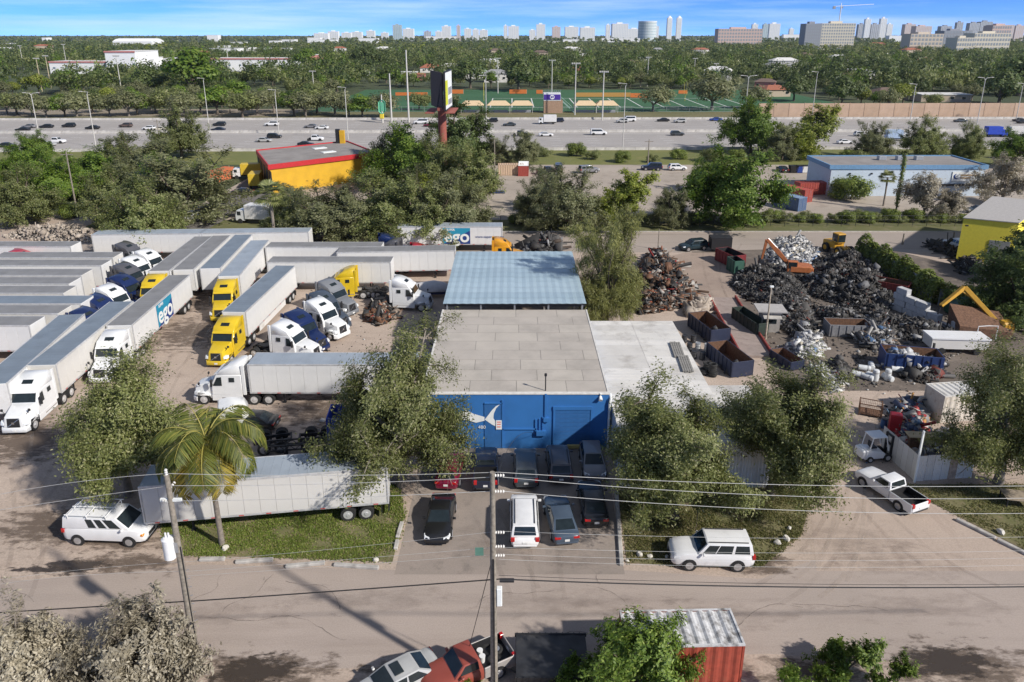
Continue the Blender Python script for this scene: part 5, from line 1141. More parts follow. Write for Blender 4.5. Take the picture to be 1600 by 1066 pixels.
trailer('long old white trailer standing behind the left lawn', (-16.75, 43.2, 0), R(188), 'pale', TW2, group=None, panels=15)
# white van body end behind the palm
t = thing('truck_body', 'white rounded truck cap standing behind the palm crown', 'truck body', G(368, 668), R(20))
part('shell', None, lambda b: b.prism_y([(-1.2, .1), (1.2, .1), (1.2, 1.7), (.9, 2.3), (-.3, 2.5), (-1.2, 2.4)], -1.1, 1.1, .12), TWH, t, smooth=40)
part('base', None, lambda b: b.box(-1.25, 1.25, -1.15, 1.15, .02, .12), DARKMETAL, t)
part('side_window', None, lambda b: b.box(-.6, .7, -1.13, -1.09, 1.3, 1.9), GLASS, t)
car('sedan', PC['black'], 'black sedan between the trailers, left of the axle sets', (G(392, 668).x, G(392, 668).y, .01), R(175))
# bogies and a black chassis
def bogie(label, loc, rz):
    t = thing('axle_set', label, 'axle', loc, rz, 'loose tandem axle sets in the yard')
    part('frame', 'bg_f', lambda b: (b.box(-1.5, 1.5, -.5, -.38, .6, .85), b.box(-1.5, 1.5, .38, .5, .6, .85), b.box(-1.5, -1.38, -.5, .5, .6, .85), b.box(1.38, 1.5, -.5, .5, .6, .85), b.cyl((-.65, -.9, .52), (-.65, .9, .52), .09), b.cyl((.65, -.9, .52), (.65, .9, .52), .09)), DARKMETAL, t)
    for x in (-.65, .65):
        for s in (1, -1):
            w = part('wheel', 'tr_dual', dual, TYRE, t, (x, s * .94, .52), 0 if s > 0 else math.pi); part('rim', 'tr_drim', drim, GREYMETAL, w)
for p, q, a, l in [(428, 698, 15, 'loose tandem axle set left on the dirt, beside the palm'), (497, 694, 8, 'loose tandem axle set right of the one beside the palm'), (590, 462, -15, 'bare axle set behind the light grey tractor'), (605, 476, 60, 'bare axle set left of the lone white tractor')]: bogie(l, G(p, q), R(a))
A, B = G(416, 716), G(600, 702); a = math.atan2(B.y - A.y, B.x - A.x); Lc = (B - A).length
t = thing('chassis_trailer', 'black skeleton chassis trailer behind the long white trailer', 'trailer', A, a)
for y in (-.45, .45): part('beam', 'ch_b', lambda b: (b.box(0, Lc, -.06, .06, .82, .92), b.box(0, Lc, -.06, .06, 1.22, 1.32), [b.tube([(k * .8, 0, .9), (k * .8 + .4, 0, 1.24), (k * .8 + .8, 0, .9)], .03, 4) for k in range(int(Lc / .8))]), BLACK, t, (0, y, 0))
part('crossbeam', None, lambda b: [b.box(x - .05, x + .05, -1.1, 1.1, .95, 1.1) for x in np.linspace(.2, Lc - .2, 7)], BLACK, t, smooth=0)
for x in (.9, 2.1):
    for s in (1, -1): w = part('wheel', 'tr_dual', dual, TYRE, t, (Lc - x, s * .94, .52), 0 if s > 0 else math.pi); part('rim', 'tr_drim', drim, GREYMETAL, w)
part('landing_leg', None, lambda b: b.box(1.5, 1.65, -.5, -.35, .02, .9), BLACK, t); part('landing_leg', None, lambda b: b.box(1.5, 1.65, .35, .5, .02, .9), BLACK, t)
ROYAL = mat('royal_blue_box', (.015, .055, .42), .5, var=.1, dirt=(.02, .04, .22), dscale=1)
def bin_(label, loc, rz, L, W_, H, m, inner=None, name='skip_bin', load=None, group=None, cat='skip'):
    t = thing(name, label, cat, loc, rz, group); h, w = L / 2, W_ / 2; inner = inner or RUST
    part('floor', None, lambda b: b.box(-h + .05, h - .05, -w + .05, w - .05, .12, .2), inner, t)
    for s in (1, -1):
        sd_ = part('side_wall', None, lambda b: b.box(-h, h, -.04, .04, .1, H, .01), m, t, (0, s * (w - .04), 0))
        part('lining', None, lambda b: b.box(-h + .09, h - .09, -.006, .006, .2, H - .02), inner, sd_, (0, -s * .05, 0))
        for x in np.linspace(-h + .3, h - .3, max(3, int(L / .7))): part('rib', 'rib%g' % H, lambda b: b.box(-.05, .05, -.04, .04, .1, H - .05), m, sd_, (x, s * .07, 0), smooth=0)
        en = part('end_wall', None, lambda b: b.box(-.04, .04, -w + .09, w - .09, .1, H - .003, .01), m, t, (s * (h - .04), 0, 0))
        part('lining', None, lambda b: b.box(-.006, .006, -w + .1, w - .1, .2, H - .02), inner, en, (-s * .05, 0, 0))
    part('skid', None, lambda b: (b.box(-h, h, -.5, -.35, .0, .12), b.box(-h, h, .35, .5, .0, .12)), m, t)
    return t
bin_('tall royal blue steel box half hidden by the tall tree', G(553, 703), R(4), 3.6, 2.4, 3.6, ROYAL, ROYAL)
bin_('smaller royal blue steel box right of the tall one behind foliage', G(613, 690), R(8), 2.2, 1.8, 1.7, ROYAL)
t = thing('tarped_boat', 'white sheeted heap on a blue trailer beside the lone white tractor', 'boat', G(674, 462), R(4))
def hull(b): b.loft([[(x, w * math.cos(u), .9 + .9 * k * max(0, math.sin(u)) - .25 * max(0, -math.sin(u))) for u in np.linspace(0, 5.76, 12)] for x, w, k in ((-2.6, .5, .5), (-2.0, 1.0, .9), (-.8, 1.15, 1.1), (.4, 1.1, 1.3), (1.6, .95, 1.0), (2.6, .5, .5))])
part('sheeting', None, hull, mat('sheeting_white', (.62, .6, .6), .7, var=.1, scale=2, bump=.5), t, smooth=60)
part('trailer_frame', None, lambda b: (b.box(-2.6, 2.4, -.9, -.75, .45, .75), b.box(-2.6, 2.4, .75, .9, .45, .75), b.box(-2.4, -2.2, -.9, .9, .45, .7), b.box(1.8, 2.0, -.9, .9, .45, .7)), TNV, t)
for s in (1, -1): w = part('wheel', 'wheel0.36', None, TYRE, t, (-.5, s * 1.05, .36), 0 if s > 0 else math.pi); part('rim', 'rim0.36', None, RIM, w)

# ================================================================= heaps of scrap
def boxes(g, P_, S_, tilt=1.2):
    n = len(P_); ax = g.normal(size=(n, 3)); ax /= np.linalg.norm(ax, axis=1, keepdims=True); an = g.uniform(-tilt, tilt, n) * 1.6
    c = np.cos(an); s = np.sin(an); K = np.zeros((n, 3, 3)); K[:, 0, 1] = -ax[:, 2]; K[:, 0, 2] = ax[:, 1]; K[:, 1, 0] = ax[:, 2]; K[:, 1, 2] = -ax[:, 0]; K[:, 2, 0] = -ax[:, 1]; K[:, 2, 1] = ax[:, 0]
    Rm = np.eye(3)[None] + s[:, None, None] * K + (1 - c)[:, None, None] * (K @ K)
    Tm = np.array([(-1, -1, -1), (1, -1, -1), (1, 1, -1), (-1, 1, -1), (-1, -1, 1), (1, -1, 1), (1, 1, 1), (-1, 1, 1)]) * .5
    V = np.einsum('nij,nkj->nki', Rm, Tm[None] * S_[:, None, :]) + P_[:, None, :]
    F = np.array([(0, 3, 2, 1), (4, 5, 6, 7), (0, 1, 5, 4), (1, 2, 6, 5), (2, 3, 7, 6), (3, 0, 4, 7)])
    return V.reshape(-1, 3), (np.arange(n)[:, None, None] * 8 + F[None]).reshape(-1, 4)
def heap(label, poly, H, n, m, seed, size=(.12, .5), rods=.3, name='scrap_heap', peak=None, rings=0):
    """loose pieces lying on a mound; nobody could count them"""
    g = np.random.default_rng(seed); P_ = np.array([p[:2] for p in poly]); c = P_.mean(0) if peak is None else np.array(peak); lo = P_.min(0); hi = P_.max(0)
    x = g.uniform(lo[0], hi[0], n * 4); y = g.uniform(lo[1], hi[1], n * 4); k = inpoly(x, y, [tuple(p) for p in P_]); x = x[k][:n]; y = y[k][:n]; n = len(x)
    # distance to the outline gives the mound its slope
    d = np.full(n, 1e9)
    for i in range(len(P_)):
        a, b_ = P_[i], P_[(i + 1) % len(P_)]; ab = b_ - a; tt = np.clip(((x - a[0]) * ab[0] + (y - a[1]) * ab[1]) / (ab @ ab), 0, 1)
        d = np.minimum(d, np.hypot(x - a[0] - tt * ab[0], y - a[1] - tt * ab[1]))
    dm = d.max(); z = H * np.sin(np.clip(d / dm, 0, 1) ** .75 * 1.5) * (.66 + .3 * np.sin(x * 1.1 + seed) * np.cos(y * .9 + seed) + .16 * np.sin(x * 2.7 + 2) * np.sin(y * 2.3)) * g.uniform(.7, 1.1, n)
    S_ = g.uniform(size[0], size[1], (n, 3)) * np.exp(g.normal(-.1, .45, (n, 1))); r = g.random(n); S_[r < rods] *= np.array([3.2, .26, .26]); S_[(r > rods) & (r < rods + .3)] *= np.array([1.5, 1.1, .15])
    V, F = boxes(g, np.stack([x, y, z], 1), S_)
    if rings:
        b = MB()
        for i in g.choice(n, rings, replace=False): b.ring((x[i], y[i], z[i] + .15), g.normal(size=3), .27, .1, 10, 5)
        Vr = np.array([tuple(p) for p in b.v]); Fr = np.array(b.f); F = np.concatenate([F, Fr + len(V)]); V = np.concatenate([V, Vr])
    # the packed core under the loose pieces
    cv = [(c[0], c[1], H * .35)] + [((p[0] * f_ + c[0] * (1 - f_)), (p[1] * f_ + c[1] * (1 - f_)), h_) for f_, h_ in ((.6, H * .22), (.97, -.05)) for p in P_]; k = len(P_)
    cf = [(0, 1 + i, 1 + (i + 1) % k, 1 + (i + 1) % k) for i in range(k)]; b2 = [(1 + i, 1 + k + i, 1 + k + (i + 1) % k, 1 + (i + 1) % k) for i in range(k)]
    o = fast(name, V, F, m); me = bpy.data.meshes.new('heap_core'); me.from_pydata(cv, [], [q[:3] for q in cf] + b2); me.materials.append(DARKMETAL); co = put(bpy.data.objects.new('heap_core', me), o)
    stuff(o); tag(o, label, 'scrap'); return o
MBLK = islandmat('scrap_black', [(0, (.018, .017, .017)), (.3, (.034, .032, .031)), (.52, (.06, .057, .054)), (.7, (.1, .095, .09)), (.85, (.06, .043, .032)), (.91, (.15, .15, .155)), (.96, (.3, .3, .3)), (.988, (.16, .04, .03))], .75, .1)
MRUST = islandmat('scrap_rust', [(0, (.03, .028, .028)), (.25, (.09, .055, .035)), (.45, (.16, .08, .045)), (.62, (.05, .05, .05)), (.74, (.25, .2, .16)), (.84, (.35, .33, .3)), (.93, (.3, .09, .04)), (.975, (.26, .03, .025))], .7, .2)
MWHT = islandmat('scrap_white', [(0, (.5, .5, .5)), (.25, (.33, .33, .33)), (.45, (.64, .63, .61)), (.62, (.17, .17, .18)), (.82, (.08, .08, .08)), (.9, (.5, .45, .35)), (.96, (.12, .2, .35))], .6, .1)
MMIX = islandmat('scrap_mixed', [(0, (.05, .05, .055)), (.3, (.14, .13, .12)), (.5, (.3, .29, .28)), (.66, (.03, .03, .03)), (.78, (.5, .49, .47)), (.9, (.18, .12, .08)), (.96, (.07, .14, .26))], .65, .2)
pts = lambda *q: [G(a, b) for a, b in q]
heap('tangled heap of rusty and red scrap metal behind the feathery tree', pts((985, 470), (1000, 425), (1012, 400), (1040, 400), (1065, 430), (1088, 460), (1075, 478), (1040, 488), (1000, 492)), 3.0, 5200, MRUST, 1, (.12, .5), .45)
heap('large black heap of engines and car parts in the middle of the junk yard', pts((1140, 445), (1155, 425), (1190, 418), (1235, 425), (1258, 455), (1270, 500), (1285, 535), (1255, 545), (1225, 515), (1200, 480), (1165, 468)), 1.9, 13000, MBLK, 2, (.08, .32), .25, rings=90)
heap('tall black heap of car parts below the hedge', pts((1240, 440), (1270, 410), (1310, 400), (1350, 405), (1390, 440), (1398, 480), (1370, 495), (1320, 480), (1270, 465)), 2.7, 15000, MBLK, 3, (.08, .32), .25, rings=90)
heap('low dark heap of scrap along the pale block wall', pts((1270, 480), (1330, 490), (1390, 498), (1450, 510), (1530, 522), (1510, 540), (1440, 535), (1380, 528), (1345, 515), (1290, 510)), 1.6, 9000, MBLK, 4, (.08, .32), .3, rings=40)
heap('white heap of discarded appliances and sheet beside the wheel loader', pts((1195, 400), (1215, 375), (1255, 372), (1278, 395), (1270, 425), (1230, 425), (1205, 415)), 1.5, 1900, MWHT, 5, (.12, .45), .25)
heap('small white heap of foam and appliance shells right of the booth', pts((1228, 545), (1250, 520), (1275, 522), (1290, 545), (1275, 558), (1245, 560)), 1.1, 1100, MWHT, 6, (.1, .42), .25)
heap('grey heap of aluminium trim in front of the large blue skip', pts((1335, 530), (1370, 505), (1400, 520), (1390, 550), (1350, 545)), 1.3, 1300, MMIX, 7, (.12, .5), .35)
heap('pile of pale cut strips spilling beside the olive tree', pts((1262, 575), (1285, 572), (1320, 600), (1310, 615), (1280, 600)), .6, 900, MWHT, 8, (.1, .35), .7)
heap('small black heap of engine parts left of the white tanks', pts((1292, 580), (1310, 562), (1328, 580), (1322, 600), (1302, 595)), .9, 600, MBLK, 9, (.1, .4), .2)
heap('dark heap of oddments right of the white tanks', pts((1405, 590), (1425, 570), (1470, 560), (1475, 590), (1445, 600)), 1.3, 800, MBLK, 10, (.12, .5), .35)
heap('colourful heap of salvaged goods behind the forklift', pts((1388, 660), (1395, 640), (1420, 625), (1445, 640), (1450, 690), (1425, 700), (1400, 690)), 1.3, 1300, islandmat('goods', [(0, (.3, .03, .03)), (.2, (.06, .08, .14)), (.4, (.25, .24, .23)), (.55, (.05, .05, .05)), (.7, (.5, .48, .45)), (.82, (.4, .2, .05)), (.9, (.12, .2, .3))], .6, .1), 11, (.12, .38), .25)
heap('dark junk heaped round the corrugated fence at the right', pts((1440, 720), (1450, 690), (1490, 680), (1500, 720), (1470, 740)), 1.2, 500, MMIX, 12, (.2, .6), .3)
heap('junk pile beside the lone white tractor in the lorry yard', pts((568, 500), (580, 478), (605, 470), (625, 482), (620, 500), (590, 510)), .9, 500, MRUST, 13, (.15, .6), .4)
heap('heap of black scrap under the trees behind the shed', pts((815, 395), (830, 378), (870, 372), (880, 392), (860, 400)), 1.8, 700, MBLK, 14, (.2, .7), .3)
heap('pale broken concrete beside the blue skips', pts((1065, 490), (1078, 472), (1105, 470), (1118, 482), (1100, 492), (1085, 500)), .6, 300, islandmat('rubble', [(0, (.4, .34, .28)), (.4, (.33, .28, .23)), (.7, (.46, .4, .34)), (.9, (.22, .18, .15))], .9, 0), 15, (.25, .7), .1, name='rubble_heap')
heap('dark metal lengths stacked beside the yellow building', pts((1448, 385), (1455, 380), (1500, 398), (1495, 408)), .7, 260, MBLK, 16, (.15, .8), .8)
heap('black junk pile at the foot of the yellow building', pts((1490, 415), (1505, 405), (1530, 412), (1528, 428), (1500, 430)), 1.2, 400, MBLK, 17, (.15, .5), .3)
heap('pale construction rubble along the left rim of the lorry yard', pts((0, 372), (40, 355), (110, 352), (152, 362), (140, 380), (60, 378)), 1.0, 700, MATS['rubble'], 18, (.12, .4), .1, name='rubble_heap')

def litter(label, poly, n, m, seed, size):
    g = np.random.default_rng(seed); P_ = np.array([p[:2] for p in poly]); lo = P_.min(0); hi = P_.max(0); x = g.uniform(lo[0], hi[0], n * 2); y = g.uniform(lo[1], hi[1], n * 2); k = inpoly(x, y, [tuple(p) for p in P_])
    k &= np.sin(x * .8 + seed) * np.sin(y * .7) + g.normal(0, .5, n * 2) > .1; x = x[k][:n]; y = y[k][:n]; n = len(x)
    S_ = g.uniform(size[0], size[1], (n, 3)) * np.exp(g.normal(-.2, .5, (n, 1))); S_[:, 2] *= .5; V, F = boxes(g, np.stack([x, y, S_[:, 2] * .4], 1), S_, .5); o = fast('loose_debris', V, F, m); stuff(o); tag(o, label, 'debris')
litter('loose bits of metal strewn over the junk yard soil', pts((1200, 545), (1170, 470), (1140, 440), (1240, 395), (1380, 400), (1540, 520), (1440, 600), (1330, 610), (1260, 600)), 9000, islandmat('debris_brown', [(0, (.1, .085, .07)), (.3, (.16, .13, .105)), (.5, (.06, .055, .05)), (.7, (.24, .21, .18)), (.85, (.1, .1, .1)), (.94, (.4, .39, .37))], .85, .05), 31, (.06, .26))
litter('small trash strewn over the dirt of the driveway mouth', pts((1290, 640), (1330, 600), (1440, 600), (1440, 700), (1380, 740), (1330, 720)), 260, MMIX, 32, (.05, .2))
litter('small trash strewn over the lorry yard', pts((380, 640), (540, 480), (690, 480), (690, 560), (520, 700), (400, 700)), 500, MMIX, 33, (.04, .16))
# ================================================================= weighbridge, booth, skips
RAILR = mat('rail_red', (.28, .05, .04), .7, var=.3, scale=2, dirt=(.15, .06, .04), dscale=2)
A, B = G(1128, 468), G(1182, 560); a = math.atan2(B.y - A.y, B.x - A.x); Lw = (B - A).length
t = thing('weighbridge', 'long weighbridge ramp with rusty red side rails beside the skips', 'weighbridge', A, a)
DECK = mat('deck_concrete', (.31, .25, .22), .9, var=.15, scale=1.2, dirt=(.2, .15, .13), dscale=1)
for k in range(3): part('deck_panel', 'wb_deck', lambda b: b.box(.02, Lw / 3 - .02, -1.55, 1.55, 0, .3, .01), DECK, t, (k * Lw / 3, 0, 0))
for s in (1, -1): part('side_rail', 'wb_rail', lambda b: b.box(-.1, Lw + .1, -.09, .09, .0, .62, .02), RAILR, t, (0, s * 1.66, 0))
t = thing('weigh_booth', 'small grey booth with overhanging flat roof beside the weighbridge', 'booth', G(1200, 515), R(-6))
part('wall', None, lambda b: b.box(-1.0, 1.0, -.9, .9, 0, 2.3), mat('booth_wall', (.33, .31, .29), .8, var=.12), t, smooth=0)
part('roof', None, lambda b: b.box(-1.6, 1.6, -1.3, 1.3, 2.55, 2.68), mat('booth_roof', (.42, .40, .38), .8, var=.1, dirt=(.3, .28, .26)), t); part('fascia', None, lambda b: b.box(-1.1, 1.1, -1.0, 1.0, 2.3, 2.55), CONCRETE, t)
part('window', None, lambda b: b.box(-.6, .6, -.93, -.9, 1.1, 1.9), GLASS, t); part('awning', None, lambda b: b.hexa([(-1.0, -1.7, 1.95), (1.0, -1.7, 1.95), (1.0, -.95, 2.1), (-1.0, -.95, 2.1), (-1.0, -1.7, 2.0), (1.0, -1.7, 2.0), (1.0, -.95, 2.15), (-1.0, -.95, 2.15)]), CONCRETE, t)
t = pole('thin rust-streaked post beside the weighbridge booth', G(1196, 530), 6.2, .09, 'lamp_post', m=mat('post_streaked', (.42, .36, .28), .7, var=.4, scale=3)); part('lamp', None, lambda b: b.box(-.15, .25, -.1, .1, 6.1, 6.3, .02), SIGNW, t)
GDK = mat('skip_dark_green', (.03, .045, .035), .6, var=.2); NAVY = mat('skip_navy', (.022, .03, .062), .55, var=.15, dirt=(.05, .04, .05), dscale=1.5); GSK = mat('skip_grey', (.2, .2, .21), .6, var=.2, dirt=(.1, .09, .09), dscale=1.2)
dk = bin_('dark green slanted bin with red sticker beside the weighbridge rail', G(1170, 512), R(104), 5.4, 1.5, 1.6, GDK, GDK)
part('sticker', None, lambda b: b.box(-.9, -.2, -.02, .02, .9, 1.45), mat('sticker_red', (.6, .06, .06), .5), dk, (0, -.83, 0))
sk = bin_('navy roll-off skip with rusty inside, farther of the two by the weighbridge', G(1106, 522), R(-76), 5.4, 2.4, 1.7, NAVY, group='roll-off skips by the weighbridge')
sk2 = bin_('navy roll-off skip with rusty inside, nearer of the two by the weighbridge', G(1138, 572), R(-76), 5.2, 2.4, 1.7, NAVY, group='roll-off skips by the weighbridge')
for nm, s_ in (('farther', sk), ('nearer', sk2)):
    M_ = s_.matrix_basis; heap('loose bright metal lying in the %s weighbridge skip' % nm, [M_ @ Vector(p) for p in ((.2, -1.0, 0), (2.3, -1.0, 0), (2.3, .95, 0), (.2, .95, 0))], 1.0, 160, MMIX, 20, (.12, .4), .3)
bin_('grey skip in the middle of the junk yard among black scrap', G(1322, 522), R(-4), 4.6, 2.2, 1.5, GSK)
bin_('small navy skip holding white frames right of the weighbridge', G(1228, 568), R(-72), 3.4, 1.7, 1.0, NAVY)
s_ = bin_('large blue skip overflowing with white sheeting', G(1420, 575), R(-12), 5.4, 2.4, 1.9, mat('skip_blue', (.015, .04, .14), .5, var=.1), group=None); M_ = s_.matrix_basis
heap('white sheeting heaped in the large blue skip', [M_ @ Vector(p) for p in ((-2.4, -1.0, 0), (2.4, -1.0, 0), (2.4, 1.0, 0), (-2.4, 1.0, 0))], 2.0, 420, MWHT, 21, (.2, .55), .2)
bin_('long rust-red skip below the hedge', G(1380, 455), R(-38), 6, 2.2, 1.6, mat('skip_rustred', (.2, .035, .03), .7, var=.2))
bin_('red skip between the trees and the black heap', G(1140, 412), R(-70), 4.4, 2.2, 1.9, mat('skip_red', (.2, .025, .03), .6, var=.2), MATS['black_plastic'])
bin_('green tilted bin at the foot of the orange excavator', G(1148, 425), R(-80), 2.4, 1.5, 2.0, mat('bin_green', (.04, .11, .08), .6, var=.15), MATS['black_plastic'])
t = thing('box_van_trailer', 'small black box trailer beside the teal SUV', 'trailer', G(1124, 392), R(0)); part('box', None, lambda b: b.box(-1.6, 1.6, -1.0, 1.0, .5, 2.3, .04), BLACK, t); part('roof', None, lambda b: b.box(-1.62, 1.62, -1.02, 1.02, 2.3, 2.36), DARKMETAL, t)
for s in (1, -1): w = part('wheel', 'wheel0.33', None, TYRE, t, (0, s * 1.0, .33), 0 if s > 0 else math.pi); part('rim', 'rim0.33', None, RIM, w)
car('suv', PC['teal'], 'dark teal SUV standing on the service road by the scrap yard', (G(1083, 390).x, G(1083, 390).y, .01), R(196), rack=True)
# flat white box roof right of the large skip
t = thing('flat_trailer', 'flat white topped trailer right of the large blue skip', 'trailer', G(1490, 548), R(-4)); part('top', None, lambda b: b.box(-3, 3, -1.1, 1.1, 1.7, 1.85), WHITE, t); part('side', None, lambda b: b.box(-2.9, 2.9, -1.0, 1.0, .6, 1.7), TW2, t)
for x in (-1.8, 1.8):
    for s in (1, -1): part('wheel', 'wheel0.36', None, TYRE, t, (x, s * 1.0, .36))
part('hoop', None, lambda b: b.tube([(2.6, .9, 1.85), (2.6, .9, 2.5), (3.6, .9, 2.6), (4.6, .9, 2.6), (4.6, .9, 1.0)], .05, 6), WHITE, t)
# tanks, drums, tyres
TANK = mat('tank_white', (.6, .62, .63), .45, var=.1, dirt=(.35, .33, .3), dscale=2)
def tank(label, p, q, lie, a, s=1.):
    t = thing('water_tank', label, 'tank', G(p, q) + Vector((0, 0, .3 if lie else 0)), 0, 'old white water heaters', s, rot=(R(90), 0, R(a)) if lie else (0, 0, R(a)))
    part('shell', 'tank_s', lambda b: b.loft([[(r * math.cos(u), r * math.sin(u), z) for u in np.linspace(0, 2 * math.pi, 16, endpoint=False)] for r, z in ((.22, .0), (.3, .05), (.3, 1.05), (.26, 1.16), (.1, 1.2))]), TANK, t, smooth=40); part('band', 'tank_b', lambda b: b.cyl((0, 0, .85), (0, 0, .93), .31, n=16), GREYMETAL, t)
for k, (p, q, lie, a) in enumerate([(1330, 587, 1, 60), (1340, 578, 1, 70), (1345, 590, 1, 40), (1354, 588, 1, 30), (1360, 572, 1, -20), (1367, 595, 0, 0), (1379, 590, 1, 20), (1386, 594, 0, 0), (1391, 580, 1, 80)]): tank('white water heater tank, %s from the left in the row before the blue skip' % 'first second third fourth fifth sixth seventh eighth ninth'.split()[k], p, q, lie, a)
DRUMB = mat('drum_black', (.03, .03, .033), .5, var=.3)
for k, (p, q, m) in enumerate([(1069, 535, 0), (1077, 548, 0), (1084, 560, 0), (1090, 547, 1), (1097, 562, 0), (1083, 535, 0), (1104, 549, 1)]):
    t = thing('steel_drum', '%s steel drum between annex and navy skips, %s from the left' % ('grey' if m else 'black', ORD[k]), 'drum', G(p, q), 0, 'drums beside the annex')
    part('shell', 'drum', lambda b: b.loft([[(r * math.cos(u), r * math.sin(u), z) for u in np.linspace(0, 2 * math.pi, 14, endpoint=False)] for r, z in ((.28, 0), (.3, .02), (.29, .28), (.31, .3), (.29, .33), (.29, .58), (.31, .6), (.29, .63), (.3, .86), (.27, .86), (.27, .84))]), DRUMB if not m else GREYMETAL, t, smooth=40)
for k, (p, q, n_) in enumerate([(1113, 588, 7), (1105, 578, 4), (1100, 585, 3)]):
    for j in range(n_):
        o = part('tyre', 'loose_tyre', lambda b: b.ring((0, 0, .1), (0, 0, 1), .34, .11, 18, 7), TYRE, None, G(p, q) + Vector((rnd.uniform(-.06, .06), rnd.uniform(-.06, .06), j * .2)), j); tag(o, 'black tyre in the %s stack of tyres behind the annex, %s from the bottom' % (['tallest', 'middle', 'lowest'][k], 'first second third fourth fifth sixth seventh'.split()[j]), 'tyre', 'stacked tyres behind the annex')
# pale concrete blocks
BLK = mat('pale_block', (.5, .5, .5), .9, var=.15, scale=2, bump=.3, dirt=(.32, .31, .3), dscale=1.3)
t = thing('block_wall', 'stepped wall of big pale concrete blocks across the junk yard', 'wall')
A, B = G(1396, 482), G(1530, 538); d = (B - A); L_ = d.length; d = d / L_; a = math.atan2(d.y, d.x); nb = int(L_ / 1.55)
for r, (i0, i1) in enumerate([(0, nb), (0, nb - 1), (0, 3), (0, 1)]):
    for i in range(i0, i1):
        if r == 1 and i in (4,): continue
        p_ = A + d * (i * 1.55 + .75 + (.3 if r % 2 else 0)); part('block', 'cblock', lambda b: b.box(-.74, .74, -.4, .4, .01, .74, .04), BLK, t, (p_.x + rnd.uniform(-.05, .05), p_.y + rnd.uniform(-.05, .05), r * .75), a + rnd.uniform(-.04, .04))
# ---- machines
ORNG = mat('machine_orange', (.42, .14, .05), .5, var=.15, dirt=(.25, .09, .04), dscale=2); MYEL = mat('machine_yellow', (.55, .30, .03), .5, var=.12, dirt=(.25, .14, .04), dscale=1.5)
def arm(b, pts_, w, hs):
    for (p, q), (h0, h1) in zip(zip(pts_, pts_[1:]), hs):
        p = Vector(p); q = Vector(q); u = (q - p).normalized(); n_ = Vector((0, 1, 0)).cross(u).normalized() if abs(u.y) < .99 else Vector((1, 0, 0)); s = u.cross(n_)
        b.hexa([p - s * w - n_ * h0, q - s * w - n_ * h1, q + s * w - n_ * h1, p + s * w - n_ * h0, p - s * w + n_ * h0, q - s * w + n_ * h1, q + s * w + n_ * h1, p + s * w + n_ * h0], .03)
def excavator(label, loc, rz, col, boom, stick, tip):
    t = thing('excavator', label, 'excavator', loc, rz)
    for s in (1, -1): part('track', 'ex_tr', lambda b: b.prism_y([(-1.6, .05), (1.6, .05), (1.95, .35), (1.95, .6), (1.6, .88), (-1.6, .88), (-1.95, .6), (-1.95, .35)], -.3, .3, .05), DARKMETAL, t, (0, s * 1.15, 0))
    part('undercarriage', 'ex_un', lambda b: b.cyl((0, 0, .5), (0, 0, 1.05), .8, n=16), DARKMETAL, t)
    part('engine_house', 'ex_ho', lambda b: b.box(-2.4, .9, -1.3, 1.3, 1.05, 2.1, .12), col, t); part('counterweight', 'ex_cw', lambda b: b.box(-2.75, -2.2, -1.25, 1.25, 1.0, 1.95, .15), col, t)
    c = part('cab', 'ex_cab', lambda b: b.box(-.3, 1.35, .35, 1.25, 1.05, 2.9, .08), col, t); part('window', 'ex_win', lambda b: (b.box(1.36, 1.38, .45, 1.15, 1.6, 2.75), b.box(-.1, 1.2, 1.255, 1.27, 1.7, 2.75), b.box(-.1, 1.2, .33, .345, 1.9, 2.75)), GLASS, c)
    part('boom', None, lambda b: arm(b, [(.6, 0, 1.7), boom[0], boom[1]], .2, [(.2, .38), (.38, .2)]), col, t); part('stick', None, lambda b: arm(b, [boom[1], stick], .15, [(.25, .14)]), col, t)
    part('ram', None, lambda b: (b.tube([(.9, .0, 1.5), tuple(Vector(boom[0]) + Vector((.1, 0, -.4)))], .09), b.tube([tuple(Vector(boom[0]) + Vector((0, 0, .45))), tuple(Vector(boom[1]) + Vector((-.2, 0, .25)))], .08)), CHROME, t)
    s = Vector(stick); part('bucket', None, lambda b: b.prism_y([(s.x - .35, s.z + .1), (s.x + .35, s.z + .1), (s.x + .55, s.z - .6), (s.x, s.z - 1.05), (s.x - .6, s.z - .75)], -.5, .5, .05), DARKMETAL, t)
    return t
exc = excavator('orange excavator with raised curved boom behind the black heap', G(1240, 432), R(168), ORNG, ((3.0, 0, 4.2), (4.8, 0, 6.0)), (5.3, 0, 2.6), None)
exc.scale = (.85, .85, .85)
# yellow lattice machine frame at the right: two raised arms over a rusty pan
t = thing('baler', 'yellow machine with folded arms over a rusty pan at the right of the junk yard', 'machine', G(1520, 520), R(0))
P1, P2, P3 = at(1470, 478, 77.5), at(1507, 449, 78.5), at(1562, 508, 75.5); o_ = t.location
part('arm', None, lambda b: arm(b, [P1 - o_, P2 - o_], .22, [(.16, .24)]), MYEL, t); part('arm', None, lambda b: arm(b, [P2 - o_, P3 - o_], .24, [(.26, .22)]), MYEL, t)
part('brace', None, lambda b: b.tube([at(1505, 457, 78.2) - o_, at(1526, 470, 77.5) - o_], .09), MYEL, t)
part('pan', None, lambda b: b.hexa([(-2.6, -1.6, .1), (2.8, -2.2, .1), (3.0, .8, .1), (-2.2, 1.4, .1), (-2.8, -1.7, 1.6), (3.0, -2.3, 1.0), (3.2, 1.0, 2.2), (-2.3, 1.6, 3.0)], .05), RUST, t)
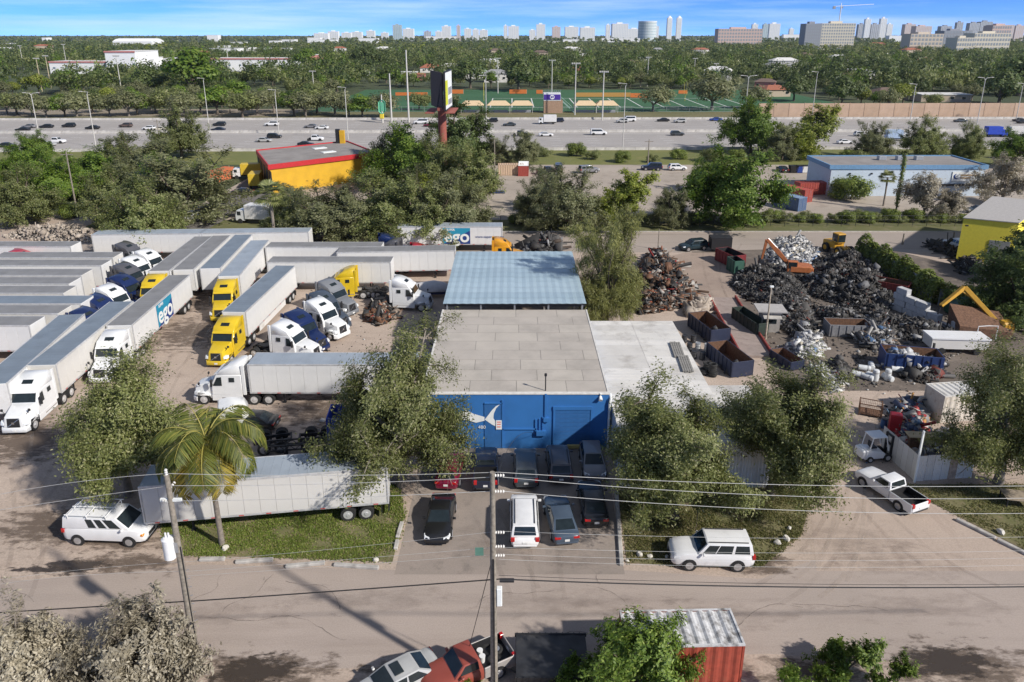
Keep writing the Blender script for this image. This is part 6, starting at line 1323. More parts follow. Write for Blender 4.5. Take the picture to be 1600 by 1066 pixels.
part('head', None, lambda b: (b.box(2.2, 3.6, -1.6, -.3, .2, 1.8, .2), b.cyl((2.9, -1.75, .9), (2.9, -1.6, .9), .5, n=14)), MYEL, t); part('claw', None, lambda b: b.tube([P1 - o_, P1 - o_ + Vector((-.15, 0, -1.0))], .1), DARKMETAL, t)
# wheel loader
t = thing('wheel_loader', 'yellow wheel loader behind the tall black heap', 'loader', G(1309, 396), R(-75))
part('rear_frame', None, lambda b: b.box(-2.6, .1, -.95, .95, .8, 1.75, .12), MYEL, t); c = part('cab', None, lambda b: b.box(-.9, .5, -.7, .7, 1.7, 3.2, .08), MYEL, t); part('window', None, lambda b: (b.box(.51, .53, -.6, .6, 1.9, 3.05), b.box(-.8, .4, .705, .72, 1.95, 3.05), b.box(-.8, .4, -.72, -.705, 1.95, 3.05)), GLASS, c)
part('front_frame', None, lambda b: b.box(.1, 1.8, -.5, .5, .7, 1.3, .1), MYEL, t); part('lift_arm', None, lambda b: (arm(b, [(.9, -.5, 1.3), (2.8, -.5, .9)], .1, [(.2, .15)]), arm(b, [(.9, .5, 1.3), (2.8, .5, .9)], .1, [(.2, .15)])), MYEL, t)
part('bucket', None, lambda b: b.prism_y([(2.6, .1), (3.8, .05), (3.7, .15), (2.9, .4), (2.8, 1.0), (3.2, 1.35), (2.7, 1.35), (2.5, .9)], -1.35, 1.35), DARKMETAL, t)
for x in (-1.5, 1.3):
    for s in (1, -1): w = part('wheel', 'wl_w', lambda b: b.cyl((0, -.25, 0), (0, .25, 0), .72, n=20), TYRE, t, (x, s * 1.05, .72), 0 if s > 0 else math.pi); part('rim', 'wl_r', lambda b: b.cyl((0, .2, 0), (0, .27, 0), .38, n=14), MYEL, w)
# forklift
t = thing('forklift', 'white forklift parked before the corrugated fence, forks to the right', 'forklift', (29.1, 50.6, 0), R(8))
part('body', None, lambda b: b.hexa([(-1.3, -.6, .25), (.9, -.6, .25), (.9, .6, .25), (-1.3, .6, .25), (-1.25, -.58, 1.1), (.3, -.58, .8), (.3, .58, .8), (-1.25, .58, 1.1)], .08), WHITE, t)
part('overhead_guard', None, lambda b: (b.box(-.85, .45, -.55, .55, 2.1, 2.2, .02), [b.tube([(x0, y, .9), (x1, y, 2.12)], .045) for y in (-.5, .5) for x0, x1 in ((-.95, -.75), (.7, .38))]), WHITE, t)
part('seat', None, lambda b: (b.box(-.6, -.1, -.25, .25, 1.0, 1.15, .04), b.box(-.68, -.55, -.25, .25, 1.1, 1.6, .04)), BLACK, t); part('mast', None, lambda b: (b.box(.95, 1.1, -.42, -.3, .1, 2.1), b.box(.95, 1.1, .3, .42, .1, 2.1), b.box(.97, 1.08, -.3, .3, 1.2, 1.35), b.box(.97, 1.08, -.3, .3, 1.95, 2.08)), BLACK, t)
for y in (-.28, .28): part('fork', 'fk', lambda b: (b.box(1.1, 2.2, -.06, .06, .08, .14), b.box(1.1, 1.16, -.06, .06, .08, .7)), DARKMETAL, t, (0, y, 0))
for x, r_ in ((-.85, .27), (.65, .34)):
    for s in (1, -1): w = part('wheel', 'fkw%g' % r_, lambda b: b.cyl((0, -.12, 0), (0, .12, 0), r_, n=16), TYRE, t, (x, s * .55, r_), 0 if s > 0 else math.pi); part('rim', 'fkr%g' % r_, lambda b: b.cyl((0, .1, 0), (0, .14, 0), r_ * .55, n=12), STEELRIM, w)
part('counterweight', None, lambda b: b.box(-1.55, -1.2, -.56, .56, .3, 1.05, .1), WHITE, t)
# wire cage and cupboard
t = thing('wire_cage', 'rusty wire cage crate standing on the driveway', 'cage', (32.0, 57.6, 0), R(-25))
part('frame', None, lambda b: [b.box(x - .04, x + .04, y - .04, y + .04, 0, 1.2) for x in (-.9, .9) for y in (-.6, .6)] + [b.box(-.9, .9, y - .03, y + .03, z, z + .06) for y in (-.6, .6) for z in (.2, 1.1)] + [b.box(x - .03, x + .03, -.6, .6, z, z + .06) for x in (-.9, .9) for z in (.201, 1.101)], RUST, t, smooth=0)
part('mesh', None, lambda b: [b.box(x - .008, x + .008, y - .008, y + .008, .2, 1.1) for y in (-.6, .6) for x in np.linspace(-.8, .8, 12)] + [b.box(x - .008, x + .008, y - .008, y + .008, .2, 1.1) for x in (-.9, .9) for y in np.linspace(-.5, .5, 8)] + [b.box(-.9, .9, y - .007, y + .007, z, z + .014) for y in (-.6, .6) for z in (.4, .6, .8)], RUST, t, smooth=0)['kind'] = 'stuff'
part('floor', None, lambda b: b.box(-.9, .9, -.6, .6, .2, .23), RUST, t)
t = thing('red_cabinet', 'red metal cabinet standing by the salvaged goods', 'cabinet', G(1396, 676), R(-20)); part('carcass', None, lambda b: b.box(-.45, .45, -.35, .35, .02, 1.8, .03), mat('cabinet_red', (.4, .02, .03), .5), t); part('door', None, lambda b: b.box(-.4, .4, -.38, -.35, .1, 1.7), MATS['cabinet_red'], t); part('handle', None, lambda b: b.box(.25, .3, -.42, -.38, .8, 1.1), CHROME, t)
t = thing('plank_table', 'table with wooden board left of the corrugated fence', 'table', G(1438, 697), R(-5)); part('top', None, lambda b: b.box(-1.2, 1.2, -.5, .5, 1.0, 1.06), mat('board_tan', (.5, .38, .22), .7), t)
part('base', None, lambda b: b.box(-1.1, 1.1, -.45, .45, 0, 1.0), RUST, t)
t = thing('oval_tub', 'shallow oval tub with dark rim beside the plank table', 'tub', G(1470, 692) + Vector((0, 0, .9)), 0)
part('rim', None, lambda b: b.ring((0, 0, .1), (0, 0, 1), .7, .06, 20, 6), DARKMETAL, t, sc=(1, .7, 1)); part('basin', None, lambda b: b.cyl((0, 0, 0), (0, 0, .08), .68, n=20), mat('basin_grey', (.3, .27, .26), .5), t, sc=(1, .7, 1)); part('stand', None, lambda b: b.box(-.5, .5, -.35, .35, -.9, 0), RUST, t)
for k, (p, q) in enumerate([(1391, 690), (1380, 668)]):
    t = thing('plastic_barrel', 'blue plastic barrel %s the red cabinet' % ('in front of' if k == 0 else 'beside the cage, left of'), 'barrel', G(p, q)); part('shell', 'pbar', lambda b: b.cyl((0, 0, 0), (0, 0, .8), .28, .26, 14), mat('barrel_blue', (.03, .09, .22), .5), t); part('lid', 'pbl', lambda b: b.cyl((0, 0, .8), (0, 0, .84), .25, n=14), BLACK, t)
for k, (p, q, m) in enumerate([(1490, 490, 0), (1515, 485, 0)]):
    t = thing('waste_bin', 'dark green waste bin behind the block wall, %s' % ('left one' if k == 0 else 'right one'), 'bin', G(p, q), R(8), 'green bins behind the block wall')
    part('tub', 'wb_t', lambda b: b.hexa([(-.8, -.7, .1), (.8, -.7, .1), (.8, .7, .1), (-.8, .7, .1), (-1, -.85, 1.4), (1, -.85, 1.4), (1, .85, 1.4), (-1, .85, 1.4)], .05), mat('bin_dark_green', (.012, .06, .04), .5), t); part('lid', 'wb_l', lambda b: b.box(-1.02, 1.02, -.88, .88, 1.4, 1.5, .03), MATS['bin_dark_green'], t)
# hedge with a sheet fence under it
tree('feather', 'tall feathery yellow-green tree beside the blue-roofed shed', (11.2, 79.6, 0), .6, (.88, .88, 1.04), name='feathery_tree')
HT = mat('sheet_fence_grey', (.22, .25, .28), .6, var=.1)
A, B = G(1345, 402), G(1465, 478); d = B - A; a = math.atan2(d.y, d.x)
t = thing('vine_hedge', 'long vine-covered fence running down the right side of the junk yard', 'hedge', A, a)
for k in range(int(d.length / 2)): part('fence_sheet', 'hedge_sheet', lambda b: corr(b, 1.98, 2.6, 14, .06), HT, t, (k * 2, -.5, 0), smooth=0)
def vines(name, L_, W_, H_, n_, par, m=LEAF['vine'], seed=1):
    g = np.random.default_rng(seed); x = g.uniform(0, L_, n_); u = g.random(n_); bump_ = .75 + .25 * np.sin(x * 1.7) * np.sin(x * .6 + 1)
    an = g.uniform(0, math.pi, n_); y = np.cos(an) * W_ * bump_ * g.uniform(.7, 1.05, n_); z = H_ * (.35 + .65 * np.sin(an) * bump_) * g.uniform(.85, 1.05, n_); low = g.random(n_) < .35; z[low] *= g.random(low.sum())
    V, F = leaves(np.stack([x, y, z], 1), np.stack([g.normal(0, .4, n_), np.cos(an), np.sin(an) + .4], 1) + g.normal(0, .4, (n_, 3)), .24, .13, g); return fast(name, V, F, m, par)
vines('foliage', d.length, 1.4, 3.9, 9000, t)
t = thing('vine_hedge', 'vine hedge turning towards the yellow building at the right', 'hedge', B, R(8)); vines('foliage', 12, 1.3, 3.0, 4500, t, seed=2); part('fence', None, lambda b: b.box(0, 12, -.05, .05, 0, 2.2), HT, t)
# ================================================================= between yard and highway
for k, (kd, px, py, z, w, l) in enumerate([
  ('midolive', 232, 387, 6, 125, 'olive tree standing among the trailers at upper left'), ('midgrey', 290, 345, 6, 185, 'broad grey-green tree left of the side road'), ('midgrey', 235, 300, 6, 130, 'grey tree behind the broad one at upper left'),
  ('midolive', 40, 350, 4, 105, 'olive tree above the rubble at the left edge'), ('midgreen', 95, 318, 4, 100, 'bright vine-covered tree at the left edge'), ('midgreen', 150, 300, 4, 110, 'bright green tree behind the leaning wooden pole'), ('midgreen', 35, 295, 4, 90, 'green tree at the far left near the highway bank'), ('midolive', 195, 268, 4, 80, 'rounded tree on the highway bank at left'), ('midgreen', 60, 258, 4, 60, 'small green tree on the highway bank at far left'), ('midolive', 285, 246, 4, 85, 'wide bush tree on the highway bank left of the yellow building'),
  ('midgrey', 515, 378, 6, 150, 'grey-green tree before the yellow building'), ('midgrey', 455, 352, 6, 90, 'grey tree left of the yellow wall'), ('midolive', 600, 372, 6, 150, 'dark olive tree behind the long white trailers'), ('midgrey', 685, 376, 6, 130, 'grey-green tree left of the gravel lot'), ('midgreen', 640, 300, 6, 125, 'bright tree behind the olive ones beside the billboard'), ('middark', 717, 258, 6, 98, 'dark round tree right of the billboard column'), ('midolive', 735, 318, 6, 105, 'olive tree at the left side of the gravel lot'), ('midolive', 610, 285, 6, 90, 'olive tree right of the yellow building'), ('midgrey', 820, 258, 4, 58, 'small tree before the highway at the gravel lot'), ('midgrey', 775, 256, 4, 48, 'thin grey tree right of the dark round tree'),
  ('midgrey', 832, 352, 5, 75, 'small grey tree along the service road'), ('midgrey', 890, 362, 6, 115, 'grey tree behind the feathery tree'), ('midlime', 977, 350, 6, 112, 'lime green tree along the service road'), ('midgrey', 1048, 354, 4, 70, 'small grey tree right of the lime green tree'), ('midgreen', 1132, 352, 6, 185, 'largest bright green tree beyond the service road'), ('midgreen', 1172, 240, 5, 95, 'green tree above the largest bright tree, before the highway'), ('midlime', 1262, 246, 6, 105, 'yellow-green tree left of the pale blue building'), ('midgrey', 1222, 250, 5, 60, 'grey tree left of the yellow-green tree'), ('midgrey', 1362, 247, 5, 62, 'grey tree behind the pale blue building'), ('midolive', 1440, 247, 5, 70, 'olive tree behind the pale blue building, right of the grey one'), ('midolive', 1512, 247, 4, 60, 'rounded olive bush tree behind the pale blue building at right'),
  ('thicket', 1330, 312, 3, 64, 'green bush before the pale blue building'), ('midsilver', 1442, 340, 5, 92, 'silvery tree before the pale blue building'), ('midsilver', 1480, 346, 4, 55, 'smaller silvery tree right of the other'), ('midsilver', 1565, 318, 6, 95, 'silvery tree at the right edge beside the parked cars'), ('middark', 1588, 500, 5, 135, 'dark leafy tree over the corner of the yellow building'), ('middark', 1604, 440, 5, 110, 'dark tree at the right edge behind the yellow building'), ('midgreen', 1590, 262, 5, 70, 'green tree at the far right before the highway'), ('midlime', 655, 330, 4, 70, 'lime tree between the olive ones'), ('midgreen', 1100, 300, 4, 60, 'green tree at the left foot of the largest one'), ('midolive', 455, 376, 5, 95, 'olive tree right of the fan palm behind the trailers'), ('midgrey', 562, 380, 6, 120, 'grey tree in the belt behind the long white trailers'), ('midolive', 648, 382, 6, 120, 'olive tree in the belt above the red tractor'), ('midgrey', 728, 372, 5, 95, 'grey tree at the right end of the belt behind the trailers'), ('midolive', 178, 352, 5, 100, 'olive tree left of the one among the trailers'), ('midolive', 690, 310, 6, 110, 'olive tree hiding the billboard foot'), ('midgreen', 250, 322, 5, 90, 'green tree inside the left belt'), ('midgrey', 860, 330, 5, 80, 'grey tree between the small grey one and the lime tree')]):
    c = G(px, py); dep = c.y * math.cos(PITCH) + (CAM_H - z) * math.sin(PITCH); s = (1.0 if kd in ('midgreen', 'middark') else 1.13) * (.86 if px == 1132 else 1) * w * dep / FPX / (2 * {'midsilver': 4.0, 'thicket': 3.0, 'middark': 4.6}.get(kd, 5.3)); tree(kd, l, (c.x, c.y, 0), k * 1.7, (s, s, s * (.76 if w > 145 else (.9 if w > 100 else .95)) * {1132: 1.08, 95: .8, 150: .75, 35: .8, 195: .8, 515: .86, 600: .95, 290: .8, 235: .75, 562: .85, 455: .8}.get(px, 1)))
fanpalm('fan palm standing among the trailers', G(430, 388), 6.0, 1.45); fanpalm('fan palm before the pale blue building', G(1380, 322), 6.0, .95)
# undergrowth in numbers
for k in range(46):
    g = random.Random(k + 50); px = g.uniform(-20, 330); py = g.uniform(268, 345)
    if px > 180 and py > 320: continue
    c = G(px, py); tree('thicket' if k % 3 else 'scrub', 'low thicket of the overgrown plot at upper left', (c.x, c.y, 0), k, g.uniform(.7, 1.3), 'thicket', 'thickets of the overgrown plot', 'bush')
for k in range(44):
    g = random.Random(k + 150); px = 800 + k * 18.5 + g.uniform(-5, 5)
    if 1515 < px < 1545: continue
    c = G(px, g.uniform(345, 349)); tree('scrub' if k % 2 else 'thicket', 'low bush in the hedge beyond the service road, %s from the left' % ORD[k], (c.x, c.y, 0), k, g.uniform(.45, .75), 'hedge_bush', 'bushes of the hedge beyond the service road', 'bush')
for k in range(26):
    g = random.Random(k + 250); px = 560 + k * 42 + g.uniform(-14, 14); c = G(px, g.uniform(243, 254)); tree('scrub' if k % 2 else 'thicket', 'low bush on the bank below the highway, %s from the left' % ORD[k], (c.x, c.y, 0), k, g.uniform(.6, 1.2), 'bank_bush', 'bushes on the bank below the highway', 'bush')
# chain fence beyond the service road
t = thing('wire_fence', 'dark post and rail fence along the hedge beyond the service road', 'fence', (-12, 123.4, 0))
for k in range(52): part('post', 'wf_post', lambda b: b.cyl((0, 0, 0), (0, 0, 2.0), .04, n=6), DARKMETAL, t, (k * 2.5, 0, 0))
for z in (.4, 1.2, 1.95): part('rail', 'wf_rail', lambda b: b.cyl((0, 0, 0), (127.5, 0, 0), .025, n=5), DARKMETAL, t, (0, 0, z))
def polybld(name, label, poly, h, wall, roof, fascia=None, fh=.6, cat='building'):
    t = thing(name, label, cat); n = len(poly)
    def pr(p, z0, z1, b): b.add([(x, y, z0) for x, y in p] + [(x, y, z1) for x, y in p], [tuple(range(n)), tuple(range(n, 2 * n))] + [(i, (i + 1) % n, n + (i + 1) % n, n + i) for i in range(n)])
    c = np.mean(poly, 0); gro = lambda d: [tuple(c + (np.array(p) - c) * (1 + d / np.linalg.norm(np.array(p) - c))) for p in poly]
    part('wall', None, lambda b: pr(poly, 0, h - .02, b), wall, t, smooth=0); part('roof', None, lambda b: pr(gro(.2), h - .02, h + .1, b), roof, t, smooth=0)
    if fascia:
        def fa(b):
            o, i_ = gro(.5), gro(.15); v = [(x, y, z) for P_ in (o, i_) for z in (h - fh, h + .35) for x, y in P_]
            b.add(v, [(i, (i + 1) % n, n + (i + 1) % n, n + i) for i in range(n)] + [(n + i, n + (i + 1) % n, 3 * n + (i + 1) % n, 3 * n + i) for i in range(n)] + [(2 * n + i, 3 * n + i, 3 * n + (i + 1) % n, 2 * n + (i + 1) % n) for i in range(n)] + [(i, 2 * n + i, 2 * n + (i + 1) % n, (i + 1) % n) for i in range(n)])
        part('fascia', None, fa, fascia, t, smooth=0)
    return t
YW = mat('wall_yellow', (.62, .36, .02), .65, var=.1, scale=.5, dirt=(.5, .28, .03), dscale=.3); REDF = mat('fascia_red', (.48, .025, .03), .5); GROOF = mat('gravel_roof', (.26, .24, .225), .95, var=.15, scale=.4, dirt=(.19, .18, .17), dscale=.15)
pl = [(-50.7, 150), (-31.8, 167), (-42.3, 185), (-59.8, 170)]
t = polybld('petrol_shop', 'yellow building with red roof edge left of the billboard', pl, 6, YW, GROOF, REDF, .7)
for q in ((499, 232), (513, 238)): c = G(*q, 6.1); part('skylight', 'sky_l', lambda b: b.box(-1.6, 1.6, -.9, .9, 0, .15), SIGNW, t, (c.x, c.y, 6.1), R(40))
part('chimney_sign', None, lambda b: b.box(-44.2, -43.2, 182, 183, 6, 9.6), BLACK, t); part('chimney_panel', None, lambda b: b.box(-43.15, -42.0, 181.8, 182.9, 6, 9.3), YW, t)
for k in range(5): p_ = Vector((*pl[0], 0)).lerp(Vector((*pl[3], 0)), k / 4); part('dark_bay', 'bay', lambda b: b.box(-1.6, 1.6, -.12, .12, .1, 5.0), BLACK, t, (p_.x, p_.y, 0), R(115))
PBW = mat('wall_paleblue', (.52, .60, .68), .7, var=.06, dirt=(.42, .48, .55), dscale=.3); PBF = mat('fascia_blue', (.15, .29, .46), .6)
t = polybld('pale_blue_hall', 'long pale blue hall with grey flat roof at the right beyond the service road', [(66.1, 148.4), (98, 148.4), (98, 161), (66.2, 160.6)], 6.2, PBW, GROOF, PBF, .55)
c = at(1510, 276, 148.2); sb = part('sign_board', None, lambda b: b.box(-2.9, 2.9, -.1, 0, -1.0, 1.0), SIGNW, t, (c.x, 148.35, c.z), smooth=0)
part('sign_disc', None, lambda b: b.cyl((-2.1, -.13, 0), (-2.1, -.1, 0), .55, n=18), INDIGO, sb); part('sign_disc_gap', None, lambda b: b.cyl((-1.9, -.15, .08), (-1.9, -.13, .08), .42, n=18), SIGNW, sb)
for k, (a, c_, z) in enumerate([(-1.2, 2.3, .25), (-1.2, 1.0, -.3)]): part('sign_line', None, lambda b: b.box(a, c_, -.13, -.1, z - .18, z + .18), mat('sign_brown', (.45, .33, .2), .6), sb)
part('loading_bay', None, lambda b: b.box(86, 96, 147.9, 148.35, 2.2, 2.6), BLACK, t); part('door', None, lambda b: b.box(87, 89, 148.3, 148.39, .05, 2.2), TNV, t)
for x in (70, 74.5): part('wall_lamp', 'wlamp', lambda b: b.box(-.15, .15, -.3, 0, 0, .3), BLACK, t, (x, 148.39, 4.6))
for k, x in enumerate((80, 84, 88)): part('roof_unit', 'runit', lambda b: b.box(-.8, .8, -.6, .6, 0, .9, .05), GREYMETAL, t, (x, 156, 6.3))
YB = mat('wall_lemon', (.80, .68, .07), .7, var=.05)
t = polybld('lemon_warehouse', 'lemon yellow warehouse at the right edge with a pale door', [(66.6, 103.6), (72.8, 100.7), (86, 114), (80, 118)], 6.5, YB, mat('grey_roof_plain', (.4, .38, .36), .9, var=.1), None)
d = part('roller_door', None, lambda b: b.box(0, 2.6, -.06, .02, .05, 3.6), GREYMETAL, t, (70.0, 102.0, 0), math.atan2(-2.9, 6.2)); part('lamp', None, lambda b: b.box(-.2, .2, -.2, 0, 0, .2), BLACK, t, (66.9, 103.1, 5.4))
# billboard
t = thing('billboard', 'tall billboard on a rust red column beside the highway', 'billboard', (-14.6, 153, 0)); COLR = mat('column_red', (.30, .085, .06), .7, var=.12)
zt, zb_ = Hat(112, 153), Hat(170, 153)
part('column', None, lambda b: b.cyl((0, 0, 0), (0, 0, zb_ + .5), .95, .85, 16), COLR, t, smooth=60); part('frame', None, lambda b: b.box(-.5, .5, -4.5, 5, zb_, zb_ + .6), COLR, t)
for nm, a, m in (('dark_face', 108, mat('frame_brown', (.07, .05, .045), .8)), ('printed_face', 87.5, SIGNW)):
    f_ = part(nm, None, lambda b: b.box(-5.4, 5.4, -.12, .12, zb_ + .2, zt), m, t, (-1.0 if a > 90 else 1.35, .5, 0), R(a))
    if m is SIGNW:
        part('frame_edge', None, lambda b: (b.box(-5.5, 5.5, -.2, .2, zt, zt + .2), b.box(-5.5, 5.5, -.2, .2, zb_, zb_ + .2), b.box(-5.6, -5.4, -.2, .2, zb_, zt)), BLACK, f_)
        part('print_block', None, lambda b: b.box(-5.0, -1.4, -.15, -.12, zb_ + 1.0, zt - 1.6), mat('print_yellow', (.6, .62, .02), .5), f_); part('print_block', None, lambda b: (b.box(-.8, 4.8, -.15, -.12, zb_ + 2.8, zt - 3.2), b.box(-.8, 4.8, -.15, -.12, zb_ + .8, zb_ + 1.9)), mat('print_grey', (.28, .29, .31), .5), f_)
part('catwalk', None, lambda b: (b.box(1.2, 3.0, -5, 6, zb_ - .5, zb_ - .35), b.box(-3.0, -1.2, -5, 6, zb_ - .5, zb_ - .35)), COLR, t, smooth=0); part('back_lattice', None, lambda b: [b.tube([(-.6, y, zb_ + .6), (.6, y, zt - .4)], .08, 4) for y in np.linspace(-4, 5, 7)], DARKMETAL, t)
# things on the lots
OR_ = mat('box_orange', (.55, .16, .07), .6, var=.15); TAN = mat('box_tan', (.5, .36, .25), .7)
container('faded orange container left of the side road, before the highway', (G(334, 285).x, G(334, 285).y, 0), R(75), 12.2, OR_, OR_)
container('tan container on the gravel lot before the highway', (G(798, 273).x, G(798, 273).y, 0), R(2), 6.06, TAN, TAN); container('small red and white container on the gravel lot', (G(818, 272).x, G(818, 272).y, 0), R(88), 6.06, mat('box_red', (.33, .06, .045), .6, var=.15), SIGNW)
container('red container left of the pale blue hall', (G(1243, 312).x, G(1243, 312).y, 0), R(-60), 6.06, MATS['box_red'], MATS['box_red']); container('blue container beside the red one left of the pale blue hall', (G(1232, 325).x, G(1232, 325).y, 0), R(-58), 6.06, mat('box_blue', (.08, .13, .24), .6), mat('box_blue_top', (.16, .23, .34), .6))
container('red flat container behind the hedge left of the pale blue hall', (G(1265, 303).x, G(1265, 303).y, 0), R(8), 6.06, MATS['box_red'], MATS['box_red'])
def boxtruck(label, loc, rz, cab, box, L=6., group=None):
    t = thing('box_truck', label, 'truck', loc, rz, group); part('box', 'bt_box', lambda b: b.box(-3.4, 1.4, -1.2, 1.2, .9, 3.4, .04), box, t); part('cab', 'bt_cab', lambda b: b.prism_y([(1.5, .5), (3.3, .5), (3.3, 1.4), (3.0, 2.4), (1.5, 2.45)], -1.05, 1.05, .08), cab, t)
    part('windscreen', 'bt_ws', lambda b: b.hexa(quad_on([(3.3, -1.0, 1.4), (3.3, 1.0, 1.4), (3.0, 1.0, 2.4), (3.0, -1.0, 2.4)], .06, .94, .08, .9, .03)), GLASS, t); part('side_window', 'bt_swr', lambda b: b.box(2.2, 2.9, -1.07, -1.05, 1.5, 2.2), GLASS, t); part('side_window', 'bt_swl', lambda b: b.box(2.2, 2.9, 1.05, 1.07, 1.5, 2.2), GLASS, t)
    part('chassis', 'bt_ch', lambda b: b.box(-3.3, 3.0, -.5, .5, .5, .9), DARKMETAL, t)
    for x in (-2.2, 2.4):
        for s in (1, -1): part('wheel', 'bt_w', lambda b: b.cyl((0, -.15, 0), (0, .15, 0), .45, n=16), TYRE, t, (x, s * .95, .45))
    return t
ybx = mat('truck_yellow', (.65, .45, .04), .5)
boxtruck('yellow box truck with white top on the side road', G(388, 278), R(190), WHITE, ybx); boxtruck('yellow truck beside the dark bay of the yellow building', G(402, 292), R(100), ybx, ybx); boxtruck('white box truck on the side road behind the trailers', G(400, 348), R(170), TWH, TW)
car('sedan', PC['black'], 'black sedan on the side road behind the trailers', G(378, 304), R(178)); car('suv', PC['white'], 'white car under the broad tree by the side road', G(300, 344), R(5))
for k, (kd, c_, px, py, a, l) in enumerate([('bigpickup', 'black', 856, 272, 10, 'black pickup on the gravel lot, left one before the bank'), ('van', 'grey', 873, 268, 85, 'dark van on the gravel lot beside the black pickup'), ('bigsuv', 'lgrey', 920, 270, 20, 'grey truck among the vehicles on the gravel lot'), ('bigsuv', 'navy', 1018, 266, 175, 'dark vehicle behind the lime green tree'), ('suv', 'white', 1058, 266, 5, 'white car between the lime and the big green tree'), ('hatch', 'blue', 1528, 333, 170, 'pale blue hatchback at the right edge beside the silvery tree'), ('suv', 'white', 1582, 332, 172, 'white SUV at the right edge beside the silvery tree'), ('suv', 'white', 1494, 388, 100, 'white SUV behind the lemon warehouse'), ('sedan', 'black', 1222, 268, 90, 'black car behind the bins left of the pale blue hall')]): car(kd, PC[c_], l, G(px, py), R(a))
for k, (px, m) in enumerate([(1247, 'royal'), (1257, 'white'), (1239, 'black')]):
    t = thing('refuse_bin', '%s refuse bin left of the pale blue hall' % ['blue', 'white', 'black'][k], 'bin', G(px, 270)); part('tub', 'rfb', lambda b: b.hexa([(-.8, -.7, .1), (.8, -.7, .1), (.8, .7, .1), (-.8, .7, .1), (-1, -.9, 1.7), (1, -.9, 1.7), (1, .9, 1.7), (-1, .9, 1.7)], .05), PC[m], t); part('lid', 'rfl', lambda b: b.box(-1.02, 1.02, -.92, .92, 1.7, 1.8), BLACK, t)
t = thing('pallet_stack', 'navy pallets stacked on the gravel lot', 'pallets', G(775, 302))
for k in range(7): part('pallet', 'plt', lambda b: (b.box(-.6, .6, -.5, .5, .1, .14), [b.box(x - .05, x + .05, -.5, .5, 0, .1) for x in (-.5, 0, .5)]), TNV, t, ((k % 3) * 1.3 - 1.3, (k // 3) * 1.1, .15 * (k // 3)))
# wooden poles of the middle distance
for k, (px, py, top, l) in enumerate([(122, 340, 237, 'tall leaning wooden pole at upper left'), (250, 224, 187, 'wooden pole at the near edge of the highway, left'), (773, 280, 217, 'pale pole at the gravel lot'), (1012, 260, 218, 'thin pole before the lime green tree'), (1400, 330, 240, 'vine-covered pole before the pale blue hall'), (1348, 244, 192, 'thin pole behind the pale blue hall'), (1580, 246, 215, 'thin pole at far right before the highway'), (1410, 382, 365, 'short metal post on the service road, left'), (1487, 385, 363, 'short metal post on the service road beside the lemon warehouse'), (1028, 390, 358, 'rusty post beside the rust heap')]):
    c = G(px, py); t = pole(l, c, Hat(top, c.y), .14 if k != 9 else .07, 'pole', 'poles of the middle distance')
    if k in (0, 1, 3): part('crossarm', 'xarm', lambda b: b.box(-1.1, 1.1, -.06, .06, 0, .14), WOODPOLE, t, (0, 0, Hat(top, c.y) - .6))
    if k == 4:
        g = np.random.default_rng(9); z = g.uniform(1, Hat(top, c.y), 900); an = g.uniform(0, 6.28, 900); r_ = g.uniform(.2, .55, 900); V, F = leaves(np.stack([r_ * np.cos(an), r_ * np.sin(an), z], 1), np.stack([np.cos(an), np.sin(an), .3 + 0 * an], 1), .2, .1, g); fast('vine', V, F, LEAF['vine'], t)

# ================================================================= highway: lamps and traffic
LP_ = mat('lamp_post_pale', (.55, .53, .49), .6)
for k, (px, py, top, dbl, l) in enumerate([(62, 217, 145, 1, 'double-armed highway lamp at far left'), (150, 230, 143, 0, 'highway lamp left, near carriageway'), (326, 193, 122, 0, 'highway lamp above the tree row at left'), (436, 212, 140, 0, 'highway lamp above the yellow building'), (544, 218, 136, 0, 'highway lamp left of the billboard'), (760, 215, 118, 0, 'highway lamp right of the billboard'), (973, 231, 130, 0, 'highway lamp on the near edge before the field'), (1161, 214, 118, 1, 'double-armed highway lamp left of the sound wall'), (1268, 190, 112, 0, 'highway lamp at the left end of the sound wall'), (1419, 207, 131, 0, 'highway lamp before the middle of the sound wall'), (1524, 207, 121, 1, 'double-armed highway lamp before the sound wall'), (1587, 190, 130, 0, 'highway lamp at the right edge')]):
    c = G(px, py); h = Hat(top, c.y); t = thing('street_lamp', l, 'lamp', c, 0, 'highway lamps'); part('shaft', None, lambda b: b.cyl((0, 0, 0), (0, 0, h - .8), .16, .1, 8), LP_, t)
    for s in ((1, -1) if dbl else (1,)): part('arm', None, lambda b: b.tube([(0, 0, h - .9), (s * .4, 0, h - .2), (s * 2.2 * (1 if dbl else -.8), 0, h)], [.1, .09, .07], 6), LP_, t); part('lamp_head', None, lambda b: b.box(s * 2.2 * (1 if dbl else -.8) - .45, s * 2.2 * (1 if dbl else -.8) + .45, -.2, .2, h - .08, h + .1), LP_, t)
